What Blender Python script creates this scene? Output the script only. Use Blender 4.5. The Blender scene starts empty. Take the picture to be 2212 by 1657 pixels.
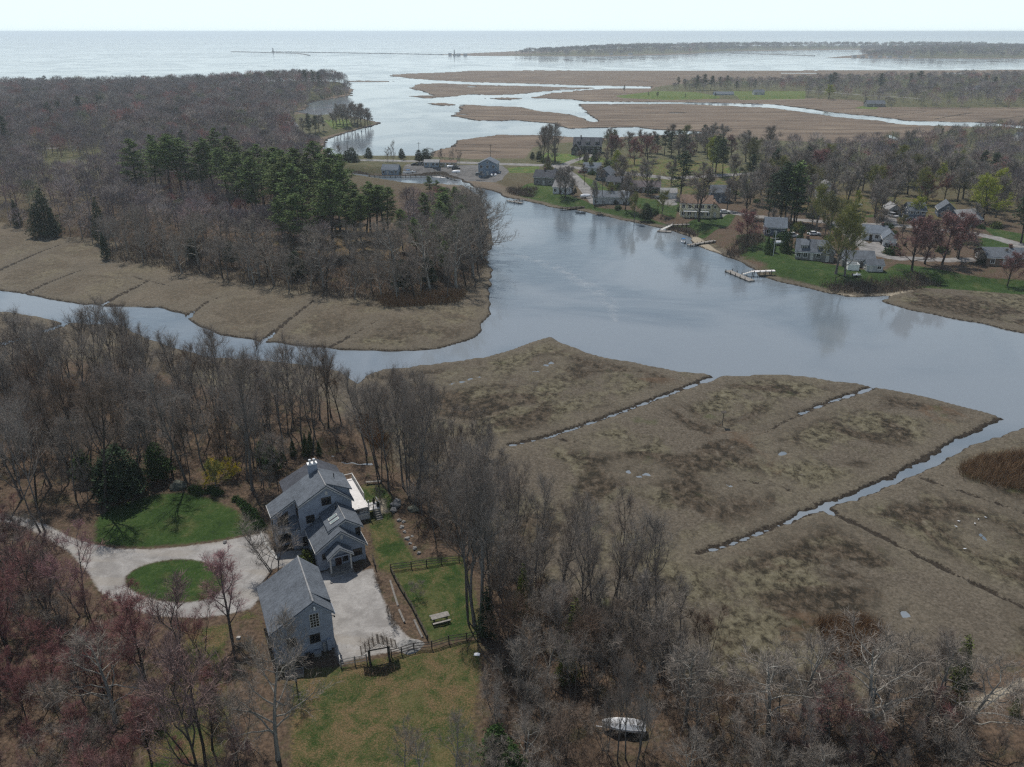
import bpy, math, random
import numpy as np
from math import sin, cos, pi, radians, atan2, sqrt

# ------------------------------------------------------------------ camera, world, sun, exposure
scene = bpy.context.scene
CAM_H = 70.0
FPX = 1736.7                                   # focal length in units of a 2212 px wide picture
PITCH = math.atan((828.5 - 68.0) / FPX)
cam_data = bpy.data.cameras.new("camera")
cam = bpy.data.objects.new("camera", cam_data)
scene.collection.objects.link(cam)
cam.location = (0, 0, CAM_H)
cam.rotation_euler = (pi / 2 - PITCH, 0, 0)
cam_data.sensor_fit = 'HORIZONTAL'
cam_data.sensor_width = 36.0
cam_data.lens = 36.0 * FPX / 2212.0
cam_data.clip_start = 0.5
cam_data.clip_end = 120000.0
scene.camera = cam

SUN_EL, SUN_AZ = radians(61), radians(-23)     # azimuth from +Y, positive to the right
world = bpy.data.worlds.new("World")
scene.world = world
world.use_nodes = True
wn = world.node_tree.nodes
sky = wn.new("ShaderNodeTexSky")
sky.sky_type = 'NISHITA'
sky.sun_disc = False
sky.sun_elevation = SUN_EL
sky.sun_rotation = SUN_AZ
sky.altitude = 0
sky.air_density = 1.0
sky.dust_density = 0.6
sky.ozone_density = 1.6
bg = wn["Background"]
bg.inputs[1].default_value = 0.085
wl = world.node_tree.links
tc = wn.new("ShaderNodeTexCoord"); sx = wn.new("ShaderNodeSeparateXYZ"); wl.new(tc.outputs["Generated"], sx.inputs[0])
veil = wn.new("ShaderNodeValToRGB")            # pale humid veil of the spring sky, thick at the horizon and thin overhead
for i, (p, c) in enumerate([(0.0, 1.0), (0.08, .95), (0.18, .6), (0.36, .15), (0.8, .03)]):
    if i > 1: veil.color_ramp.elements.new(.5)
for i, (p, c) in enumerate([(0.0, 1.0), (0.08, .95), (0.18, .6), (0.36, .15), (0.8, .03)]):
    veil.color_ramp.elements[i].position = p; veil.color_ramp.elements[i].color = (c, c, c, 1)
wl.new(sx.outputs[2], veil.inputs[0])
wmix = wn.new("ShaderNodeMix"); wmix.data_type = 'RGBA'
wl.new(veil.outputs[0], wmix.inputs[0]); wl.new(sky.outputs[0], wmix.inputs[6]); wmix.inputs[7].default_value = (10.6, 12.3, 12.7, 1)
wl.new(wmix.outputs[2], bg.inputs[0])

sun_data = bpy.data.lights.new("sun", 'SUN')
sun_data.energy = 4.0
sun_data.angle = radians(0.5)
sun_data.color = (1.0, 0.95, 0.88)
sun = bpy.data.objects.new("sun", sun_data)
scene.collection.objects.link(sun)
sun.rotation_euler = (pi / 2 - SUN_EL, 0, -SUN_AZ + pi)
from mathutils import Vector
_sd = Vector((sin(SUN_AZ) * cos(SUN_EL), cos(SUN_AZ) * cos(SUN_EL), sin(SUN_EL)))
sun.rotation_euler = _sd.to_track_quat('Z', 'Y').to_euler()

scene.view_settings.view_transform = 'Standard'
scene.view_settings.look = 'None'
scene.view_settings.exposure = 0.0
scene.view_settings.gamma = 1.0
cy = scene.cycles
cy.use_denoising = False
cy.filter_width = 1.3
cy.max_bounces = 4
cy.diffuse_bounces = 2
cy.glossy_bounces = 2
cy.transmission_bounces = 2
cy.volume_bounces = 1
cy.transparent_max_bounces = 4
cy.caustics_reflective = False
cy.caustics_refractive = False

rnd = random.Random(7)
nr = np.random.default_rng(7)

# ------------------------------------------------------------------ small helpers
def at(x, y, z=0.0):
    """point where the sight line of picture point (x, y) (2212 wide) meets height z; arrays allowed"""
    x = np.asarray(x, float); y = np.asarray(y, float); z = np.asarray(z, float)
    a = (x - 1106.0) / FPX; b = -(y - 828.5) / FPX
    dy = cos(PITCH) + b * sin(PITCH); dz = -sin(PITCH) + b * cos(PITCH)
    t = (z - CAM_H) / np.minimum(dz, -1e-4)
    return np.stack(np.broadcast_arrays(a * t, dy * t, z), -1)

def proj(p):
    p = np.asarray(p, float)
    v = p - np.array([0, 0, CAM_H])
    d = v[..., 1] * cos(PITCH) - v[..., 2] * sin(PITCH)
    return np.stack([1106 + FPX * v[..., 0] / d, 828.5 - FPX * (v[..., 1] * sin(PITCH) + v[..., 2] * cos(PITCH)) / d], -1)

def px_per_m(x, y):
    p = at(x, y, 2.0)
    return FPX / (p[1] * cos(PITCH) + (CAM_H - 2.0) * sin(PITCH))

def tag(o, label=None, cat=None, group=None, kind=None):
    if label: o["label"] = label
    if cat: o["category"] = cat
    if group: o["group"] = group
    if kind or cat: o["kind"] = kind or "thing"
    return o

def link(o):
    scene.collection.objects.link(o); return o

def empty(name, loc, rz=0.0, label=None, cat=None, group=None):
    o = bpy.data.objects.new(name, None); link(o)
    o.location = loc; o.rotation_euler = (0, 0, rz); o.empty_display_size = 0.5
    return tag(o, label, cat, group)

def np_mesh(name, v, tris=None, quads=None, smooth=False):
    """mesh from numpy arrays"""
    me = bpy.data.meshes.new(name)
    v = np.asarray(v, np.float32)
    loops = []; starts = []; n = 0
    if quads is not None and len(quads):
        q = np.asarray(quads, np.int32); loops.append(q.ravel()); starts.append(np.arange(len(q), dtype=np.int32) * 4); n = len(q) * 4
    if tris is not None and len(tris):
        t = np.asarray(tris, np.int32); loops.append(t.ravel()); starts.append(np.arange(len(t), dtype=np.int32) * 3 + n)
    loops = np.concatenate(loops); starts = np.concatenate(starts)
    me.vertices.add(len(v)); me.vertices.foreach_set("co", v.ravel())
    me.loops.add(len(loops)); me.loops.foreach_set("vertex_index", loops)
    me.polygons.add(len(starts)); me.polygons.foreach_set("loop_start", starts)
    me.update(calc_edges=True)
    if smooth: me.polygons.foreach_set("use_smooth", np.ones(len(starts), bool))
    return me

def mesh_obj(name, me, mat, parent=None, loc=None):
    o = bpy.data.objects.new(name, me); link(o)
    mats = mat if isinstance(mat, (list, tuple)) else [mat]
    for m in mats: me.materials.append(m)
    if parent: o.parent = parent
    if loc is not None: o.location = loc
    return o

class MB:
    """collects shapes into ONE mesh"""
    def __init__(s): s.v = []; s.f = []; s.m = []
    def add(s, vs, fs, m=0):
        k = len(s.v); s.v += [tuple(p) for p in vs]; s.f += [tuple(i + k for i in f) for f in fs]; s.m += [m] * len(fs); return s
    def box(s, x0, x1, y0, y1, z0, z1, m=0, rz=0, c=(0, 0), taper=0.0):
        p = [(x0, y0, z0), (x1, y0, z0), (x1, y1, z0), (x0, y1, z0)]
        t = taper
        p += [(x0 + t, y0 + t, z1), (x1 - t, y0 + t, z1), (x1 - t, y1 - t, z1), (x0 + t, y1 - t, z1)]
        if rz: p = [(c[0] + (a - c[0]) * cos(rz) - (b - c[1]) * sin(rz), c[1] + (a - c[0]) * sin(rz) + (b - c[1]) * cos(rz), z) for a, b, z in p]
        return s.add(p, [(3, 2, 1, 0), (4, 5, 6, 7), (0, 1, 5, 4), (1, 2, 6, 5), (2, 3, 7, 6), (3, 0, 4, 7)], m)
    def prism_y(s, prof, y0, y1, m=0):
        """closed profile in (x, z), counter-clockwise seen from -y, extruded along y"""
        n = len(prof)
        vs = [(a, y0, b) for a, b in prof] + [(a, y1, b) for a, b in prof]
        fs = [tuple(range(n)), tuple(range(2 * n - 1, n - 1, -1))] + [(i + n, (i + 1) % n + n, (i + 1) % n, i) for i in range(n)]
        return s.add(vs, fs, m)
    def prism_z(s, poly, z0, z1, m=0):
        n = len(poly)
        vs = [(a, b, z0) for a, b in poly] + [(a, b, z1) for a, b in poly]
        fs = [tuple(range(n - 1, -1, -1)), tuple(range(n, 2 * n))] + [(i, (i + 1) % n, (i + 1) % n + n, i + n) for i in range(n)]
        return s.add(vs, fs, m)
    def tube(s, pts, rad, n=6, m=0, cap=True):
        pts = [Vector(p) for p in pts]
        if not isinstance(rad, (list, tuple)): rad = [rad] * len(pts)
        k = len(s.v); fs = []
        for i, p in enumerate(pts):
            d = (pts[min(i + 1, len(pts) - 1)] - pts[max(i - 1, 0)]).normalized()
            u = d.cross(Vector((0, 0, 1)) if abs(d.z) < .9 else Vector((1, 0, 0))).normalized(); w = u.cross(d)
            for j in range(n):
                a = 2 * pi * j / n; q = p + (u * cos(a) + w * sin(a)) * rad[i]; s.v.append(tuple(q))
        for i in range(len(pts) - 1):
            for j in range(n):
                a = k + i * n + j; b = k + i * n + (j + 1) % n
                fs.append((a, b, b + n, a + n))
        if cap:
            fs.append(tuple(range(k, k + n))); e = k + (len(pts) - 1) * n; fs.append(tuple(range(e + n - 1, e - 1, -1)))
        s.f += fs; s.m += [m] * len(fs); return s
    def build(s, name, mat, parent=None, loc=None, smooth=False):
        me = bpy.data.meshes.new(name); me.from_pydata(s.v, [], s.f)
        o = mesh_obj(name, me, mat, parent, loc)
        if len(me.materials) > 1: me.polygons.foreach_set("material_index", np.array(s.m, np.int32))
        if smooth: me.polygons.foreach_set("use_smooth", np.ones(len(s.f), bool))
        me.update(); return o

# ------------------------------------------------------------------ materials
class NT:
    def __init__(s, name):
        s.mat = bpy.data.materials.new(name); s.mat.use_nodes = True; s.t = s.mat.node_tree; s.n = s.t.nodes
        s.bsdf = s.n["Principled BSDF"]; s.geo = None
    def put(s, sock, v):
        if hasattr(v, "is_linked") or hasattr(v, "links"): s.t.links.new(v, sock)
        elif isinstance(v, (tuple, list)) and len(v) == 3 and sock.type == 'RGBA': sock.default_value = (*v, 1)
        else: sock.default_value = v
    def pos(s):
        if s.geo is None: s.geo = s.n.new("ShaderNodeNewGeometry")
        return s.geo.outputs["Position"]
    def island(s):
        s.pos(); return s.geo.outputs["Random Per Island"]
    def obj(s): return s.n.new("ShaderNodeTexCoord").outputs["Object"]
    def orand(s): return s.n.new("ShaderNodeObjectInfo").outputs["Random"]
    def noise(s, scale, detail=4, rough=.55, vec=None, dist=0.0):
        q = s.n.new("ShaderNodeTexNoise"); q.inputs["Scale"].default_value = scale; q.inputs["Detail"].default_value = detail
        q.inputs["Roughness"].default_value = rough; q.inputs["Distortion"].default_value = dist
        s.t.links.new(vec if vec is not None else s.pos(), q.inputs["Vector"]); return q.outputs["Fac"]
    def voro(s, scale, vec=None, out="Distance"):
        q = s.n.new("ShaderNodeTexVoronoi"); q.inputs["Scale"].default_value = scale
        s.t.links.new(vec if vec is not None else s.pos(), q.inputs["Vector"]); return q.outputs[out]
    def mapping(s, vec, scale=(1, 1, 1), rot=(0, 0, 0)):
        q = s.n.new("ShaderNodeMapping"); q.inputs["Scale"].default_value = scale; q.inputs["Rotation"].default_value = rot
        s.t.links.new(vec, q.inputs["Vector"]); return q.outputs[0]
    def ramp(s, fac, stops):
        q = s.n.new("ShaderNodeValToRGB"); e = q.color_ramp.elements
        while len(e) < len(stops): e.new(.5)
        for i, (p, c) in enumerate(stops): e[i].position = p; e[i].color = (*c, 1) if not isinstance(c, (int, float)) else (c, c, c, 1)
        s.put(q.inputs[0], fac); return q.outputs[0]
    def mix(s, fac, a, b, mode='MIX'):
        q = s.n.new("ShaderNodeMix"); q.data_type = 'RGBA'; q.blend_type = mode
        s.put(q.inputs[0], fac); s.put(q.inputs[6], a); s.put(q.inputs[7], b); return q.outputs[2]
    def math(s, op, a, b=0.0, c=0.0, clamp=False):
        q = s.n.new("ShaderNodeMath"); q.operation = op; q.use_clamp = clamp
        s.put(q.inputs[0], a); s.put(q.inputs[1], b)
        if op in ('MULTIPLY_ADD', 'SMOOTH_MIN'): s.put(q.inputs[2], c)
        return q.outputs[0]
    def step(s, v, lo, hi):
        q = s.n.new("ShaderNodeMapRange"); q.interpolation_type = 'SMOOTHSTEP'
        s.put(q.inputs["Value"], v); q.inputs["From Min"].default_value = lo; q.inputs["From Max"].default_value = hi
        return q.outputs["Result"]
    def attr(s, name):
        q = s.n.new("ShaderNodeAttribute"); q.attribute_name = name; return q.outputs["Fac"]
    def color_attr(s, name):
        q = s.n.new("ShaderNodeAttribute"); q.attribute_name = name; return q.outputs["Color"]
    def bump(s, h, strength=.5, dist=.1):
        q = s.n.new("ShaderNodeBump"); q.inputs["Strength"].default_value = strength; q.inputs["Distance"].default_value = dist
        s.put(q.inputs["Height"], h); s.t.links.new(q.outputs[0], s.bsdf.inputs["Normal"]); return s
    def done(s, color, rough=.9, spec=.2, metal=0.0):
        s.put(s.bsdf.inputs["Base Color"], color); s.put(s.bsdf.inputs["Roughness"], rough)
        s.bsdf.inputs["Specular IOR Level"].default_value = spec; s.bsdf.inputs["Metallic"].default_value = metal
        return s.mat

_simple = {}
def flat(name, col, rough=.8, spec=.3, metal=0.0, var=.25, scale=1.5):
    if name in _simple: return _simple[name]
    t = NT(name); n = t.noise(scale, 5, .6, t.obj())
    c = t.mix(t.step(n, .3, .7), tuple(k * (1 - var) for k in col), tuple(min(1, k * (1 + var * .6)) for k in col))
    _simple[name] = t.done(c, rough, spec, metal); return _simple[name]

def siding(name, col, band=6.5):
    if name in _simple: return _simple[name]
    t = NT(name); o = t.obj()
    w = t.n.new("ShaderNodeTexWave"); w.bands_direction = 'Z'; w.wave_profile = 'SAW'; w.inputs["Scale"].default_value = band / 3
    t.t.links.new(o, w.inputs["Vector"])
    n = t.noise(.8, 5, .6, o); n2 = t.noise(9, 3, .6, t.mapping(o, (.25, .25, 2)))
    c = t.mix(t.step(n, .3, .7), tuple(k * .82 for k in col), tuple(k * 1.05 for k in col))
    c = t.mix(t.math('MULTIPLY', t.step(n2, .4, .7), .35), c, tuple(k * .7 for k in col))
    t.bump(w.outputs["Fac"], .35, .03)
    _simple[name] = t.done(c, .75, .25); return _simple[name]

def shingle(name, col):
    if name in _simple: return _simple[name]
    t = NT(name); o = t.obj()
    b = t.n.new("ShaderNodeTexBrick"); b.inputs["Scale"].default_value = 3.0
    b.inputs["Color1"].default_value = (*[k * .62 for k in col], 1); b.inputs["Color2"].default_value = (*[k * 1.3 for k in col], 1)
    b.inputs["Mortar"].default_value = (*[k * .7 for k in col], 1); b.inputs["Mortar Size"].default_value = .012; b.inputs["Bias"].default_value = 0
    t.t.links.new(t.mapping(o, (1, 1, 1), (0, 0, pi / 2)), b.inputs["Vector"])
    n = t.noise(.5, 6, .65, o); n2 = t.noise(2.6, 6, .75, t.mapping(o, (.6, 1.4, .6)))
    c = t.mix(t.step(n, .3, .72), b.outputs["Color"], tuple(k * 1.35 for k in col))
    c = t.mix(t.math('MULTIPLY', t.step(n2, .44, .62), .6), c, tuple(k * .6 for k in col))
    t.bump(n2, .4, .03)
    _simple[name] = t.done(c, .9, .2); return _simple[name]

def bark(name, a, b):
    t = NT(name); o = t.obj()
    n = t.noise(3.0, 5, .65, t.mapping(o, (2, 2, .4)))
    c = t.mix(t.step(n, .3, .7), a, b)
    c = t.mix(t.math('MULTIPLY', t.orand(), .45), c, tuple(k * .6 for k in a))
    t.bump(n, .5, .04)
    return t.done(c, .95, .1)

def leafy(name, a, b, c3=None, tr=0.0):
    """foliage or twigs: each leaf/twig its own shade between a and b, each tree a little different"""
    t = NT(name)
    n = t.noise(.45, 3, .6, t.obj())
    f = t.math('ADD', t.math('MULTIPLY', t.island(), .6), t.math('MULTIPLY', t.step(n, .3, .7), .4))
    c = t.mix(f, a, b)
    if c3: c = t.mix(t.step(t.orand(), .35, 1.0), c, t.mix(t.island(), c3, tuple(k * .6 for k in c3)))
    return t.done(c, .85, .15)

M = {}
M['bark_grey'] = bark("bark grey", (.085, .075, .066), (.2, .185, .17))
M['bark_dark'] = bark("bark dark", (.035, .03, .026), (.085, .073, .062))
M['bark_pale'] = bark("bark pale", (.16, .15, .13), (.38, .36, .32))
M['twig_grey'] = leafy("twigs grey brown", (.15, .13, .113), (.31, .275, .242), (.25, .205, .172))
M['twig_pale'] = leafy("twigs pale grey", (.135, .113, .095), (.285, .25, .212))
M['twig_red'] = leafy("twigs with red buds", (.145, .066, .064), (.28, .135, .125), (.22, .15, .135))
M['twig_pink'] = leafy("twigs with pink buds", (.22, .11, .11), (.36, .22, .22))
M['twig_green'] = leafy("twigs with yellow green buds", (.12, .125, .03), (.26, .26, .07), (.17, .16, .07))
M['twig_lime'] = leafy("twigs with fresh yellow green leaves", (.20, .23, .03), (.34, .36, .05))
M['twig_yellow'] = leafy("twigs with yellow blossom", (.45, .35, .015), (.7, .55, .03))
M['needle_pine'] = leafy("pine needles", (.045, .082, .022), (.125, .175, .055), (.10, .13, .042))
M['needle_dark'] = leafy("dark conifer needles", (.013, .026, .013), (.042, .066, .03))
M['needle_ever'] = leafy("evergreen leaves", (.016, .038, .010), (.055, .10, .026))
M['needle_olive'] = leafy("juniper needles", (.045, .06, .012), (.11, .135, .03))
M['scrub'] = leafy("scrub twigs", (.10, .075, .058), (.20, .155, .12), (.16, .105, .075))
M['reed'] = leafy("dry reeds", (.17, .10, .055), (.32, .21, .12))
M['white'] = flat("white paint", (.78, .78, .76), .5, .4, var=.08)
M['cream'] = flat("trim cream", (.5, .49, .46), .6, .3, var=.1)
M['glass'] = flat("window glass", (.012, .014, .018), .08, .6, var=.4)
M['bronze'] = flat("dark window frame", (.05, .038, .03), .6, .3)
M['wood_grey'] = flat("weathered wood", (.24, .225, .205), .9, .1, var=.3, scale=3)
M['wood_dark'] = flat("dark weathered wood", (.075, .066, .057), .95, .1, var=.35, scale=3)
M['deck'] = flat("pale decking", (.62, .6, .58), .8, .2, var=.12, scale=2)
M['stone'] = flat("granite stone", (.24, .235, .225), .95, .15, var=.35, scale=2.2)
M['mossy'] = flat("mossy stone", (.12, .125, .10), .95, .1, var=.4, scale=2.5)
M['black'] = flat("black rubber", (.015, .015, .016), .7, .2)
M['steel'] = flat("galvanised steel", (.4, .41, .42), .4, .5, .6, var=.1)
M['concrete'] = flat("concrete", (.38, .37, .35), .9, .2, var=.2)
M['door_red'] = flat("dark red door", (.035, .014, .013), .5, .3)
M['brick'] = flat("chimney brick", (.14, .085, .07), .9, .1, var=.3, scale=4)
M['shrink'] = flat("white shrink wrap", (.82, .83, .84), .35, .4, var=.06)
M['hull_white'] = flat("white gelcoat", (.72, .73, .74), .3, .5, var=.07)
M['hull_blue'] = flat("blue canvas", (.02, .14, .35), .7, .2)
M['hull_grey'] = flat("grey hull paint", (.2, .21, .22), .5, .3)
for k, c in dict(car_white=(.7, .7, .7), car_silver=(.4, .41, .43), car_black=(.012, .012, .014), car_red=(.16, .015, .018), car_blue=(.03, .06, .13), car_grey=(.12, .125, .13), car_tan=(.25, .21, .15)).items():
    M[k] = flat(k.replace('_', ' ') + " paint", c, .25, .5, var=.05)

# ------------------------------------------------------------------ the lie of the land, traced from the picture (x, y in a 2212 wide frame)
LAND = [
 # near shore
 [(-900, 668), (0, 674), (60, 680), (135, 697), (200, 701), (262, 703), (315, 730), (370, 752), (450, 772), (550, 778), (650, 788), (735, 802), (772, 832), (790, 813), (830, 798), (880, 795), (960, 785), (1050, 772), (1110, 755), (1150, 738), (1190, 730), (1225, 745), (1262, 762), (1300, 772), (1380, 786), (1460, 803), (1520, 808), (1545, 815), (1620, 812), (1690, 810), (1760, 818), (1850, 830), (1880, 837), (1910, 842), (1960, 850), (2040, 868), (2120, 890), (2164, 905), (2212, 917), (2400, 930), (3000, 960), (3000, 2600), (-900, 2600)],
 # wooded mainland and peninsula on the left
 [(-900, 180), (0, 190), (300, 186), (600, 184), (700, 183), (748, 187), (764, 195), (757, 207), (705, 216), (668, 222), (662, 235), (640, 243), (690, 250), (735, 245), (790, 258), (824, 266), (780, 279), (740, 290), (712, 299), (700, 318), (712, 335), (760, 336), (930, 336), (936, 326), (975, 318), (985, 304), (1040, 296), (1080, 292), (1192, 293), (1252, 298), (1296, 299), (1405, 293), (1523, 289), (1700, 295), (1700, 345), (1002, 384), (989, 386), (950, 377), (908, 379), (830, 381), (794, 379), (760, 374), (735, 373), (790, 385), (860, 398), (940, 396), (1000, 401), (1036, 425), (1050, 455), (1062, 505), (1064, 530), (1050, 556), (1062, 585), (1058, 630), (1060, 680), (1040, 702), (1046, 715), (1010, 738), (940, 755), (860, 760), (750, 757), (640, 748), (570, 738), (480, 725), (415, 697), (400, 680), (340, 665), (225, 662), (150, 655), (60, 637), (0, 628), (-900, 590)],
 # village shore
 [(985, 386), (1012, 397), (1026, 405), (1065, 413), (1091, 426), (1143, 436), (1208, 452), (1249, 455), (1301, 467), (1366, 481), (1418, 491), (1450, 499), (1484, 509), (1497, 527), (1523, 538), (1562, 553), (1588, 561), (1627, 580), (1641, 597), (1678, 608), (1737, 622), (1791, 634), (1828, 642), (1868, 642), (1922, 640), (1907, 651), (1925, 659), (1967, 671), (2038, 685), (2120, 700), (2212, 720), (3000, 830), (3000, 230), (2212, 283), (2141, 275), (1958, 270), (1891, 261), (1801, 252), (1741, 243), (1661, 233), (1640, 260), (1560, 287), (1538, 289), (1300, 305), (1000, 340)],
 # salt marsh beyond the village
 [(977, 251), (1024, 260), (1070, 262), (1107, 260), (1190, 267), (1228, 279), (1270, 277), (1374, 275), (1411, 280), (1507, 284), (1560, 289), (1700, 300), (2100, 300), (2212, 284), (2141, 275), (1958, 270), (1891, 261), (1801, 252), (1741, 243), (1661, 233), (1474, 225), (1370, 225), (1257, 225), (1249, 227), (1257, 233), (1270, 247), (1292, 262), (1280, 264), (1262, 256), (1224, 246), (1170, 241), (1120, 231), (1070, 230), (1004, 226), (990, 230), (994, 238), (984, 246)],
 [(1147, 211), (1193, 201), (1230, 197), (1317, 191), (1403, 191), (1410, 188), (1404, 187), (1270, 185), (1154, 181), (1024, 178), (950, 174), (890, 170), (837, 163), (877, 159), (954, 157), (1014, 153), (1154, 152), (1474, 153), (2212, 151), (3000, 150), (3000, 262), (2212, 272), (2141, 266), (1958, 261), (1891, 252), (1801, 244), (1741, 234), (1661, 225), (1474, 221), (1337, 220), (1257, 219), (1237, 215), (1170, 213)],
 [(884, 190), (904, 181), (957, 180), (1020, 183), (1137, 186), (1237, 189), (1300, 190), (1230, 194), (1204, 195), (1137, 202), (1070, 206), (1020, 204), (977, 209), (937, 210), (924, 200)],
 [(750, 174.6), (800, 174.4), (880, 176), (800, 177), (750, 176.6)],
 [(918, 223), (960, 222.5), (984, 226), (975, 229), (945, 228)], [(882, 208), (930, 206), (960, 210), (920, 213)], [(1048, 213), (1090, 211), (1145, 212.5), (1100, 216)],
 # far points and islands
 [(955, 119), (1034, 121), (1104, 121), (1303, 122), (1347, 121), (1474, 117.5), (1560, 111), (1844, 107.5), (1905, 112), (1840, 120), (1782, 125), (1890, 126.5), (2150, 127), (2212, 126.5), (3000, 128), (3000, 97), (2212, 98), (1900, 100), (1500, 101), (1300, 106), (1104, 111), (960, 117.6)],
]
UP = [  # (polygon, height of its foot for projection, rise, ramp length)
 ([(-900, 830), (0, 790), (150, 772), (300, 790), (450, 832), (600, 845), (700, 856), (760, 905), (800, 945), (860, 1000), (930, 1055), (1000, 1115), (1080, 1195), (1140, 1265), (1180, 1325), (1280, 1385), (1420, 1425), (1560, 1475), (1700, 1505), (1850, 1495), (2000, 1465), (2120, 1430), (2300, 1390), (3000, 1330), (3000, 2600), (-900, 2600)], .6, 2.4, 8.0),
 ([(-900, 470), (0, 480), (60, 497), (100, 507), (170, 512), (260, 525), (290, 545), (330, 555), (390, 570), (520, 580), (560, 590), (600, 600), (700, 620), (800, 636), (880, 636), (960, 626), (1015, 600), (1052, 565), (1058, 520), (1048, 470), (1028, 435), (975, 408), (900, 406), (800, 392), (745, 378), (700, 352), (690, 318), (650, 300), (620, 270), (645, 232), (665, 223), (705, 212), (752, 202), (754, 193), (742, 189), (700, 186), (300, 188), (0, 192), (-900, 183)], .6, 3.6, 14.0),
 ([(630, 248), (690, 252), (735, 248), (785, 260), (815, 266), (775, 276), (735, 287), (700, 296), (650, 305), (620, 290)], .6, 2.5, 8.0),
 ([(690, 342), (760, 342), (930, 342), (1020, 347), (1130, 345), (1150, 318), (1200, 312), (1300, 305), (1420, 300), (1540, 296), (1650, 305), (1800, 312), (1950, 305), (2050, 282), (2120, 275), (2300, 275), (3000, 250), (3000, 660), (2250, 625), (2150, 615), (2050, 612), (1960, 612), (1850, 622), (1790, 618), (1700, 600), (1650, 588), (1590, 550), (1540, 526), (1500, 500), (1440, 484), (1380, 470), (1300, 456), (1230, 446), (1150, 424), (1090, 402), (1040, 383), (1000, 380), (908, 376), (794, 376), (735, 370), (690, 358)], .6, 1.9, 7.0),
 ([(1330, 208), (1400, 200), (1415, 188), (1500, 180), (1700, 174), (2000, 165), (2300, 160), (3000, 158), (3000, 240), (2212, 232), (2050, 232), (1900, 231), (1850, 216), (1750, 212), (1600, 215), (1480, 214), (1400, 213)], .6, 2.6, 14.0),
 ([(1080, 119.6), (1200, 120), (1300, 120), (1474, 115), (1600, 109), (1844, 105), (2100, 107), (2400, 108), (2400, 123), (2150, 125), (1960, 125), (1880, 118), (1900, 110), (2300, 99.5), (1900, 101), (1500, 102.5), (1300, 107)], .6, 9.0, 160.0),
]
HILLS = [((655, 197), 8.0, 75.0), ((560, 192), 2.0, 90.0), ((470, 400), 3.0, 70.0)]
CREEKS = [  # water-filled: (x, y, width m)
 [(1548, 814, 1.3), (1480, 838, .75), (1400, 868, .6), (1300, 905, .6), (1180, 945, .5), (1100, 962, .4)],
 [(1886, 837, .9), (1800, 865, .55), (1730, 893, .5)],
 [(2225, 897, 5.0), (2140, 935, 3.2), (2080, 955, 2.6), (2010, 1000, 1.9), (1960, 1022, 1.7), (1930, 1038, 1.3), (1890, 1052, 1.5), (1850, 1072, 1.15), (1800, 1085, 1.2), (1775, 1098, .9), (1735, 1108, .7), (1700, 1128, .5), (1640, 1150, .42), (1570, 1178, .35), (1510, 1194, .3)],
 [(1775, 1095, 1.0), (1795, 1108, .8)],
 [(-300, 800, 1.6), (0, 742, 1.5), (60, 726, 1.4), (100, 713, 1.4), (140, 699, 1.6)],
 [(53, 636, .9), (70, 630, .5)], [(213, 663, .8), (235, 650, .4)], [(407, 685, .9), (418, 672, .4)], [(567, 737, 1.0), (595, 718, .6)],
 [(1925, 292, 3), (1928, 297, 5), (1935, 301, 2), (1960, 306, 1.5)],
]
POOLS = [[(1380, 1028, .7), (1400, 1022, .9)], [(1360, 1018, .5)], [(1684, 983, .7), (1692, 977, .9)], [(1180, 788, 1.0), (1195, 783, 1.2)], [(1150, 803, .5), (1165, 801, .6)], [(970, 830, .5), (1000, 823, .7), (1035, 813, .7)], [(2118, 1150, .4), (2130, 1165, .7)], [(1955, 1328, .8), (1962, 1315, .6)], [(1570, 1046, .3), (1580, 1050, .3)], [(1450, 243.5, 5), (1480, 243.5, 4)], [(1000, 247, 4)], [(740, 1000, 1.2), (780, 1005, 1.4), (800, 1000, .9)], [(720, 985, .5)], [(200, 572, .8), (225, 571, .5)], [(1190, 192, 4), (1240, 192.5, 3)], [(1690, 158, 8), (1760, 158, 8)], [(2040, 158, 9), (2080, 158, 8)], [(1020, 187, 7)]]
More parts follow.
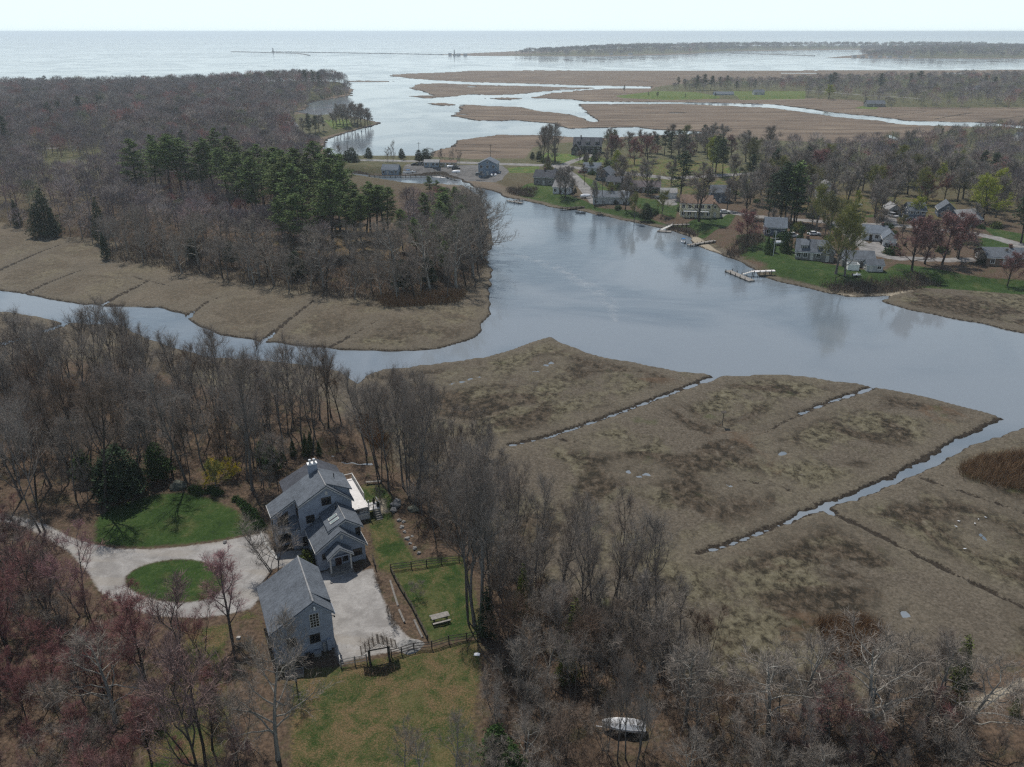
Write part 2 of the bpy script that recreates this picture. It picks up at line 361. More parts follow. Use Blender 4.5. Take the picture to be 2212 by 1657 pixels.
DITCH = [  # dry, dark: (x, y, width m)
 [(53, 634, 1.6), (100, 610, 1.4), (177, 581, 1.0)], [(213, 661, 2.0), (260, 635, 1.6), (320, 605, 1.2)], [(290, 596, .8), (320, 605, .9), (377, 618, .6)], [(407, 683, 1.6), (423, 668, 1.3), (450, 648, 1.0), (493, 635, .7)], [(567, 735, 1.8), (620, 692, 1.3), (680, 645, 1.0)], [(0, 581, 1.8), (97, 538, 1.3), (150, 520, .8)], [(-200, 625, 1.8), (0, 581, 1.8)], [(710, 750, 1.4), (770, 716, .9), (815, 690, .5)],
 [(1730, 893, .7), (1690, 912, .6), (1640, 938, .4)], [(1775, 1095, 1.1), (1830, 1120, 1.2), (1960, 1185, 1.0), (2080, 1245, .8), (2212, 1310, .8), (2500, 1420, .7)], [(1960, 1020, .7), (2050, 1050, .6), (2212, 1105, .5), (2500, 1190, .5)], [(1600, 1035, .4), (1690, 1050, .5), (1770, 1090, .6)], [(1183, 940, .4), (1240, 953, .4), (1300, 963, .3)],
 [(1540, 812, 2.0), (1400, 865, 1.4), (1250, 920, 1.2), (1100, 961, .8)], [(1886, 837, 1.2), (1800, 865, .9), (1730, 893, .6)], [(2164, 905, 2.5), (2080, 948, 2.6), (1930, 1030, 2.2), (1775, 1093, 1.6), (1640, 1148, 1.0), (1500, 1194, .6)], [(0, 744, 3.0), (140, 699, 2.6)],
 [(990, 312, 3), (1100, 312, 2.5), (1230, 313, 2)], [(985, 324, 3), (1080, 326, 2.5)], [(1560, 291, 2.5), (1640, 298, 2), (1700, 301, 2)], [(1475, 222.5, 5), (1560, 224, 5), (1661, 229, 4)], [(1700, 177, 5), (1474, 175, 4)], [(2110, 262, 3), (2212, 250, 3)], [(2020, 256, 3), (2100, 243, 3)], [(1930, 251, 2.5), (2000, 240, 2.5)], [(1920, 300, 2), (1990, 299, 2)],
]
LAWN = [  # (polygon, height, leafy 0..1)
 ([(205, 1164), (205, 1118), (245, 1090), (330, 1066), (400, 1061), (460, 1075), (520, 1105), (545, 1130), (555, 1148), (480, 1163), (400, 1173), (320, 1180), (250, 1178), (190, 1166)], 3, .15),
 ([(378 + 109 * cos(a), 1252 + 47 * sin(a) + 3 * sin(2 * a)) for a in np.linspace(0, 2 * pi, 33)[:-1]], 3, .05),
 ([(790, 1042), (826, 1046), (848, 1072), (846, 1100), (856, 1140), (885, 1185), (900, 1205), (1000, 1195), (1030, 1290), (1040, 1372), (930, 1386), (862, 1262), (845, 1235), (815, 1228), (800, 1150), (785, 1095), (762, 1060)], 3, .5),
 ([(735, 1436), (900, 1402), (1038, 1378), (1040, 1450), (1025, 1540), (1040, 1660), (1060, 2000), (600, 2000), (625, 1640), (630, 1500), (590, 1420), (560, 1330), (535, 1315), (500, 1345), (480, 1420), (500, 1560), (450, 1800), (330, 1800), (300, 1560), (380, 1440), (400, 1360), (560, 1330), (590, 1425), (660, 1440)], 3, .62),
 ([(1095, 363), (1165, 359), (1165, 374), (1100, 375)], 2.4, 0), ([(1150, 396), (1195, 402), (1240, 426), (1290, 442), (1370, 452), (1440, 474), (1480, 480), (1560, 456), (1590, 464), (1575, 488), (1520, 504), (1450, 490), (1370, 473), (1300, 459), (1230, 447), (1140, 426), (1110, 405)], 2.4, .15),
 ([(1590, 508), (1640, 502), (1720, 538), (1780, 568), (1900, 588), (1940, 568), (1990, 575), (2080, 590), (2212, 600), (2700, 615), (2700, 650), (2212, 622), (2080, 612), (1960, 606), (1860, 614), (1790, 610), (1700, 590), (1640, 576), (1600, 545)], 2.4, .1),
 ([(1858, 446), (1910, 440), (1920, 466), (1870, 470)], 2.4, .3), ([(2100, 520), (2160, 503), (2185, 535), (2120, 552)], 2.4, .2), ([(1240, 372), (1290, 392), (1335, 422), (1285, 412)], 2.4, .3), ([(1550, 358), (1600, 365), (1600, 402), (1560, 402)], 2.4, .2), ([(2120, 488), (2212, 505), (2400, 530), (2212, 525), (2140, 505)], 2.4, .3), ([(1360, 425), (1470, 435), (1460, 470), (1380, 450)], 2.4, .3),
 ([(1180, 330), (1290, 335), (1330, 350), (1210, 352), (1160, 345)], 2.4, .35), ([(1330, 340), (1560, 350), (1640, 400), (1500, 440), (1380, 405)], 2.4, .6), ([(1700, 455), (1900, 468), (2080, 482), (2060, 430), (1800, 420)], 2.4, .65),
 ([(1328, 203), (1400, 197), (1500, 200), (1560, 210), (1440, 212), (1345, 208)], 2.4, .2), ([(1560, 198), (1740, 198), (1740, 210), (1600, 212)], 2.4, .4), ([(1845, 230), (1870, 224), (1900, 229), (1890, 233)], 2, .1), ([(1940, 300), (1970, 290), (2000, 300), (1960, 310)], 2.4, .3),
 ([(700, 262), (752, 260), (762, 272), (720, 282)], 2, .1), ([(520, 500), (760, 490), (880, 530), (860, 590), (640, 560)], 3, .85),
]
DRIVE = [
 ([(60, 1118), (110, 1136), (150, 1158), (195, 1172), (250, 1183), (330, 1184), (400, 1178), (480, 1167), (555, 1151), (575, 1148), (592, 1190), (650, 1186), (660, 1205), (630, 1216), (585, 1228), (570, 1250), (560, 1290), (540, 1312), (490, 1325), (420, 1332), (330, 1327), (270, 1307), (215, 1275), (190, 1235), (150, 1190), (100, 1160), (40, 1130), (-300, 1080), (-300, 1050)], 3),
 ([(690, 1236), (720, 1226), (770, 1234), (805, 1225), (815, 1258), (830, 1298), (850, 1338), (880, 1373), (908, 1386), (890, 1400), (840, 1406), (770, 1419), (733, 1432), (720, 1392), (716, 1330), (690, 1260)], 3),
]
ROAD = [  # (points, height, width m, kind 0 asphalt, 1 pale gravel)
 ([(600, 345), (690, 347), (760, 350), (900, 351), (1010, 353), (1130, 356), (1200, 358), (1300, 368), (1450, 385), (1560, 378), (1700, 372)], 2.4, 8.0),
 ([(1212, 359), (1240, 347), (1290, 332)], 2.4, 5.0), ([(1205, 360), (1235, 378), (1262, 405), (1288, 436)], 2.4, 6.0),
 ([(1440, 425), (1500, 440), (1580, 459), (1640, 468), (1743, 476), (1840, 482), (1947, 487), (2010, 494), (2095, 503), (2150, 513), (2200, 528), (2260, 560)], 2.4, 5.5),
 ([(1800, 481), (1845, 512), (1879, 543), (1925, 556), (2038, 561), (2123, 560), (2170, 556)], 2.4, 5.0), ([(1879, 543), (1915, 520)], 2.4, 7.0), ([(1925, 487), (1922, 464)], 2.4, 4.5), ([(1430, 425), (1446, 440)], 2.4, 7.0), ([(1562, 458), (1550, 466)], 2.4, 5.0),
 ([(-300, 330), (0, 326), (120, 324)], 3, 6.0), ([(1740, 196), (1850, 205), (2000, 215)], 2.5, 6),
]
LOT = [([(880, 358), (1085, 358), (1100, 372), (1085, 386), (1000, 382), (950, 374), (900, 376), (860, 377), (872, 365)], 2.4)]
SAND = [([(2080, 1512), (2140, 1478), (2212, 1452), (2400, 1400), (2700, 1340), (2700, 1375), (2400, 1432), (2212, 1480), (2160, 1502), (2110, 1530)], 3), ([(1460, 494), (1510, 510), (1560, 545), (1620, 572), (1600, 574), (1530, 540), (1490, 525)], .8), ([(1230, 452), (1300, 463), (1400, 485), (1440, 492), (1440, 496), (1300, 466)], .8), ([(1660, 602), (1750, 622), (1860, 636), (1990, 622), (1900, 642), (1800, 632)], .8), ([(800, 1075), (835, 1075), (840, 1105), (820, 1112)], 3)]

def W(poly, z): return at([p[0] for p in poly], [p[1] for p in poly], z)[:, :2]

def seg_dist(P, a, b):
    d = b - a; L2 = max(d @ d, 1e-9)
    t = np.clip(((P[:, 0] - a[0]) * d[0] + (P[:, 1] - a[1]) * d[1]) / L2, 0, 1)
    return np.hypot(P[:, 0] - a[0] - t * d[0], P[:, 1] - a[1] - t * d[1]), t

def culled(P, lo, hi, pad, fn, fill):
    k = (P[:, 0] > lo[0] - pad) & (P[:, 0] < hi[0] + pad) & (P[:, 1] > lo[1] - pad) & (P[:, 1] < hi[1] + pad)
    out = np.full(len(P), fill)
    if k.any(): out[k] = fn(P[k])
    return out

def poly_sd(P, poly, pad=60.0):
    """signed distance to a polygon, positive inside (not worked out more than pad metres outside its box)"""
    return culled(P, poly.min(0), poly.max(0), pad, lambda q: _poly_sd(q, poly), -pad)

def _poly_sd(P, poly):
    best = np.full(len(P), 1e9); inside = np.zeros(len(P), bool)
    for i in range(len(poly)):
        a, b = poly[i], poly[(i + 1) % len(poly)]
        best = np.minimum(best, seg_dist(P, a, b)[0])
        if a[1] != b[1]:
            c = ((a[1] > P[:, 1]) != (b[1] > P[:, 1])) & (P[:, 0] < (b[0] - a[0]) * (P[:, 1] - a[1]) / (b[1] - a[1]) + a[0])
            inside ^= c
    return np.where(inside, best, -best)

_lw = {}
def line_d(P, pts, z, width=None):
    """distance to a polyline minus half its width"""
    key = (id(pts), z)
    if key not in _lw: _lw[key] = W(pts, z)
    w = _lw[key]
    return culled(P, w.min(0), w.max(0), 14.0, lambda q: _line_d(q, pts, w, width), 14.0)

def _line_d(P, pts, w, width):
    best = np.full(len(P), 1e9)
    if len(w) == 1:
        return np.hypot(P[:, 0] - w[0][0], P[:, 1] - w[0][1]) - pts[0][2]
    for i in range(len(w) - 1):
        d, t = seg_dist(P, w[i], w[i + 1])
        h = width / 2 if width else (pts[i][2] + (pts[i + 1][2] - pts[i][2]) * t) / 2
        best = np.minimum(best, d - h)
    return best

def sstep(x, a, b):
    t = np.clip((x - a) / (b - a), 0, 1); return t * t * (3 - 2 * t)

_wob = [(nr.uniform(0, 2 * pi), nr.uniform(.5, 1.6), nr.uniform(0, 2 * pi)) for _ in range(10)]
def wob(P, s):
    """smooth wobble of about -1..1 with wavelength near s metres"""
    r = 0
    for a, k, p in _wob: r = r + np.sin((P[:, 0] * cos(a) + P[:, 1] * sin(a)) * 2 * pi * k / s + p)
    return r / 4.5

LANDW = [W(p, 0.0) for p in LAND]
UPW = [(W(p, z), r, l) for p, z, r, l in UP]
HILLW = [(at(*c, 3)[:2], h, s) for c, h, s in HILLS]
def water_sd(P):
    a = np.full(len(P), -1e9)
    for w in LANDW: a = np.maximum(a, poly_sd(P, w))
    D = np.hypot(P[:, 0], P[:, 1])
    a = a + wob(P, 9.0) * np.clip(D / 500, .15, 2.2) + wob(P + 77, 30.0) * np.clip((D - 300) / 300, 0, 4)
    for c in CREEKS: a = np.minimum(a, line_d(P, c, .2) + .22 * wob(P, 3.0) + .22 * wob(P + 41, 7.5))
    return np.minimum(a, pool_sd(P))
def pool_sd(P):
    a = np.full(len(P), 14.0)
    for c in POOLS: a = np.minimum(a, line_d(P, c, .2) + .35 * wob(P, 2.6))
    return a
def upland(P):
    h = np.zeros(len(P)); m = np.full(len(P), -1e9)
    for w, r, l in UPW:
        s = poly_sd(P, w); m = np.maximum(m, s); h = np.maximum(h, r * sstep(s, 0, l))
    for c, hh, s in HILLW: h = h + hh * np.exp(-((P[:, 0] - c[0]) ** 2 + (P[:, 1] - c[1]) ** 2) / (2 * s * s)) * (h > .3)
    return h, m
def height_full(P):
    a = water_sd(P); h, m = upland(P)
    z = -.6 + 1.0 * sstep(a, -.6, .5)
    dt = np.full(len(P), 1e9)
    for c in DITCH: dt = np.minimum(dt, line_d(P, c, .5))
    dt = dt + .28 * wob(P + 31, 4.0) + .18 * wob(P + 5, 1.7)
    z = z - .3 * sstep(-dt, -.3, .4) * (a > .5)
    z = np.where(a > 0, z + h * sstep(a, 0, 4), z)
    return z, a, m, dt
def H(x, y):
    return float(height_full(np.array([[x, y]], float))[0][0])
def HN(P): return height_full(np.asarray(P, float))[0]
def spot(x, y, it=4):
    """ground point seen at picture point (x, y)"""
    z = 1.5
    for _ in range(it):
        p = at(x, y, z); z = max(H(p[0], p[1]), 0.0)
    p = at(x, y, z); return (float(p[0]), float(p[1]), float(z))

# ------------------------------------------------------------------ terrain: one height field, fine near the camera and coarse far off, split into named pieces
ys = np.concatenate([np.arange(96, 130, .5), np.arange(130, 330, 1.0), np.arange(330, 600, 2.0), np.arange(600, 1000, 3.0), np.arange(1000, 2050, 5.0)])
xs = np.arange(-560, 2780, 6.0)
gx, gy = np.meshgrid(xs, ys)
G3 = at(gx.ravel(), gy.ravel(), 1.0)
GP = G3[:, :2]
gz, gw, gu, gd = height_full(GP)
A_ = {'sd_water': np.clip(gw, -5, 60), 'sd_up': np.clip(gu, -40, 60), 'sd_ditch': np.clip(gd, -5, 12)}
lw = np.full(len(GP), -1e3); leaf = np.zeros(len(GP))
for p, z, lf in LAWN:
    s = poly_sd(GP, W(p, z)); leaf = np.where(s > lw, lf, leaf); lw = np.maximum(lw, s)
A_['sd_lawn'] = np.clip(lw, -12, 30); A_['leafy'] = leaf
dv = np.full(len(GP), -1e3)
for p, z in DRIVE: dv = np.maximum(dv, poly_sd(GP, W(p, z)))
isl = poly_sd(GP, W(LAWN[1][0], 3)); dv = np.minimum(dv, -isl)
A_['sd_drive'] = np.clip(dv, -8, 20)
rd = np.full(len(GP), -1e3)
for p, z, w in ROAD: rd = np.maximum(rd, -line_d(GP, p, z, w))
lt = np.full(len(GP), -1e3)
for p, z in LOT: lt = np.maximum(lt, poly_sd(GP, W(p, z)))
A_['sd_road'] = np.clip(rd, -10, 20); A_['sd_lot'] = np.clip(lt, -10, 20)
sa = np.full(len(GP), -1e3)
for p, z in SAND: sa = np.maximum(sa, poly_sd(GP, W(p, z)))
A_['sd_sand'] = np.clip(sa, -10, 20)
A_['pool'] = sstep(pool_sd(GP), 1.6, .8)
A_['mid'] = sstep(np.hypot(GP[:, 0], GP[:, 1]), 165, 225) * (GP[:, 0] < 20)
A_['far'] = sstep(np.hypot(GP[:, 0], GP[:, 1]), 330, 480)
# ripples of relief so the ground is never dead flat (kept off the gravel)
rel = (wob(GP, 7.0) * .06 + wob(GP + 13, 2.2) * .04) * sstep(gw, .4, 3) * sstep(-dv, -.5, 1.5) * (1 + 1.5 * sstep(gu, 0, 5) * sstep(-lw, 0, 2))
gz = gz + rel * (np.hypot(GP[:, 0], GP[:, 1]) < 400)
gv = np.column_stack([GP, gz])
nX, nY = len(xs), len(ys)
idx = np.arange(nX * nY).reshape(nY, nX)
Q = np.stack([idx[:-1, :-1], idx[1:, :-1], idx[1:, 1:], idx[:-1, 1:]], -1).reshape(-1, 4)
keep = gw[Q].max(1) > -1.6
Q = Q[keep]
cls = np.zeros(len(Q), int)                                  # 0 salt marsh, 1 woodland floor, 2 lawn, 3 driveway, 4 road, 5 parking lot, 6 sandy track
cls[gu[Q].mean(1) > 1.0] = 1
cls[lw[Q].mean(1) > 0] = 2
cls[sa[Q].mean(1) > 0] = 6
cls[lt[Q].mean(1) > 0] = 5
cls[rd[Q].mean(1) > 0] = 4
cls[dv[Q].mean(1) > 0] = 3

t = NT("terrain")
P_ = t.pos()
n1 = t.noise(.045, 5, .6); n2 = t.noise(.33, 7, .68, dist=.6); n3 = t.noise(2.2, 5, .7); n4 = t.noise(.11, 4, .5, t.mapping(P_, (1, 1, 1), (0, 0, .6)))
n5 = t.noise(.62, 7, .74, t.mapping(P_, (1.2, .9, 1), (0, 0, .35)), .35)
n6 = t.noise(7.0, 3, .7)
taupe = t.ramp(n3, [(.30, (.048, .040, .027)), (.44, (.108, .09, .068)), (.58, (.145, .122, .094)), (.72, (.195, .17, .136))])
olive = t.ramp(n5, [(.40, (.028, .024, .015)), (.465, (.088, .076, .049)), (.52, (.14, .124, .080)), (.66, (.195, .175, .12))])
brown = t.ramp(n5, [(.43, (.02, .016, .011)), (.49, (.05, .038, .026)), (.56, (.088, .066, .046)), (.68, (.165, .138, .105))])
nb_ = t.noise(.055, 6, .6, t.mapping(P_, (1, 1, 1), (0, 0, .6)), .8); nc_ = t.noise(.075, 5, .6, t.mapping(P_, (.8, 1.2, 1), (.3, .2, 1.3)), .8)
marsh = t.mix(t.step(n1, .44, .56), taupe, olive)
marsh = t.mix(t.math('MULTIPLY', t.step(nb_, .475, .57), .95), marsh, brown)
marsh = t.mix(t.math('MULTIPLY', t.step(nc_, .62, .72), .7), marsh, t.ramp(n3, [(.3, (.09, .055, .033)), (.7, (.16, .105, .065))]))
marsh = t.mix(t.math('MULTIPLY', t.step(n4, .64, .74), .6), marsh, t.ramp(n3, [(.3, (.04, .052, .018)), (.7, (.095, .115, .042))]))
marsh = t.mix(t.math('MULTIPLY', t.step(t.noise(.8, 5, .7, t.mapping(P_, (.8, 1.3, 1), (.2, 0, .9)), .7), .64, .72), .5), marsh, (.29, .26, .215))
lev = t.math('MULTIPLY', t.step(t.math('MINIMUM', t.math('ADD', t.attr('sd_water'), t.math('MULTIPLY', t.math('SUBTRACT', n2, .5), 5.0)), t.math('ADD', t.attr('sd_ditch'), .3)), 6.0, 1.5), .75)
marsh = t.mix(t.math('MULTIPLY', t.attr('mid'), .5), marsh, t.ramp(n3, [(.3, (.12, .095, .066)), (.6, (.225, .19, .138)), (.75, (.28, .24, .18))]))
marsh = t.mix(lev, marsh, t.mix(.2, taupe, (.21, .185, .135)))
tus = t.noise(1.5, 6, .72, None, .8)
marsh = t.mix(t.math('MULTIPLY', t.step(tus, .56, .42), .34), marsh, (.03, .026, .019))
ns = t.noise(.05, 6, .6, t.mapping(P_, (.35, 1.3, 1)))
marsh = t.mix(.16, marsh, (.02, .018, .012))
farm = t.ramp(ns, [(.3, (.082, .062, .046)), (.45, (.125, .094, .07)), (.6, (.17, .13, .095)), (.72, (.24, .195, .14))])
marsh = t.mix(t.attr('far'), marsh, farm)
leafc = t.ramp(n3, [(.28, (.028, .021, .016)), (.45, (.072, .051, .036)), (.62, (.125, .087, .06)), (.8, (.18, .125, .085))])
leafc = t.mix(t.math('MULTIPLY', t.step(n2, .5, .65), .6), leafc, t.ramp(n6, [(.3, (.03, .032, .015)), (.7, (.085, .08, .04))]))
vil = t.ramp(n2, [(.35, (.052, .06, .026)), (.55, (.095, .09, .047)), (.7, (.14, .112, .075))])
leafc = t.mix(t.attr('far'), leafc, vil)
col = t.mix(t.step(t.math('ADD', t.attr('sd_up'), t.math('MULTIPLY', t.math('SUBTRACT', n2, .5), 7.0)), -.8, 1.6), marsh, leafc)
lawn = t.ramp(t.math('ADD', t.math('MULTIPLY', n2, .55), t.math('MULTIPLY', n3, .45)), [(.34, (.014, .029, .008)), (.5, (.027, .054, .012)), (.66, (.055, .08, .024))])
lawn = t.mix(t.math('MULTIPLY', t.attr('far'), .6), lawn, t.ramp(n2, [(.4, (.06, .135, .022)), (.62, (.21, .205, .06))]))
fleck = t.ramp(n6, [(.35, (.06, .045, .025)), (.65, (.17, .115, .06))])
lf = t.step(t.math('ADD', t.math('ADD', t.math('MULTIPLY', n6, .5), t.math('MULTIPLY', n2, .75)), t.math('MULTIPLY', t.attr('leafy'), .62)), .86, 1.14)
lawn = t.mix(lf, lawn, fleck)
lawn = t.mix(t.math('MULTIPLY', t.step(t.noise(.22, 5, .65), .52, .66), .5), lawn, t.ramp(n3, [(.35, (.05, .055, .018)), (.65, (.12, .115, .05))]))
lmask = t.math('MULTIPLY', t.step(t.math('ADD', t.attr('sd_lawn'), t.math('MULTIPLY', t.math('SUBTRACT', n3, .5), 2.4)), -.3, .5), t.step(t.math('ADD', t.attr('sd_water'), t.math('MULTIPLY', n2, 4.0)), 4.5, 7.0))
col = t.mix(lmask, col, lawn)
sand = t.ramp(n3, [(.3, (.20, .17, .125)), (.7, (.40, .35, .27))])
col = t.mix(t.math('MULTIPLY', t.step(t.math('ADD', t.attr('sd_sand'), t.math('MULTIPLY', t.math('SUBTRACT', n2, .5), 2.0)), -.3, .6), .9), col, sand)
grav = t.mix(t.step(n2, .35, .65), (.225, .215, .203), (.36, .348, .33))
grav = t.mix(t.step(n6, .35, .7), t.mix(.35, grav, (.14, .13, .125)), grav)
trk = t.step(t.noise(.5, 4, .5, t.mapping(P_, (.2, 1, 1), (0, 0, .5))), .5, .62)
grav = t.mix(t.math('MULTIPLY', trk, .45), grav, (.26, .235, .20))
col = t.mix(t.step(t.math('ADD', t.attr('sd_drive'), t.math('MULTIPLY', t.math('SUBTRACT', n3, .5), .9)), -.25, .25), col, grav)
asp = t.mix(t.step(n2, .35, .65), (.15, .145, .14), (.25, .24, .23))
col = t.mix(t.step(t.attr('sd_lot'), -.3, .3), col, t.mix(t.step(n2, .35, .65), (.10, .098, .096), (.16, .155, .15)))
col = t.mix(t.step(t.attr('sd_road'), -.3, .3), col, asp)
mud = t.ramp(n3, [(.3, (.016, .013, .010)), (.7, (.05, .04, .03))])
bankw = t.math('ADD', t.attr('sd_water'), t.math('MULTIPLY', t.math('SUBTRACT', n3, .5), 1.6))
bankw = t.math('SUBTRACT', bankw, t.math('MULTIPLY', t.attr('far'), 1.5))
bankw = t.math('ADD', bankw, t.math('MULTIPLY', t.attr('pool'), 1.2))
col = t.mix(t.step(bankw, .62, .2), col, mud)
col = t.mix(t.math('MULTIPLY', t.step(t.math('ADD', t.attr('sd_ditch'), t.math('MULTIPLY', t.math('SUBTRACT', n3, .5), 1.3)), .12, -.22), t.step(t.attr('sd_up'), 3, 0)), col, mud)
t.bump(t.math('ADD', t.math('MULTIPLY', n5, 1.0), t.math('MULTIPLY', n3, .5)), .55, .22)
M['terrain'] = t.done(col, .95, .12)

def terrain_piece(name, mask):
    q = Q[mask]
    if not len(q): return
    u, inv = np.unique(q.ravel(), return_inverse=True)
    me = np_mesh(name, gv[u], quads=inv.reshape(-1, 4), smooth=True)
    for k, v in A_.items():
        a = me.attributes.new(k, 'FLOAT', 'POINT'); a.data.foreach_set("value", v[u].astype(np.float32))
    tag(mesh_obj(name, me, M['terrain']), kind="structure")
for i, nm in enumerate(["salt_marsh", "woodland_floor", "lawn", "driveway", "road", "parking_lot", "sandy_track"]): terrain_piece(nm, cls == i)

# ------------------------------------------------------------------ water: one sheet to the horizon
t = NT("water")
P_ = t.pos()
calm = t.step(t.noise(.012, 4, .55, t.mapping(P_, (1, .8, 1), (0, 0, -.5)), 1.2), .40, .60)
streak = t.step(t.noise(.0011, 4, .6, t.mapping(P_, (.5, 2.2, 1))), .42, .62)
w1 = t.noise(1.1, 4, .6, t.mapping(P_, (1, 1.5, 1), (0, 0, .5))); w2 = t.noise(.32, 3, .5, t.mapping(P_, (1, 1.4, 1), (0, 0, -.3)))
w3 = t.noise(.13, 3, .5, t.mapping(P_, (.7, 1.7, 1), (0, 0, -.25)))
hh = t.math('MULTIPLY', t.math('ADD', t.math('ADD', w1, t.math('MULTIPLY', w3, 3.0)), t.math('MULTIPLY', w2, 1.4)), t.math('ADD', .18, t.math('MULTIPLY', calm, 1.1)))
t.bump(hh, .10, .22)
t.bsdf.inputs["IOR"].default_value = 1.333
rough = t.math('ADD', .04, t.math('ADD', t.math('MULTIPLY', calm, .07), t.math('MULTIPLY', streak, .05)))
M['water'] = t.done(t.mix(calm, (.185, .21, .232), (.11, .14, .168)), rough, .5)  # sky sheen put into the body colour: smooth water paler, ruffled water darker
me = np_mesh("water", [(-20000, -300, 0), (20000, -300, 0), (20000, 25000, 0), (-20000, 25000, 0)], quads=[(0, 1, 2, 3)])
tag(mesh_obj("water", me, M['water']), kind="structure")
me = np_mesh("ground", [(-20000, -300, -2.5), (20000, -300, -2.5), (20000, 25000, -2.5), (-20000, 25000, -2.5)], quads=[(0, 1, 2, 3)])
tag(mesh_obj("ground", me, flat("sea bed mud", (.05, .045, .035))), kind="structure")
# pale line of foam drifting on the river
_fl = at([1075, 1120, 1170, 1225, 1275, 1310, 1326, 1328], [548, 552, 566, 590, 618, 645, 668, 695], .02)
_fv = []; _fe = []
for i, p in enumerate(_fl):
    d = _fl[min(i + 1, len(_fl) - 1)] - _fl[max(i - 1, 0)]; d = d / np.linalg.norm(d); nn = np.array([-d[1], d[0], 0]); w_ = 3.2 * sin(pi * (i + .6) / (len(_fl) + .2)) + .5
    _fv += [p - nn * w_, p, p + nn * w_]; _fe += [0, 1, 0]
_fq = [(i * 3 + j, i * 3 + 3 + j, i * 3 + 4 + j, i * 3 + 1 + j) for i in range(len(_fl) - 1) for j in (0, 1)]
t = NT("foam"); tr_ = t.n.new("ShaderNodeBsdfTransparent"); mx_ = t.n.new("ShaderNodeMixShader")
t.put(mx_.inputs[0], t.math('MULTIPLY', t.math('MULTIPLY', t.attr('edge'), .26), t.step(t.noise(.35, 4, .6), .38, .66))); t.t.links.new(tr_.outputs[0], mx_.inputs[1]); t.done((.5, .54, .57), .7, .3); t.t.links.new(t.bsdf.outputs[0], mx_.inputs[2]); t.t.links.new(mx_.outputs[0], t.n["Material Output"].inputs["Surface"])
me = np_mesh("foam_line", _fv, quads=_fq); at_ = me.attributes.new("edge", 'FLOAT', 'POINT'); at_.data.foreach_set("value", np.array(_fe, np.float32))
tag(mesh_obj("foam_line", me, t.mat), kind="stuff")

# ------------------------------------------------------------------ trees: prototypes are built once as mesh data and shared
def _perp(d, r):
    v = r.normal(size=d.shape); v -= d * (v * d).sum(-1, keepdims=True)
    return v / np.maximum(np.linalg.norm(v, axis=-1, keepdims=True), 1e-6)
def unit(v): return v / np.maximum(np.linalg.norm(v, axis=-1, keepdims=True), 1e-9)

def slivers(base, dirs, length, width, r, bend=.25):
    """thin tapered twigs, each of two faces bent in the middle"""
    n = len(base); side = _perp(dirs, r) * (width / 2)[:, None]
    mid = base + dirs * (length * .5)[:, None]; tip = base + unit(dirs + _perp(dirs, r) * bend) * length[:, None]
    v = np.stack([base - side, base + side, mid + side * .8, mid - side * .8, tip], 1).reshape(-1, 3)
    k = np.arange(n)[:, None] * 5
    return v, np.concatenate([k + [0, 1, 2], k + [0, 2, 3], k + [3, 2, 4]])

class Tubes:
    def __init__(s): s.v = []; s.q = []; s.k = 0
    def add(s, pts, rad, n):
        pts = np.asarray(pts, float); rad = np.asarray(rad, float); m = len(pts)
        d = unit(np.gradient(pts, axis=0)); ref = np.where(np.abs(d[:, 2:3]) < .9, [[0, 0, 1.]], [[1., 0, 0]])
        u = unit(np.cross(d, ref)); w = np.cross(u, d); a = np.arange(n) * 2 * pi / n
        ring = pts[:, None] + (u[:, None] * np.cos(a)[None, :, None] + w[:, None] * np.sin(a)[None, :, None]) * rad[:, None, None]
        s.v.append(ring.reshape(-1, 3)); i = np.arange(m - 1)[:, None] * n; j = np.arange(n)[None]; jn = (j + 1) % n
        s.q.append(np.stack([i + j, i + jn, i + n + jn, i + n + j], -1).reshape(-1, 4) + s.k); s.k += m * n

def path(p0, d0, L, seg, r, curve, up):
    pts = [np.array(p0, float)]; d = unit(np.array(d0, float)); ds = [d]
    for _ in range(seg):
        d = unit(d + r.normal(size=3) * curve + np.array([0, 0, up])); pts.append(pts[-1] + d * L / seg); ds.append(d)
    return np.array(pts), np.array(ds)

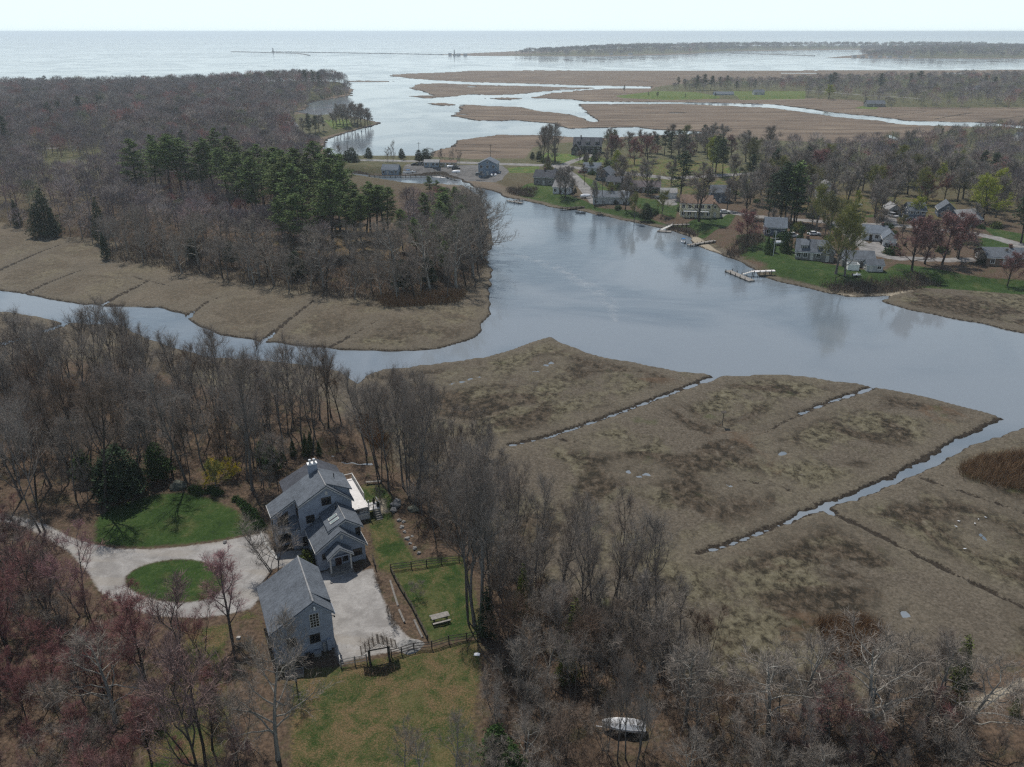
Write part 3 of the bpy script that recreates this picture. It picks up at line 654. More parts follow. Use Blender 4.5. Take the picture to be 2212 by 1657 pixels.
def bare(seed, h=16.0, r0=.2, start=.38, limbs=14, spread=.28, lift=.9, nb=6, nt=9, tw=.036, tl=.95, stems=1, lean=.05, twsplit=2, curve=.16, leaf=0.0, bud=0.0):
    """leafless tree: (trunk mesh, crown mesh): trunk and limbs as tapering tubes, crown as branchlets and twigs"""
    r = np.random.default_rng(seed); T = Tubes(); tb = []; td = []
    br = Tubes()
    for st in range(stems):
        a0 = r.uniform(0, 2 * pi); off = np.array([cos(a0), sin(a0), 0]) * (.25 if stems > 1 else 0)
        hh = h * (1 if st == 0 else r.uniform(.75, .97)); k = 9
        pts, _ = path((off[0], off[1], -.5), (off[0] * 1.0 + r.normal() * lean, off[1] * 1.0 + r.normal() * lean, 1), hh * .93 + .5, k, r, .05, .05)
        rr = r0 * (1 if stems == 1 else .62) * np.linspace(1, .12, k + 1) ** .9; rr[0] *= 1.35
        T.add(pts, rr, 7)
        nl = max(4, limbs // stems)
        for i in range(nl):
            f = start + (1 - start) * ((i + r.uniform(0, .9)) / nl); q = f * k; j = min(int(q), k - 1)
            p = pts[j] + (pts[j + 1] - pts[j]) * (q - j); az = i * 2.4 + r.uniform(-.5, .5)
            rel = (f - start) / (1 - start); L = h * spread * (1.15 - .75 * rel) * r.uniform(.75, 1.15)
            d = np.array([cos(az), sin(az), lift * r.uniform(.6, 1.3)])
            lp, ld = path(p, d, L, 5, r, curve, .12 * lift); lr = max(.035, r0 * .42 * (1 - .55 * rel)) * np.linspace(1, .22, 6)
            T.add(lp, lr, 5)
            for b in range(nb):
                g = r.uniform(.3, 1.0); qq = g * 5; jj = min(int(qq), 4); bp = lp[jj] + (lp[jj + 1] - lp[jj]) * (qq - jj)
                bd = unit(ld[jj + 1] + _perp(ld[jj + 1][None], r)[0] * r.uniform(.5, 1.1) + [0, 0, .35 * lift])
                bl = L * r.uniform(.25, .5); bpts, bds = path(bp, bd, bl, 3, r, .2, .1 * lift)
                br.add(bpts, np.array([.026, .02, .014, .007]) * (h / 16), 3)
                s = r.uniform(.15, 1, nt) * 3; ji = np.minimum(s.astype(int), 2)
                tb.append(bpts[ji] + (bpts[ji + 1] - bpts[ji]) * (s - ji)[:, None]); td.append(unit(bds[ji + 1] + _perp(bds[ji + 1], r) * .8 + [0, 0, .3 * lift]))
    tb = np.concatenate(tb); td = np.concatenate(td); n = len(tb)
    ln = tl * r.uniform(.6, 1.4, n); v, f = slivers(tb, td, ln, np.full(n, tw), r)
    V = [v]; F = [f]; c = len(v)
    for _ in range(twsplit):
        b2 = tb + td * (ln * r.uniform(.25, .85, n))[:, None]; d2 = unit(td + _perp(td, r) * .9 + [0, 0, .15])
        v2, f2 = slivers(b2, d2, ln * r.uniform(.4, .75, n), np.full(n, tw * .85), r); V.append(v2); F.append(f2 + c); c += len(v2)
    if leaf:
        c2 = tb + td * (ln * r.uniform(.5, 1.0, n))[:, None]; v2, f2 = tufts(c2, np.full(n, leaf), r, .9, 2); V.append(v2); F.append(f2 + c); c += len(v2)
    bv = np.concatenate(br.v); bq = np.concatenate(br.q)
    trunk = np_mesh("trunk", np.concatenate(T.v), quads=np.concatenate(T.q), smooth=True)
    crown = np_mesh("crown", np.concatenate([bv] + V), tris=np.concatenate(F) + len(bv), quads=bq)
    return trunk, crown

def tufts(c, size, r, flat=1.0, n=3):
    """n small leaf-sized triangles round each centre"""
    m = len(c); c = np.repeat(c, n, 0) + r.normal(size=(m * n, 3)) * np.repeat(size, n)[:, None] * [.55, .55, .55 * flat]
    a = unit(r.normal(size=c.shape)); b = _perp(a, r); s = np.repeat(size, n)[:, None] * r.uniform(.5, 1.1, (m * n, 1))
    a[:, 2] *= flat; b[:, 2] *= flat
    v = np.stack([c + a * s * .6, c - a * s * .35 + b * s * .4, c - a * s * .35 - b * s * .4], 1).reshape(-1, 3)
    return v, np.arange(len(v)).reshape(-1, 3)

def pine(seed, h=19.0, start=.38, r0=.24, width=.17, tiers=15, per=5, dens=34, size=.42, top=.35):
    """white pine: bare lower trunk, ragged whorls of level boughs"""
    r = np.random.default_rng(seed); T = Tubes(); C = []
    pts, _ = path((0, 0, -.5), (r.normal() * .03, r.normal() * .03, 1), h + .5, 8, r, .025, .05); T.add(pts, r0 * np.linspace(1.2, .12, 9), 7)
    for i in range(tiers):
        rel = i / (tiers - 1); f = start + (1 - start) * rel ** .92; q = f * 8; j = min(int(q), 7); p = pts[j] + (pts[j + 1] - pts[j]) * (q - j)
        prof = (1 - rel) ** .48 * (.55 + .45 * min(1, rel * 4)) + .06
        for b in range(per):
            if r.random() < .13: continue
            az = r.uniform(0, 2 * pi); L = h * width * prof * r.uniform(.55, 1.25)
            lp, ld = path(p, (cos(az), sin(az), r.uniform(-.05, .3) + top * rel), L, 4, r, .12, .05); T.add(lp, np.linspace(.07, .015, 5), 4)
            n = max(4, int(dens * (.35 + .65 * L / (h * width)))); s = r.uniform(.35, 1.06, n) * 4; jj = np.minimum(s.astype(int), 3)
            c = lp[jj] + (lp[jj + 1] - lp[jj]) * (s - jj)[:, None]
            side = np.array([-sin(az), cos(az), 0]); c = c + side * (r.normal(size=(n, 1)) * L * .17) + [0, 0, .12] + r.normal(size=(n, 3)) * [0, 0, .16]
            C.append(c)
    C = np.concatenate(C); v, f = tufts(C, np.full(len(C), size) * r.uniform(.7, 1.3, len(C)), r, .55, 3)
    return np_mesh("trunk", np.concatenate(T.v), quads=np.concatenate(T.q), smooth=True), np_mesh("crown", v, tris=f)

def conical(seed, h=9.0, w=.2, n=1500, size=.3, r0=.12, base=.04, power=.85, rag=.25):
    """cedar, spruce or clipped evergreen: foliage from near the ground, uneven outline"""
    r = np.random.default_rng(seed); T = Tubes(); T.add([(0, 0, -.4), (0, 0, h * .5), (0, 0, h * .97)], [r0, r0 * .6, .02], 6)
    z = 1 - r.random(n) ** .6; a = r.uniform(0, 2 * pi, n)
    lob = 1 + rag * (np.sin(a * 3 + z * 9 + seed) * .5 + np.sin(a * 5 - z * 17) * .35 + np.sin(z * 38 + a) * .4)
    R = h * w * (1 - z) ** power * lob * np.minimum(1, z * 9 + .35) * np.sqrt(r.uniform(.25, 1.05, n))
    c = np.stack([R * np.cos(a), R * np.sin(a), h * (base + (1 - base) * z)], 1)
    v, f = tufts(c, np.full(n, size) * r.uniform(.7, 1.3, n), r, .8, 3)
    return np_mesh("trunk", np.concatenate(T.v), quads=np.concatenate(T.q)), np_mesh("crown", v, tris=f)

def leafmound(seed, w=1.0, h=1.2, n=500, size=.22):
    """rounded shrub of leaves with a few stems"""
    r = np.random.default_rng(seed); T = Tubes()
    for _ in range(5):
        a = r.uniform(0, 2 * pi); T.add([(0, 0, -.15), (cos(a) * w * .25, sin(a) * w * .25, h * .4), (cos(a) * w * .5, sin(a) * w * .5, h * .8)], [.03, .025, .01], 4)
    d = unit(r.normal(size=(n, 3))); d[:, 2] = np.abs(d[:, 2]); k = 1 + .25 * np.sin(d[:, 0] * 5 + seed) * np.sin(d[:, 1] * 6) + .12 * r.normal(size=n)
    c = d * (np.cbrt(r.uniform(.25, 1, n)) * k)[:, None] * [w, w, h]
    v, f = tufts(c, np.full(n, size), r, .9, 3)
    return np_mesh("stems", np.concatenate(T.v), quads=np.concatenate(T.q)), np_mesh("leaves", v, tris=f)

def willowy(seed, h=10.0, n=1600, size=.28, w=.33):
    """young leaves scattered through an open round crown over bare limbs"""
    tr, cr = bare(seed, h=h, r0=.16, start=.3, limbs=12, spread=w, lift=.75, nb=6, nt=6, tw=.05, tl=.8)
    return tr, cr

def variant(mesh, mat):
    m = mesh.copy(); m.materials.clear(); m.materials.append(mat); return m
class Kind:
    """prototype meshes of one kind of tree; every copy shares them"""
    def __init__(s, pairs, tmat, cmat, h0, names=("trunk", "crown")):
        s.p = [(variant(a, tmat), variant(b, cmat)) for a, b in pairs]; s.h0 = h0; s.names = names; s.n = 0
    def put(s, name, x, y, z, h, label, cat, group=None, wide=1.0, rz=None, which=None):
        k = s.n % len(s.p) if which is None else which; s.n += 1; f = h / s.h0
        o = empty(name, (x, y, z - .05), rnd.uniform(0, 2 * pi) if rz is None else rz, label, cat, group)
        o.scale = (f * wide, f * wide, f)
        for nm, me in zip(s.names, s.p[k]):
            c = bpy.data.objects.new(nm, me); link(c); c.parent = o
        return o

tall = [bare(11 + i, h=16, start=.36 + .06 * (i % 3), limbs=13 + i % 4, spread=.33 + .03 * (i % 3), lift=1.05 + .2 * (i % 3), nb=8, nt=10, stems=1 + (i % 3 == 2), tw=.02, tl=1.2, curve=.19, lean=.1) for i in range(6)]
oak = [bare(31 + i, h=13, r0=.28, start=.24, limbs=16, spread=.46, lift=.75, nb=7, nt=9, curve=.24, tl=1.1, tw=.034) for i in range(4)]
bushy = [bare(51 + i, h=8, r0=.1, start=.12, limbs=18, spread=.40, lift=1.15, nb=6, nt=10, stems=3, tl=.85, tw=.02) for i in range(4)]
maple = [bare(71 + i, h=12, r0=.17, start=.22, limbs=17, spread=.36, lift=1.25, nb=7, nt=11, stems=1 + i % 2, tl=.8, tw=.026, twsplit=3, leaf=.07) for i in range(4)]
shade = [bare(171 + i, h=12, r0=.26, start=.2, limbs=18, spread=.42, lift=.95, nb=7, nt=10, curve=.2, tl=1.15, tw=.06, twsplit=2) for i in range(4)]
forsy = [bare(201 + i, h=8, r0=.08, start=.08, limbs=18, spread=.42, lift=1.0, nb=5, nt=8, stems=3, tl=.7, tw=.03, leaf=.16) for i in range(2)]
leafing = [bare(181 + i, h=12, r0=.24, start=.18, limbs=18, spread=.40, lift=1.0, nb=7, nt=9, curve=.2, tl=1.1, tw=.06, twsplit=2, leaf=.30) for i in range(3)]
pines = [pine(91 + i, start=.34 + .1 * (i % 3), width=.16 + .02 * (i % 2)) for i in range(5)]
farpines = [pine(191 + i, h=19, start=.22 + .1 * i, width=.19, tiers=12, per=5, dens=16, size=.8) for i in range(3)]
cedars = [conical(111 + i, h=9, w=.2 + .04 * i, n=1300, rag=.35) for i in range(3)]
spruces = [conical(121 + i, h=9, w=.25, n=1500, rag=.2, power=1.0) for i in range(2)]
mounds = [leafmound(131 + i, 1.0, 1.1, 420) for i in range(3)]
round_ever = [conical(141 + i, h=9, w=.3, n=1500, size=.42, base=.12, power=.5, rag=.4) for i in range(2)]
K = dict(
    tall=Kind(tall, M['bark_grey'], M['twig_grey'], 16), tall_brown=Kind(tall, M['bark_dark'], M['scrub'], 16), oak=Kind(oak, M['bark_dark'], M['twig_grey'], 13), oak_pale=Kind(oak, M['bark_pale'], M['twig_pale'], 13),
    bushy=Kind(bushy, M['bark_grey'], M['twig_pale'], 8), scrub=Kind(bushy, M['bark_dark'], M['scrub'], 8), red=Kind(maple, M['bark_dark'], M['twig_red'], 12), shade=Kind(shade, M['bark_dark'], M['twig_grey'], 12), vred=Kind(leafing, M['bark_dark'], M['twig_red'], 12), pink=Kind(maple[:2], M['bark_grey'], M['twig_pink'], 12), redbush=Kind(bushy, M['bark_dark'], M['twig_red'], 8),
    green=Kind(shade, M['bark_grey'], M['twig_green'], 12), lime=Kind(leafing, M['bark_dark'], M['twig_lime'], 12), yellow=Kind(forsy, M['bark_dark'], M['twig_yellow'], 8),
    pine=Kind(pines, M['bark_dark'], M['needle_pine'], 19.5), farpine=Kind(farpines, M['bark_dark'], M['needle_dark'], 19.5), farpine_green=Kind(farpines, M['bark_dark'], M['needle_pine'], 19.5), cedar=Kind(cedars, M['bark_dark'], M['needle_dark'], 9),
    spruce=Kind(spruces, M['bark_dark'], M['needle_ever'], 9), juniper=Kind(cedars, M['bark_dark'], M['needle_olive'], 9), holly=Kind(round_ever, M['bark_dark'], M['needle_dark'], 9), evergreen=Kind(round_ever, M['bark_dark'], M['needle_ever'], 9),
    mound=Kind(mounds, M['bark_dark'], M['needle_ever'], 1.1, ("stems", "leaves")), mound_lime=Kind(mounds, M['bark_dark'], M['twig_lime'], 1.1, ("stems", "leaves")), mound_olive=Kind(mounds, M['bark_dark'], M['needle_olive'], 1.1, ("stems", "leaves")))

def height_to(x, y, ytop):
    """ground point at (x, y) and the height that reaches up to picture row ytop"""
    p = spot(x, y); lo, hi = .2, 60.0
    for _ in range(30):
        m = (lo + hi) / 2
        if proj((p[0], p[1], p[2] + m))[1] > ytop: lo = m
        else: hi = m
    return p, m
def tree(kind, name, x, y, ytop, label, cat, group=None, wide=1.0, **k):
    p, h = height_to(x, y, ytop); return K[kind].put(name, *p, h, label, cat, group, wide, **k)

# ground that trees keep off
_avoid = []
def clear_mask(P, lawn=.5, drive=1.0, road=1.5, water=2.0):
    ok = water_sd(P) > water
    for p, z, lf in LAWN:
        if lf < .8: ok &= poly_sd(P, W(p, z)) < -lawn
    for p, z in DRIVE: ok &= poly_sd(P, W(p, z)) < -drive
    for p, z, w in ROAD: ok &= line_d(P, p, z, w) > road
    for p, z in LOT: ok &= poly_sd(P, W(p, z)) < -road
    for c, r in _avoid: ok &= np.hypot(P[:, 0] - c[0], P[:, 1] - c[1]) > r
    return ok
def scatter(poly, n, gap, z=3.0, taken=None, holes=(), **k):
    """up to n ground points inside a traced outline, at least gap apart"""
    w = W(poly, z); lo, hi = w.min(0), w.max(0); out = [] if taken is None else taken; got = []
    c = nr.uniform(lo, hi, (n * 40, 2)); c = c[poly_sd(c, w) > 0]
    for h in holes: c = c[poly_sd(c, W(h, z)) < 0]
    c = c[clear_mask(c, **k)] if len(c) else c
    zz = HN(c) if len(c) else []
    cell = {}
    def key(p): return (int(p[0] // gap), int(p[1] // gap))
    for p in out: cell.setdefault(key(p), []).append(p)
    for p, q in zip(c, zz):
        if len(got) >= n: break
        a = key(p)
        if any((p[0] - o[0]) ** 2 + (p[1] - o[1]) ** 2 < gap * gap for i in (-1, 0, 1) for j in (-1, 0, 1) for o in cell.get((a[0] + i, a[1] + j), ())): continue
        cell.setdefault(a, []).append((p[0], p[1])); out.append((p[0], p[1])); got.append((float(p[0]), float(p[1]), float(q)))
    return got

# keep clear of buildings (centre picture point, radius m)
for x, y, r in ((640, 1290, 9.5), (700, 1160, 8), (650, 1110, 8), (800, 1075, 6), (710, 1210, 6)): _avoid.append((at(x, y, 3)[:2], r))

# ---- wood left of and behind the house
W1 = [(-420, 820), (0, 815), (190, 800), (330, 812), (450, 850), (600, 862), (700, 872), (760, 915), (800, 955), (850, 1020), (860, 1058), (800, 1010), (740, 985), (650, 1000), (590, 1060), (545, 1075), (480, 1050), (330, 1052), (225, 1078), (150, 1108), (60, 1106), (-420, 1050)]
taken = []
for i, (x, y, z) in enumerate(scatter(W1, 150, 3.1, taken=taken)):
    far = proj((x, y, z))
    K['tall' if rnd.random() < .8 else 'tall_brown'].put("bare_tree", x, y, z, rnd.uniform(11.5, 16.5), "tall leafless grey tree in the wood left of and behind the grey house", "bare tree", "bare trees in the wood by the house", rnd.uniform(.85, 1.15))
for x, y, yt in ((820, 1045, 830), (840, 1060, 850), (872, 1055, 820), (884, 1078, 850), (895, 1090, 840), (905, 1065, 830), (882, 1030, 830)):
    tree('tall', "bare_tree", x, y, yt, "tall thin leafless tree in the cluster right of the house deck", "bare tree", "bare trees beside the deck", .8)
tree('tall_brown', "bare_tree", 225, 1105, 850, "leafless dark tree standing alone on the left edge of the upper lawn", "bare tree", None, 1.15)
tree('tall', "bare_tree", 405, 1045, 800, "leafless dark forked tree beside the boulder above the lawn", "bare tree", None, .9)
tree('tall', "bare_tree", 545, 1062, 790, "leafless grey tree right of the yellow blossoming shrub", "bare tree", None, .95)
tree('tall', "bare_tree", 94, 1150, 900, "leafless grey tree at the bend where the drive enters the wood", "bare tree", None, 1.0)
for i, (x, y, z) in enumerate(scatter(W1, 85, 2.3, taken=taken)):
    K[rnd.choice(['bushy', 'scrub', 'oak'])].put("scrub_tree", x, y, z, rnd.uniform(4.5, 9.0), "lower leafless tree under the tall ones in the wood by the house", "scrub tree", "lower leafless trees of the wood by the house", rnd.uniform(.9, 1.2))
W1B = [(780, 850), (860, 840), (960, 880), (1040, 960), (1110, 1040), (1060, 1090), (980, 1020), (900, 975), (830, 940)]
for i, (x, y, z) in enumerate(scatter(W1B, 26, 3.6, taken=taken)):
    K[rnd.choice(['tall', 'bushy'])].put("bare_tree", x, y, z, rnd.uniform(5.5, 9.5), "slim leafless tree growing on the marsh side of the house wood", "bare tree", "slim bare trees on the marsh side of the house wood", .9)
# ---- strip of trees between the lawn and the marsh
W2 = [(905, 1000), (960, 1010), (1040, 1110), (1130, 1180), (1240, 1255), (1400, 1310), (1500, 1385), (1400, 1400), (1250, 1370), (1160, 1310), (1080, 1330), (1060, 1240), (1000, 1190), (910, 1160), (880, 1120)]
for i, (x, y, z) in enumerate(scatter(W2, 50, 3.0, taken=taken, lawn=1.0)):
    K['tall' if rnd.random() < .75 else 'bushy'].put("bare_tree", x, y, z, rnd.uniform(7.5, 12.0), "leafless grey tree in the strip between the lawn and the salt marsh", "bare tree", "bare trees along the marsh edge", rnd.uniform(.8, 1.05))
for x, y, yt in ((1012, 1345, 1040), (1026, 1352, 1010), (1036, 1368, 1020), (1046, 1330, 1060), (1020, 1310, 1030), (1062, 1300, 1040)):
    tree('tall', "bare_tree", x, y, yt, "tall leafless tree in the tight clump right of the picnic table", "bare tree", "clump of bare trees by the picnic table", .75)
for x, y, yt in ((1258, 1385, 1150), (1215, 1300, 1090), (1280, 1320, 1100), (1345, 1350, 1130), (1330, 1290, 1080), (1420, 1330, 1120), (1385, 1370, 1190), (1160, 1270, 1060), (1120, 1210, 1010)):
    tree('tall', "bare_tree", x, y, yt, "slender dark leafless tree on the edge of the near salt marsh", "bare tree", "slender bare trees on the marsh edge", .85)
W2B = [(1080, 1220), (1180, 1240), (1300, 1300), (1440, 1340), (1560, 1420), (1560, 1490), (1400, 1440), (1240, 1400), (1130, 1340), (1075, 1330)]
for i, (x, y, z) in enumerate(scatter(W2B, 55, 2.4, taken=taken, lawn=1.0)):
    K[rnd.choice(['bushy', 'bushy', 'tall', 'scrub'])].put("scrub_tree", x, y, z, rnd.uniform(4.5, 8.5), "lower leafless tree between the tall clump and the near marsh", "scrub tree", "lower leafless trees along the marsh edge", rnd.uniform(.85, 1.1))
# ---- scrub wood bottom right
W3 = [(1060, 1430), (1170, 1370), (1290, 1400), (1420, 1440), (1560, 1490), (1700, 1520), (1850, 1512), (2000, 1480), (2100, 1450), (2250, 1405), (2640, 1340), (2640, 2000), (1080, 2000), (1050, 1650), (1062, 1500)]
boat_hole = [(1240, 1490), (1440, 1490), (1470, 1660), (1440, 1950), (1230, 1950), (1225, 1660)]
track_hole = [(2050, 1470), (2212, 1395), (2640, 1300), (2640, 1500), (2212, 1640), (2110, 1660), (2050, 1560)]
tk3 = []
for i, (x, y, z) in enumerate(scatter(W3, 120, 2.9, taken=tk3, holes=[boat_hole, track_hole])):
    kd = rnd.choice(['bushy', 'bushy', 'tall', 'tall', 'scrub', 'oak_pale'])
    K[kd].put("scrub_tree", x, y, z, rnd.uniform(5.5, 10.5) * (1.0 if y > 62 else .75), "leafless tree in the tangled scrub wood that fills the bottom right corner", "scrub tree", "leafless trees of the bottom right scrub wood", rnd.uniform(.85, 1.15))
for i, (x, y, z) in enumerate(scatter(W3, 95, 2.2, taken=tk3, holes=[boat_hole, track_hole])):
    K['scrub'].put("bare_shrub", x, y, z, rnd.uniform(1.8, 3.6), "low brown leafless shrub under the trees of the bottom right wood", "shrub", "low shrubs of the bottom right wood", rnd.uniform(1.0, 1.5))
for x, y, yt in ((1335, 1650, 1440), (1372, 1665, 1460), (1352, 1640, 1430), (1312, 1632, 1500), (1378, 1636, 1510)):
    tree('tall', "bare_tree", x, y, yt, "leafless tree standing just in front of the white wrapped boat", "bare tree", "trees in front of the wrapped boat", .6)
for x, y, yt, w in ((1660, 1590, 1400, 1.2), (1730, 1560, 1370, 1.0), (1890, 1600, 1400, 1.3), (2080, 1600, 1420, 1.25), (1480, 1560, 1380, 1.0)):
    tree('oak_pale', "bare_tree", x, y, yt, "crooked pale grey leafless tree in front of the marsh at bottom right", "bare tree", "crooked pale trees by the marsh", w)
for x, y, yt, w in ((1770, 1590, 1480, 1.6), (1850, 1640, 1560, 1.4), (1700, 1620, 1540, 1.3), (2010, 1590, 1500, 1.2)):
    tree('redbush', "red_shrub", x, y, yt, "reddish budding shrub among the pale trees at bottom right", "red shrub", "reddish shrubs at bottom right", w)
for x, y, yt, w in ((1072, 1648, 1566, 1.1), (1108, 1690, 1610, 1.0)):
    tree('evergreen', "evergreen_shrub", x, y, yt, "dark green evergreen tree at the bottom edge beside the leafy lawn", "evergreen", "evergreens at the bottom edge", w)
for x, y, yt, w in ((1240, 1400, 1290, .95), (1225, 1470, 1380, 1.0), (1130, 1330, 1215, .6)):
    tree('juniper', "juniper_tree", x, y, yt, "dull green juniper half hidden by bare trees right of the picnic lawn", "juniper", "junipers right of the picnic lawn", w)
tree('cedar', "cedar_tree", 1052, 1375, 1268, "dark cedar at the foot of the tall clump by the picnic table", "cedar", None, .9)
for x, y, yt, w in ((2068, 1470, 1372, 1.1), (2060, 1530, 1440, .9), (2190, 1545, 1500, .8)):
    tree('juniper', "juniper_tree", x, y, yt, "olive green juniper beside the sandy track at right", "juniper", "junipers by the sandy track", w)
# pale saplings standing in the leafy lawn, bottom edge
for x, y, yt in ((1232 - 25, 1660, 1560), (1245, 1690, 1570), (1360 - 0, 1700, 1560)):
    pass
for x, y, yt in ((1206, 1650, 1555), (1248, 1665, 1570), (1180 - 10, 1640, 1560)):
    pass
for x, y, yt in ((875, 1670, 1575), (915, 1690, 1585), (985, 1680, 1560), (1010, 1700, 1600)):
    tree('oak_pale', "pale_sapling", x, y, yt, "pale bare sapling at the bottom edge of the leafy lawn", "sapling", "pale saplings at the bottom of the lawn", .7)
for x, y, yt in ((1308, 1622, 1535), (1388, 1625, 1525)):
    tree('bushy', "bare_shrub", x, y, yt, "leafless bush whose twigs half hide the white wrapped boat", "shrub", "bushes in front of the wrapped boat", 1.0)
# ---- red budding maples bottom left
W4 = [(-300, 1230), (40, 1180), (130, 1240), (190, 1320), (300, 1385), (420, 1400), (500, 1420), (520, 1560), (560, 1680), (520, 2000), (-300, 2000)]
tk4 = []
for i, (x, y, z) in enumerate(scatter(W4, 96, 2.2, taken=tk4, lawn=-3)):
    kd = rnd.choice(['red', 'red', 'red', 'bushy', 'redbush'])
    if kd == 'bushy': K['bushy'].put("scrub_tree", x, y, z, rnd.uniform(5, 8), "leafless grey tree among the red budding trees at bottom left", "scrub tree", "leafless trees of the bottom left corner", 1.1)
    else: K[kd].put("red_maple", x, y, z, rnd.uniform(5.0, 8.5), "budding tree with a haze of dark red twigs at bottom left", "red maple", "red budding trees of the bottom left corner", rnd.uniform(.95, 1.25))
tree('pink', "pink_tree", 500, 1378, 1205, "tree with pale pink buds leaning over the drive beside the garage", "budding tree", None, 1.2)
tree('pink', "pink_tree", 180, 1330, 1165, "tree with pink buds over the left side of the circular drive", "budding tree", None, 1.1)
tree('red', "red_maple", 100, 1310, 1130, "dark trunked red budding tree left of the circular drive", "red maple", None, 1.1)
tree('red', "red_maple", 25, 1420, 1120, "tall red budding tree with a thick dark trunk at the left edge", "red maple", None, 1.0)
tree('red', "red_maple", 445, 1690, 1330, "tall red budding tree with several dark stems at the bottom edge", "red maple", None, 1.0)
tree('red', "red_maple", 320, 1490, 1300, "red budding tree below the round grass island", "red maple", None, 1.2)
tree('oak_pale', "bare_tree", 600, 1640, 1400, "big bare grey tree in front of the garage gable", "bare tree", None, .85)
tree('oak_pale', "bare_tree", 640, 1470, 1330, "small dead white branched tree touching the garage gable", "bare tree", None, .55)
tree('bushy', "bare_tree", 595, 1236, 1120, "low wide bare tree in the bed between the house and garage", "bare tree", None, 1.35)
tree('oak_pale', "bare_tree", 250, 1560, 1395, "pale grey bare tree with forking white limbs at bottom left", "bare tree", None, 1.2)
# ---- evergreens and garden plants by the house
for x, y, yt, w in ((268, 1080, 960, 1.2), (240, 1078, 985, 1.0), (300, 1062, 1000, 1.0)):
    tree('holly', "holly_tree", x, y, yt, "dark broad evergreen tree in the wood left above the lawn", "holly", "dark evergreens above the lawn", w)
for x, y, yt, w in ((345, 1035, 955, 1.1), (185, 1040, 970, 1.0), (590, 1020, 960, 1.0), (568, 1000, 950, .9)):
    tree('evergreen', "evergreen_tree", x, y, yt, "mid green young evergreen in the wood behind the upper lawn", "evergreen", "young evergreens in the wood", w)
for x, y, yt in ((634, 985, 945), (662, 985, 935), (672, 975, 930), (690, 985, 950), (610, 1000, 960)):
    tree('spruce', "young_spruce", x, y, yt, "small bright green conifer behind the house chimney", "young conifer", "small conifers behind the chimney", .8)
for x, y, yt, w in ((470, 1040, 995, 1.3), (490, 1035, 990, 1.3), (455, 1055, 1020, 1.2), (515, 1035, 1000, 1.1)):
    tree('yellow', "forsythia", x, y, yt, "bright yellow blossoming forsythia above the lawn", "forsythia", "yellow forsythia bushes above the lawn", w)
for x, y in ((530, 1098), (540, 1108), (548, 1118), (556, 1128), (562, 1140), (522, 1088), (510, 1080), (430, 1066), (420, 1060), (455, 1062), (470, 1068)):
    p = spot(x, y); K['mound'].put("rhododendron", *p, rnd.uniform(.7, 1.1), "low dark green shrub in the row round the edge of the upper lawn", "shrub", "green shrubs edging the upper lawn", 1.0)
tree('green', "bare_tree", 468, 1060, 1000, "small young tree with yellow green buds on the lawn edge", "young tree", None, 1.1)
tree('mound_olive', "lime_shrub", 664, 1214, 1192, "bright lime green shrub between the garage and the front porch", "shrub", None, .75)
for x, y in ((815, 1262), (820, 1272), (838, 1330), (845, 1342), (855, 1362), (852, 1352)):
    p = spot(x, y); K['scrub'].put("bare_shrub", *p, 1.5, "dark bare shrub along the right edge of the gravel court", "shrub", "bare shrubs edging the gravel court", 1.0)
tree('bushy', "bare_sapling", 905, 1290, 1250, "tiny weeping bare sapling on the picnic lawn", "sapling", None, 1.1)
tree('bushy', "bare_sapling", 820, 1105, 1050, "thin bare sapling rising beside the deck stairs", "sapling", None, .5)

# ---- peninsula across the left channel
PEN = [(230, 548), (290, 552), (400, 575), (560, 598), (700, 622), (850, 630), (960, 620), (1012, 590), (1035, 540), (1040, 490), (1010, 440), (960, 415), (850, 410), (740, 400), (640, 420), (500, 450), (360, 450), (230, 480)]
tkp = []
PFRONT = [(230, 548), (290, 552), (400, 575), (560, 598), (700, 622), (850, 634), (970, 630), (1025, 600), (1050, 552), (1056, 515), (1050, 480), (990, 470), (950, 540), (850, 560), (700, 560), (560, 545), (400, 525), (280, 505), (230, 520)]
for i, (x, y, z) in enumerate(scatter(PFRONT, 92, 5.0, taken=tkp)):
    K[rnd.choice(['oak', 'oak_pale', 'oak_pale', 'tall'])].put("oak_tree", x, y, z, rnd.uniform(8.5, 13), "leafless spreading oak on the near edge of the wooded peninsula", "oak", "leafless oaks along the peninsula edge", rnd.uniform(.9, 1.15))
pine_xy = [(300, 425, 305), (335, 430, 312), (370, 435, 300), (410, 430, 305), (395, 420, 292), (440, 430, 312), (470, 430, 302), (500, 455, 325), (520, 470, 335), (545, 450, 330), (560, 480, 345), (590, 470, 335), (610, 500, 345), (630, 480, 330), (655, 470, 322), (680, 480, 335), (700, 470, 325), (720, 490, 345), (690, 450, 310), (740, 455, 340), (640, 520, 360), (665, 555, 425), (720, 545, 392), (700, 520, 395), (748, 525, 430), (770, 520, 415), (790, 515, 402), (815, 520, 405), (840, 515, 410), (765, 500, 405), (800, 500, 398), (830, 495, 402), (780, 535, 425), (755, 480, 392), (990, 480, 410), (950, 520, 440), (975, 505, 420), (960, 490, 412), (1000, 500, 425), (930, 430, 385), (945, 440, 395), (620, 545, 430), (600, 455, 322), (570, 440, 318), (735, 500, 360), (480, 395, 282), (350, 395, 295), (520, 420, 300)]
for x, y, yt in pine_xy:
    tree('pine', "pine_tree", x, y, yt - 6, "tall green pine on the wooded peninsula left of the river", "pine", "pines on the peninsula", rnd.uniform(1.35, 1.8)); tkp.append(tuple(spot(x, y)[:2]))
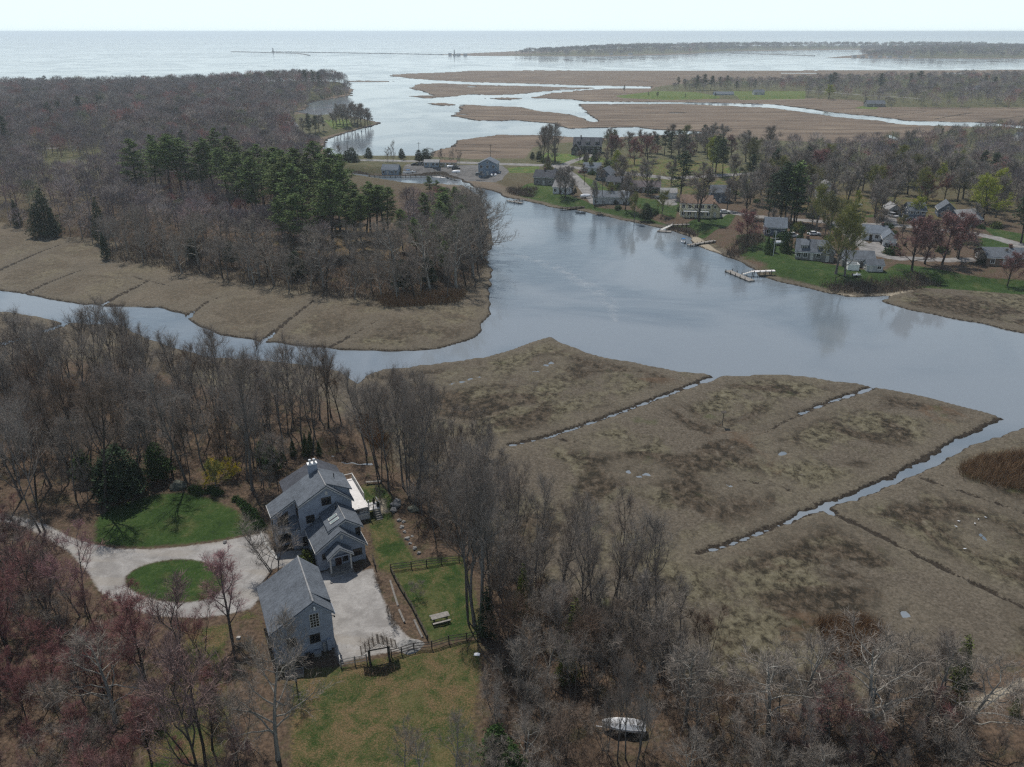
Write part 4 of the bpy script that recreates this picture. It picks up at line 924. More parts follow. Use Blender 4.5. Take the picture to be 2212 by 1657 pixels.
for x, y, yt, w in ((1022, 600, 452, 1.1), (1040, 560, 425, 1.2), (1048, 520, 415, 1.2), (1036, 540, 405, 1.1), (985, 622, 470, 1.1), (930, 628, 480, 1.1), (860, 632, 490, 1.1), (1010, 480, 402, 1.2), (700, 622, 500, 1.2), (560, 596, 480, 1.3), (430, 575, 470, 1.3)):
    tree('oak_pale', "oak_tree", x, y, yt, "big pale leafless oak leaning out at the water edge of the peninsula", "oak", "big oaks at the rim of the peninsula", w)
for x, y, yt in ((900, 560, 470), (940, 575, 480), (985, 560, 465), (1010, 545, 440), (870, 540, 450), (960, 600, 520), (925, 500, 415)):
    tree('pine', "pine_tree", x, y, yt, "dark green pine among the bare trees near the river tip of the peninsula", "pine", "pines at the river tip of the peninsula", 1.3)
for x, y, yt in ((925, 615, 555), (870, 625, 560), (640, 600, 540), (500, 570, 520), (415, 560, 515)):
    tree('holly', "evergreen_tree", x, y, yt, "low dark evergreen under the bare trees of the peninsula", "evergreen", "dark evergreens on the peninsula", 1.1)
for x, y, yt, w in ((105, 510, 405, 1.15), (85, 512, 440, 1.2), (120, 512, 450, 1.1), (40, 488, 430, .9), (222, 525, 425, .75), (230, 560, 500, .9)):
    tree('cedar', "cedar_tree", x, y, yt, "dark conical cedar at the back of the left salt marsh", "cedar", "dark cedars behind the left marsh", w)
for x, y in ((840, 655), (870, 652), (905, 650), (940, 645), (970, 640), (890, 642), (925, 640)): pass

# ---- conifers in the far left wood
for x, y, yt in ((112, 268, 220), (132, 262, 218), (172, 255, 207), (215, 250, 205), (225, 245, 207), (278, 268, 232), (275, 264, 230), (255, 290, 262), (250, 275, 240), (368, 262, 232), (385, 265, 232), (378, 268, 236), (335, 280, 258), (508, 232, 200), (100, 190, 163), (120, 190, 165), (370, 190, 162), (400, 188, 163), (430, 190, 162), (605, 180, 153), (618, 182, 152), (635, 182, 149), (650, 184, 150), (662, 186, 151), (676, 186, 151), (690, 188, 155), (620, 176, 155), (15, 265, 235), (40, 262, 235), (10, 300, 250), (400, 330, 280), (490, 320, 274), (545, 305, 285), (20, 320, 265)):
    tree('farpine', "conifer_tree", x, y, yt, "dark conifer standing above the bare wood at far left", "conifer", "dark conifers in the far left wood", 1.2)

# ---- village across the river
def vt(kind, name, cat, label, group, pts):
    for q in pts: tree(kind, name, q[0], q[1], q[2], label, cat, group, q[3] if len(q) > 3 else 1.0)
vt('shade', "shade_tree", "shade tree", "spreading leafless shade tree on a lawn of the far shore village", "bare shade trees of the village", [(1510, 478, 372, 1.25), (1345, 412, 345, 1.1), (1400, 420, 350, 1.3), (1222, 432, 365, 1.1), (1212, 425, 368, .9), (1350, 455, 385, .9), (1285, 448, 395, .8), (1200, 350, 272, .9), (1185, 345, 275, .9), (1172, 350, 280, .8), (1320, 345, 297, 1.0), (1415, 330, 287, 1.0), (1610, 470, 385, 1.1), (1570, 455, 395, 1.0), (1890, 470, 390, 1.1), (1900, 478, 395, 1.2), (1830, 450, 370, 1.2), (1790, 430, 350, 1.2), (1850, 420, 345, 1.3), (1960, 420, 350, 1.3), (2000, 430, 350, 1.3), (2080, 430, 355, 1.2), (2130, 440, 360, 1.3), (2050, 400, 335, 1.3), (1730, 400, 330, 1.2), (1580, 400, 340, 1.1), (1620, 360, 300, 1.1), (1960, 345, 285, 1.0), (2180, 420, 350, 1.2), (2150, 470, 390, 1.1), (1700, 455, 370, 1.1), (1660, 440, 365, 1.1), (1450, 400, 350, 1.1), (1520, 400, 355, 1.0), (1930, 440, 380, 1.1), (2110, 455, 390, 1.1), (1780, 480, 405, 1.1), (1740, 460, 385, 1.0)])
VMORE = [(1180, 345), (1300, 350), (1420, 345), (1560, 350), (1640, 370), (1640, 440), (1560, 430), (1440, 470), (1370, 460), (1260, 440), (1160, 400)]
VMORE2 = [(1600, 470), (1700, 470), (1850, 470), (2050, 470), (2212, 500), (2350, 520), (2350, 600), (2212, 590), (2000, 560), (1900, 545), (1800, 520), (1700, 520), (1620, 500)]
_tv = []
BIGT = [(1560, 385), (1650, 375), (1800, 370), (2000, 385), (2212, 400), (2350, 420), (2350, 500), (2212, 480), (2050, 452), (1950, 440), (1850, 445), (1750, 452), (1650, 450), (1570, 430)]
BIGT2 = [(1310, 318), (1420, 310), (1540, 308), (1660, 325), (1660, 372), (1540, 365), (1400, 360), (1320, 345)]
for i, (x, y, z) in enumerate(scatter(BIGT, 46, 7.0, 2.4, _tv) + scatter(BIGT2, 24, 7.0, 2.4, _tv)):
    kd = rnd.choice(['shade', 'shade', 'shade', 'green', 'vred', 'farpine', 'shade'])
    nm, ct = ("pine_tree", "pine") if kd == 'farpine' else ("shade_tree", "shade tree")
    K[kd].put(nm, x, y, z, rnd.uniform(10, 15), "tall dark pine in the belt behind the village" if kd == 'farpine' else "tall budding shade tree in the belt behind the village houses", ct, "pines in the belt behind the village" if kd == 'farpine' else "tall trees in the belt behind the village", rnd.uniform(1.1, 1.4))
for i, (x, y, z) in enumerate(scatter(VMORE, 32, 8.0, 2.4, _tv) + scatter(VMORE2, 34, 8.0, 2.4, _tv)):
    kd = rnd.choice(['shade', 'shade', 'green', 'shade'])
    K[kd].put("garden_tree", x, y, z, rnd.uniform(4, 7.5), "smaller budding garden tree between the houses of the far shore village", "garden tree", "small garden trees of the village", rnd.uniform(1.0, 1.35))
for i, (x, y, z) in enumerate(scatter(VMORE, 40, 5.0, 2.4, _tv) + scatter(VMORE2, 36, 5.0, 2.4, _tv)):
    kd = rnd.choice(['mound', 'mound_olive', 'holly', 'mound'])
    K[kd].put("garden_shrub", x, y, z, rnd.uniform(1.2, 2.6), "rounded evergreen shrub in a village garden", "garden shrub", "garden shrubs of the village", rnd.uniform(1.0, 1.4))
vt('green', "green_budding_tree", "budding tree", "shade tree hazed with olive green buds in the far shore village", "olive budding trees of the village", [(1805, 592, 455, 1.0), (1825, 596, 470, .9), (1790, 540, 430, 1.0), (1760, 505, 410, .9), (1690, 420, 345, 1.2), (1880, 430, 360, 1.2), (1985, 440, 370, 1.2), (1940, 385, 320, 1.2), (2060, 385, 330, 1.1), (1430, 470, 415, .9), (1370, 480, 420, .7)])
vt('lime', "lime_tree", "budding tree", "tree with fresh yellow green leaves in the far shore village", "yellow green trees of the village", [(1540, 372, 303, 1.0), (1330, 372, 330, 1.0), (1975, 478, 428, 1.2), (2125, 480, 388, 1.3), (2150, 450, 375, 1.2), (2030, 400, 355, 1.2), (1850, 460, 415, .7), (1990, 380, 342, 1.2)])
tree('lime', "willow_tree", 1790, 215, 185, "pale yellow green willow before the far right wood", "willow", None, 1.4)
vt('vred', "red_maple", "red maple", "tree with deep red spring buds in the far shore village", "red trees of the village", [(1330, 345, 295, 1.3), (1400, 350, 297, 1.4), (1370, 355, 305, 1.2), (1770, 375, 325, 1.4), (1760, 385, 330, 1.4), (1970, 585, 480, 1.25), (1998, 570, 478, 1.2), (2035, 572, 470, 1.3), (2070, 560, 472, 1.2), (2175, 618, 550, 1.1), (1615, 530, 460, 1.2), (2000, 440, 385, 1.2), (2040, 430, 380, 1.2), (1490, 350, 310, 1.2)])
vt('farpine', "pine_tree", "pine", "tall dark pine in the far shore village", "pines of the village", [(1470, 430, 328, 1.5), (1435, 335, 283, 1.5), (1450, 340, 285, 1.5), (1465, 335, 280, 1.4), (1480, 345, 290, 1.4), (1420, 332, 290, 1.4), (1545, 375, 290, 1.1), (1560, 385, 300, 1.1), (1670, 478, 370, 1.1), (1685, 482, 365, 1.1), (1695, 480, 350, 1.2), (1660, 470, 375, 1.1), (1720, 480, 385, 1.1), (1620, 395, 332, 1.2), (2120, 390, 325, 1.3), (2140, 400, 330, 1.4), (2000, 400, 345, 1.2), (1675, 390, 320, 1.2), (1925, 345, 310, 1.2), (2205, 525, 420, 1.4), (2080, 310, 280, 1.0), (2030, 310, 276, .8), (1640, 400, 345, 1.1)])
vt('farpine_green', "pine_tree", "pine", "bright green pine in the far shore village", "bright green pines of the village", [(1715, 482, 348, 1.3), (1708, 478, 352, 1.2), (1545, 380, 300, 1.0)])
vt('spruce', "arborvitae", "arborvitae", "dark pointed evergreen in the row beside the flagpole", "pointed evergreens by the flagpole", [(1657, 548, 508, .95), (1668, 545, 500, .8), (1692, 545, 492, .9), (1702, 543, 488, .9), (1725, 540, 488, 1.0), (1742, 532, 500, .9)])
vt('holly', "round_evergreen", "evergreen", "dark rounded evergreen shrub in a village garden", "dark garden evergreens of the village", [(1395, 478, 438, 1.3), (1285, 352, 322, 1.0), (1165, 348, 325, 1.3), (1150, 345, 328, 1.2), (2118, 570, 545, 1.3), (1265, 352, 325, .8)])
vt('holly', "cedar_tree", "cedar", "dark round cedar beside the road causeway", "cedars on the causeway", [(762, 358, 318, 1.4), (750, 357, 325, 1.3), (797, 345, 318, 1.2), (868, 345, 320, 1.1), (920, 352, 320, 1.4), (905, 350, 323, 1.2)])
vt('bushy', "bare_tree", "bare tree", "thin leafless tree on the roadside by the marina", "bare trees by the marina", [(734, 352, 315, 1.0), (838, 350, 320, .8), (848, 352, 305, .5), (955, 355, 322, .8), (975, 358, 325, .8), (990, 356, 325, .8), (930, 350, 320, 1.0)])
vt('shade', "bare_tree", "bare tree", "leafless tree on the shore of the small point in the bay", "bare trees on the bay point", [(735, 268, 228, 1.2), (750, 270, 228, 1.2), (765, 272, 225, 1.2), (780, 272, 228, 1.2), (795, 272, 238, 1.1), (720, 275, 245, 1.1), (742, 272, 232, 1.3), (758, 274, 230, 1.3), (772, 274, 230, 1.3), (788, 272, 235, 1.2), (728, 272, 240, 1.2), (800, 270, 246, 1.1), (635, 292, 262, 1.1), (690, 285, 250, 1.2), (670, 292, 255, 1.2), (655, 290, 258, 1.2)])
vt('farpine', "conifer_tree", "conifer", "dark conifer on the small point in the bay", "conifers on the bay point", [(668, 290, 245, 1.2), (682, 288, 250, 1.2), (700, 285, 252, 1.1), (610, 280, 255, 1.2)])
# far right wood
vt('farpine', "conifer_tree", "conifer", "dark conifer rising above the far right wood", "dark conifers in the far right wood", [(1348, 200, 184, 1.1), (1420, 212, 198, 1.4), (1400, 210, 198, 1.1), (1465, 188, 166, 1.4), (1478, 190, 170, 1.4), (1505, 195, 162, 1.4), (1520, 195, 160, 1.5), (1535, 195, 163, 1.4), (1555, 192, 166, 1.4), (1570, 192, 163, 1.4), (1798, 190, 156, 1.6), (1790, 192, 160, 1.4), (1900, 195, 158, 1.3), (1985, 182, 153, 1.8), (1965, 182, 158, 1.6), (2125, 190, 163, 1.4), (2145, 190, 165, 1.4), (1870, 228, 210, 1.3), (1590, 195, 175, 1.4), (1545, 212, 200, 1.3), (1480, 212, 202, 1.2), (1630, 195, 172, 1.2)])

# ---- woods beyond counting: bare crowns as one object each
def far_template(seed, h=12.0, n=150, w=.34, tw=.3, tl=1.9):
    r = np.random.default_rng(seed); T = Tubes(); T.add([(0, 0, -.5), (.1, 0, h * .5), (0, .1, h * .8)], [.2, .13, .04], 4)
    for i in range(5):
        a = i * 1.3 + r.uniform(0, .4); T.add([(0, 0, h * r.uniform(.25, .5)), (cos(a) * h * w * .5, sin(a) * h * w * .5, h * .68), (cos(a) * h * w * .85, sin(a) * h * w * .85, h * .88)], [.11, .07, .02], 3)
    d = unit(r.normal(size=(n, 3)) + [0, 0, .35]); rad = np.cbrt(r.uniform(.2, 1, n))
    c = d * rad[:, None] * [h * w, h * w, h * .4] + [0, 0, h * .58]
    v, f = slivers(c - d * tl * .5, unit(d + [0, 0, .5] + .3 * r.normal(size=d.shape)), tl * r.uniform(.6, 1.3, n), np.full(n, tw), r)
    tv = np.concatenate(T.v); tq = np.concatenate(T.q)
    tri = np.concatenate([tq[:, [0, 1, 2]], tq[:, [0, 2, 3]], f + len(tv)])
    return np.concatenate([tv, v]), tri
t = NT("far wood twigs")
_c = t.color_attr("tint")
M['farwood'] = t.done(t.mix(t.step(t.noise(.12, 4, .6), .35, .65), t.mix(.3, _c, (.06, .055, .05)), _c), .95, .1)
PAL = 2.2 * np.array([(.118, .098, .10), (.14, .118, .115), (.085, .076, .08), (.13, .095, .092), (.17, .085, .078), (.11, .115, .07), (.095, .08, .08), (.155, .135, .125)])
def wood(name, pts, temps, hmin, hmax, label=None, wt=None):
    V = []; F = []; C = []; k = 0
    for x, y, z in pts:
        v, f = temps[rnd.randrange(len(temps))]; a = rnd.uniform(0, 2 * pi); s = rnd.uniform(hmin, hmax) / 12.0; ws = s * rnd.uniform(.9, 1.3)
        V.append(np.stack([(v[:, 0] * cos(a) - v[:, 1] * sin(a)) * ws + x, (v[:, 0] * sin(a) + v[:, 1] * cos(a)) * ws + y, v[:, 2] * s + z], 1)); F.append(f + k); k += len(v)
        c = PAL[rnd.choices(range(len(PAL)), wt)[0]] * rnd.uniform(.6, 1.25); C.append(np.repeat([[*c, 1]], len(v), 0))
    me = np_mesh(name, np.concatenate(V), tris=np.concatenate(F)); ca = me.attributes.new("tint", 'FLOAT_COLOR', 'POINT'); ca.data.foreach_set("color", np.concatenate(C).astype(np.float32).ravel())
    return tag(mesh_obj(name, me, M['farwood']), label, None, None, "stuff")
mid_t = [far_template(300 + i, n=420, tw=.10, tl=1.6, w=.36) for i in range(4)]
far_t = [far_template(320 + i, n=230, tw=.17, tl=1.9, w=.4) for i in range(4)]
vfar_t = [far_template(340 + i, n=90, tw=.5, tl=3.0, w=.5) for i in range(3)]
wts = [5, 4, 4, 3, 1.2, .6, 4, 3]
tkl = list(tkp)
PBACK = [(230, 500), (400, 520), (560, 540), (700, 555), (850, 555), (950, 535), (1010, 500), (1020, 478), (960, 462), (860, 456), (760, 448), (720, 430), (680, 385), (640, 380), (500, 400), (360, 400), (230, 430)]
wood("peninsula_wood", scatter(PBACK, 400, 4.8, taken=tkl, holes=[[(715, 440), (880, 440), (885, 560), (715, 560)]]), mid_t, 7, 11.5, "bare grey wood on the peninsula behind its edge trees", wts)
PLEFT = [(-420, 470), (0, 475), (60, 492), (170, 508), (260, 522), (230, 430), (360, 400), (500, 400), (640, 380), (682, 370), (690, 318), (500, 300), (200, 300), (-420, 300)]
field = [(100, 345), (230, 350), (260, 385), (180, 410), (80, 400)]
wood("near_left_wood", scatter(PLEFT, 900, 5.5, taken=tkl, holes=[field]), mid_t, 8, 13, "bare grey wood filling the left side behind the marsh", wts)
PFAR = [(-420, 300), (200, 300), (500, 300), (640, 300), (612, 272), (640, 238), (664, 222), (704, 211), (750, 202), (752, 194), (740, 190), (700, 187), (300, 189), (0, 193), (-420, 186)]
wood("far_left_wood", scatter(PFAR, 2900, 8.0, taken=[]), far_t, 9, 16, "far bare purplish wood between the bay and the sea at left", [4, 3, 4, 3, 2.0, .7, 4, 3])
VW = [(1640, 330), (1800, 325), (1950, 318), (2050, 295), (2212, 285), (2640, 275), (2640, 520), (2230, 480), (2140, 420), (2050, 400), (1850, 410), (1720, 395), (1650, 370)]
wood("village_wood", scatter(VW, 560, 7.0, taken=[], road=4), mid_t, 8, 13.5, "bare wood between the village houses and the wide marsh", [4, 3, 3, 3, 1.2, 2.2, 3, 3])
RW = [(1440, 196), (1480, 186), (1600, 182), (1700, 178), (2000, 168), (2300, 163), (2640, 162), (2640, 236), (2212, 229), (2060, 229), (1920, 229), (1860, 212), (1760, 208), (1660, 200), (1500, 198)]
wood("far_right_wood", scatter(RW, 1300, 9.0, taken=[]), far_t, 7.5, 13, "far bare wood with a few conifers beyond the wide marsh at right", [4, 3, 4, 2, 1.4, 2, 4, 3])
IW = [(1110, 119.0), (1200, 120), (1300, 119.5), (1474, 114.5), (1600, 108.5), (1844, 105), (1900, 113), (1850, 119), (1890, 124.5), (2150, 125), (2300, 124), (2600, 124), (2600, 101), (2212, 101), (1900, 102), (1500, 103), (1300, 107), (1150, 112)]
def scatter_far(poly, n):
    w = W(poly, 1.0); c = nr.uniform(w.min(0), w.max(0), (n * 12, 2)); c = c[_poly_sd(c, w) > 0][:n]; z = HN(c); return [(a, b, q) for (a, b), q in zip(c, z) if q > .2]
wood("distant_shore_wood", scatter_far(IW, 3600), vfar_t, 12, 20, "hazy wooded shore across the bay under the sky", [4, 3, 4, 1, .3, 2.5, 4, 3])
# ------------------------------------------------------------------ building parts
SID = dict(blue=siding("blue grey siding", (.285, .325, .39)), grey=siding("weathered grey shingle wall", (.20, .195, .185)), white=siding("white clapboard", (.68, .69, .69)), slate=siding("slate blue clapboard", (.115, .14, .18)), pale=siding("pale grey clapboard", (.42, .43, .43)),
           yellow=siding("cream yellow clapboard", (.62, .55, .36)), dark=siding("dark shingle wall", (.07, .068, .07)), brown=siding("brown clapboard", (.17, .12, .09)), marina=siding("blue marina siding", (.22, .29, .37)), tan=siding("olive tan boards", (.30, .26, .16)))
ROOF = dict(grey=shingle("grey asphalt shingle", (.10, .113, .13)), dark=shingle("dark asphalt shingle", (.06, .064, .075)), brown=shingle("brown asphalt shingle", (.17, .115, .085)), pale=shingle("pale grey shingle", (.24, .24, .24)), blue=shingle("blue grey shingle", (.12, .14, .165)), purple=shingle("dull purple brown shingle", (.10, .085, .09)))

def gable_roof(mb, x0, x1, xr, z0, z1, zr, y0, y1, th=.16, m=0):
    """two slopes from ridge (xr, zr) down to eaves (x0, z0) and (x1, z1), with thickness"""
    mb.prism_y([(x0, z0), (xr, zr), (x1, z1), (x1, z1 + th), (xr, zr + th * 1.15), (x0, z0 + th)][::-1] if False else [(x0, z0), (xr, zr), (x1, z1), (x1, z1 + th), (xr, zr + th * 1.15), (x0, z0 + th)], y0, y1, m)
    return mb

def window(parent, side, a, z, w, h, at_, frame=None, two=False, name="window", pane_child=False, mull=1):
    """window standing a few centimetres proud of a wall. side: 'y-','y+' gable ends, 'x-','x+' eave sides; a = centre along the wall, at_ = wall plane"""
    fr = frame or M['white']; mb = MB(); t = .07 if pane_child else .1
    def bx(b, a0, a1, z0, z1, d0, d1, m):
        if side == 'y-': b.box(a0, a1, at_ - d1, at_ - d0, z0, z1, m)
        elif side == 'y+': b.box(a0, a1, at_ + d0, at_ + d1, z0, z1, m)
        elif side == 'x-': b.box(at_ - d1, at_ - d0, a0, a1, z0, z1, m)
        else: b.box(at_ + d0, at_ + d1, a0, a1, z0, z1, m)
    L, R, B, Tt = a - w / 2, a + w / 2, z, z + h
    bx(mb, L - t, R + t, Tt, Tt + t, -.05, .06, 0); bx(mb, L - t * 1.4, R + t * 1.4, B - t, B, -.05, .09, 0)
    bx(mb, L - t, L, B, Tt, -.05, .06, 0); bx(mb, R, R + t, B, Tt, -.05, .06, 0)
    for i in range(1, mull + 1):
        c = L + w * i / (mull + 1); bx(mb, c - .03, c + .03, B, Tt, .025, .05, 0)
    if pane_child:
        o = mb.build(name, fr, parent); g = MB(); bx(g, L, R, B, Tt, -.05, .02, 0); g.build("pane", M['glass'], o)
    else:
        bx(mb, L, R, B, Tt, -.05, .02, 1); o = mb.build(name, [fr, M['glass']], parent)
    return o

def house(name, label, px, py, w_px, depth, wall=2.7, rise=2.2, ridge='x', rot=0.0, side='grey', roof='grey', nx=3, ny=2, storeys=1, chim=None, door=True, garage=0, dormer=0, cat="house", over=.35, deck=False, group=None, trim=None, hide_sides=False, z=None):
    """gabled house whose near side's foot is centred on picture point (px, py) and w_px wide in the 2212 px frame"""
    p = spot(px, py); k = px_per_m(px, py); w = w_px / k
    rz = radians(rot); fx, fy = p[0] - sin(rz) * depth / 2, p[1] + cos(rz) * depth / 2
    _avoid.append(((fx, fy), max(w, depth) * .55))
    root = empty(name, (fx, fy, p[2] if z is None else z), rz + (pi / 2 if ridge == 'x' else 0), label, cat, group)
    W_, L_ = (depth, w) if ridge == 'x' else (w, depth)
    hx, hy = W_ / 2, L_ / 2; zr = wall + rise; wm = SID[side]; tr = trim or M['white']
    MB().prism_y([(-hx, -1.2), (hx, -1.2), (hx, wall), (0, zr), (-hx, wall)], -hy, hy).build("wall", wm, root)
    sl = rise / hx
    r = gable_roof(MB(), -hx - over, hx + over, 0, wall - over * sl + .03, wall - over * sl + .03, zr + .03, -hy - over, hy + over).build("roof", ROOF[roof], root)
    fb = MB()
    for s in (-1, 1): fb.box(s * (hx + over) - .05, s * (hx + over) + .05, -hy - over, hy + over, wall - over * sl - .13, wall - over * sl + .05)
    fb.build("fascia", tr, root)
    if chim is not None:
        MB().box(-.45 + chim[0], .45 + chim[0], chim[1] * hy - .35, chim[1] * hy + .35, wall, zr + 1.1).box(-.52 + chim[0], .52 + chim[0], chim[1] * hy - .42, chim[1] * hy + .42, zr + 1.1, zr + 1.25).build("chimney", M['brick'], r)
    sh = wall / storeys
    fs = 'x-' if ridge == 'x' else 'y-'; bs = 'x+' if ridge == 'x' else 'y+'
    sides = [(fs, nx, hy if ridge == 'x' else hx, hx if ridge == 'x' else hy), (bs, nx, hy if ridge == 'x' else hx, hx if ridge == 'x' else hy)] + [(q, ny, hx if ridge == 'x' else hy, hy if ridge == 'x' else hx) for q in (('y-', 'y+') if ridge == 'x' else ('x-', 'x+'))]
    for sd, n, half, plane in sides:
        pl = plane if sd[1] == '+' else -plane
        if garage and sd == fs:
            for i in range(garage):
                a = -half + 2 * half * (i + .5) / garage; gw = min(2.6, 2 * half / garage - .4); g = MB()
                if fs == 'x-': g.box(pl - .04, pl + .05, a - gw / 2, a + gw / 2, 0, 2.15)
                else: g.box(a - gw / 2, a + gw / 2, pl - .04, pl + .05, 0, 2.15)
                g.build("garage_door", M['white'] if side != 'pale' else M['bronze'], root)
            continue
        for s in range(storeys):
            for i in range(n):
                a = -half + 2 * half * (i + .5) / n
                if sd == fs and s == 0 and door and i == n // 2:
                    g = MB(); d = .05
                    if fs == 'x-': g.box(pl - d, pl + .05, a - .5, a + .5, 0, 2.1)
                    else: g.box(a - .5, a + .5, pl - d, pl + .05, 0, 2.1)
                    do = g.build("door", M['cream'] if side != 'white' else M['bronze'], root); h_ = MB()
                    if fs == 'x-': h_.box(pl - d - .05, pl - d, a + .36, a + .42, 1.0, 1.1)
                    else: h_.box(a + .36, a + .42, pl - d - .05, pl - d, 1.0, 1.1)
                    h_.build("handle", M['steel'], do); continue
                window(root, sd, a, s * sh + .85, min(1.15, 1.4 * half / n), min(1.3, sh - 1.3), pl, tr)
        gab = (sd in ('y-', 'y+'))
        if gab and rise > 2.0: window(root, sd, 0, wall + .25, .8, min(1.0, rise - 1.1), pl, tr)
    for i in range(dormer):
        a = -hy + 2 * hy * (i + .5) / dormer; d = MB(); zz = wall + rise * .22; dw = min(2.2, 1.4 * hy / dormer)
        xo = -hx * .78
        d.box(xo, xo * .25, a - dw / 2, a + dw / 2, zz - .5, zz + 1.15); dd = d.build("dormer", wm, r)
        q = MB().add([(xo - .25, a - dw / 2 - .2, zz + 1.1), (xo - .25, a + dw / 2 + .2, zz + 1.1), (0, a + dw / 2 + .2, zr + .1), (0, a - dw / 2 - .2, zr + .1), (xo - .25, a - dw / 2 - .2, zz + 1.22), (xo - .25, a + dw / 2 + .2, zz + 1.22), (0, a + dw / 2 + .2, zr + .22), (0, a - dw / 2 - .2, zr + .22)], [(0, 3, 2, 1), (4, 5, 6, 7), (0, 1, 5, 4), (1, 2, 6, 5), (2, 3, 7, 6), (3, 0, 4, 7)]); q.build("dormer_roof", ROOF[roof], r)
        window(r, 'x-', a, zz + .1, dw * .6, .75, xo, tr)
    if deck:
        d = MB(); y0, y1 = (-hy * .8, hy * .8) if ridge == 'x' else (-hx * .8, hx * .8); f0 = hx if ridge == 'x' else hy; zz = sh * (storeys - 1) if storeys > 1 else .4
        def bx(u0, u1, v0, v1, a0, a1):
            if ridge == 'x': d.box(-f0 - v1, -f0 - v0, u0, u1, a0, a1)
            else: d.box(u0, u1, -f0 - v1, -f0 - v0, a0, a1)
        bx(y0, y1, .06, 2.2, zz - .15, zz); bx(y0, y1, 2.1, 2.18, zz + .85, zz + .93)
        n = max(4, int((y1 - y0) / 1.2))
        for i in range(n + 1): u = y0 + (y1 - y0 - .08) * i / n; bx(u, u + .08, 2.1, 2.18, -.5, zz + .85)
        d.build("deck", M['white'], root)
    return root

# ------------------------------------------------------------------ the grey house in the foreground
HX, HY, HT, GZ = -20.28, 92.63, .45, H(-22.0, 95.0)
hs = empty("grey_house", (HX, HY, GZ), HT, "large blue grey clapboard house with stepped gables and skylights above the gravel court", "house")
sd_, rf_ = SID['blue'], ROOF['grey']
# walls: front block, middle block, main block, set-back wing, rear block
MB().prism_y([(-6.52, -.6), (0, -.6), (0, 2.68), (-3.19, 5.5), (-6.52, 3.28)], 0, 6.1).build("wall", sd_, hs)
MB().prism_y([(-4.4, 2.6), (-.06, 2.6), (-.06, 4.78), (-2.1, 6.24), (-4.4, 5.1)], 1.41, 6.08).build("wall", sd_, hs)
MB().prism_y([(-7.38, -.6), (.1, -.6), (.1, 6.32), (-3.32, 9.26), (-7.38, 7.02)], 6.1, 11.3).build("wall", sd_, hs)
MB().prism_y([(-10.6, -.6), (-7.39, -.6), (-7.39, 7.02), (-10.6, 5.24)], 8.19, 11.3).build("wall", sd_, hs)
MB().prism_y([(-8.0, -.6), (.0, -.6), (.0, 7.0), (-2.67, 8.75), (-8.0, 6.4)], 11.31, 15.0).build("wall", sd_, hs)
# roofs
gable_roof(MB(), -6.85, .32, -3.19, 3.06, 2.40, 5.52, -.25, 6.08).build("roof", rf_, hs)
mr = gable_roof(MB(), -4.62, .30, -2.1, 4.99, 4.52, 6.26, 1.16, 6.09).build("roof", rf_, hs)
main = MB()
gable_roof(main, -7.40, .42, -3.32, 7.03, 6.05, 9.29, 5.85, 11.5)
main.add([(-7.40, 7.93, 7.02), (-7.40, 11.5, 7.02), (-10.95, 11.5, 5.03), (-10.95, 7.93, 5.03), (-7.40, 7.93, 7.18), (-7.40, 11.5, 7.18), (-10.95, 11.5, 5.2), (-10.95, 7.93, 5.2)], [(0, 1, 2, 3), (7, 6, 5, 4), (0, 4, 5, 1), (1, 5, 6, 2), (2, 6, 7, 3), (3, 7, 4, 0)])
mainr = main.build("roof", rf_, hs)
gable_roof(MB(), -8.3, .35, -2.67, 6.25, 6.85, 8.78, 11.52, 15.25).build("roof", ROOF['dark'], hs)
# dormer along the right slope: shallower roof and its triangular cheek
MB().prism_y([(-3.0, 8.8), (.1, 6.0), (.1, 7.62), (-3.2, 9.2)], 6.75, 11.28).build("dormer", sd_, mainr)
dm = MB(); dm.add([(-3.32, 6.6, 9.5), (.45, 6.6, 7.62), (.45, 11.52, 7.62), (-3.32, 11.52, 9.5), (-3.32, 6.6, 9.36), (.45, 6.6, 7.47), (.45, 11.52, 7.47), (-3.32, 11.52, 9.36)], [(0, 1, 2, 3), (7, 6, 5, 4), (0, 4, 5, 1), (1, 5, 6, 2), (2, 6, 7, 3), (3, 7, 4, 0)]); dm.build("dormer_roof", rf_, mainr)
rd_ = MB().tube([(-3.32, 5.85, 9.5), (-3.32, 11.5, 9.5)], .09, 6).tube([(-2.1, 1.16, 6.46), (-2.1, 6.05, 6.46)], .08, 6).build("ridge_cap", ROOF['pale'], mainr)
# skylights
for u0, u1 in ((2.2, 2.75), (3.15, 3.7)):
    s0 = (6.26 - 4.99) / (4.62 - 2.1); f = lambda u: 6.26 + .17 - (-2.1 - u) * s0
    sk = MB(); a, b = -4.0, -2.75; v0, v1 = u0 - .25 + .1, u1 - .25 + .1
    sk.add([(a, v0, f(a)), (b, v0, f(b)), (b, v1, f(b)), (a, v1, f(a)), (a, v0, f(a) + .14), (b, v0, f(b) + .14), (b, v1, f(b) + .14), (a, v1, f(a) + .14)], [(3, 2, 1, 0), (4, 5, 6, 7), (0, 1, 5, 4), (1, 2, 6, 5), (2, 3, 7, 6), (3, 0, 4, 7)])
    so = sk.build("skylight", M['cream'], mr); g = MB(); a += .08; b -= .08; v0 += .08; v1 -= .08
    g.add([(a, v0, f(a) + .15), (b, v0, f(b) + .15), (b, v1, f(b) + .15), (a, v1, f(a) + .15)], [(0, 1, 2, 3)]).build("pane", flat("skylight glass", (.22, .28, .28), .15, .6), so)
MB().box(-2.62, -2.5, 4.6, 4.72, 6.0, 6.75).build("vent_pipe", M['black'], mr)
MB().tube([(-1.4, 9.3, 8.2), (-1.4, 9.3, 9.2)], .07, 6).build("vent_pipe", M['black'], mainr)
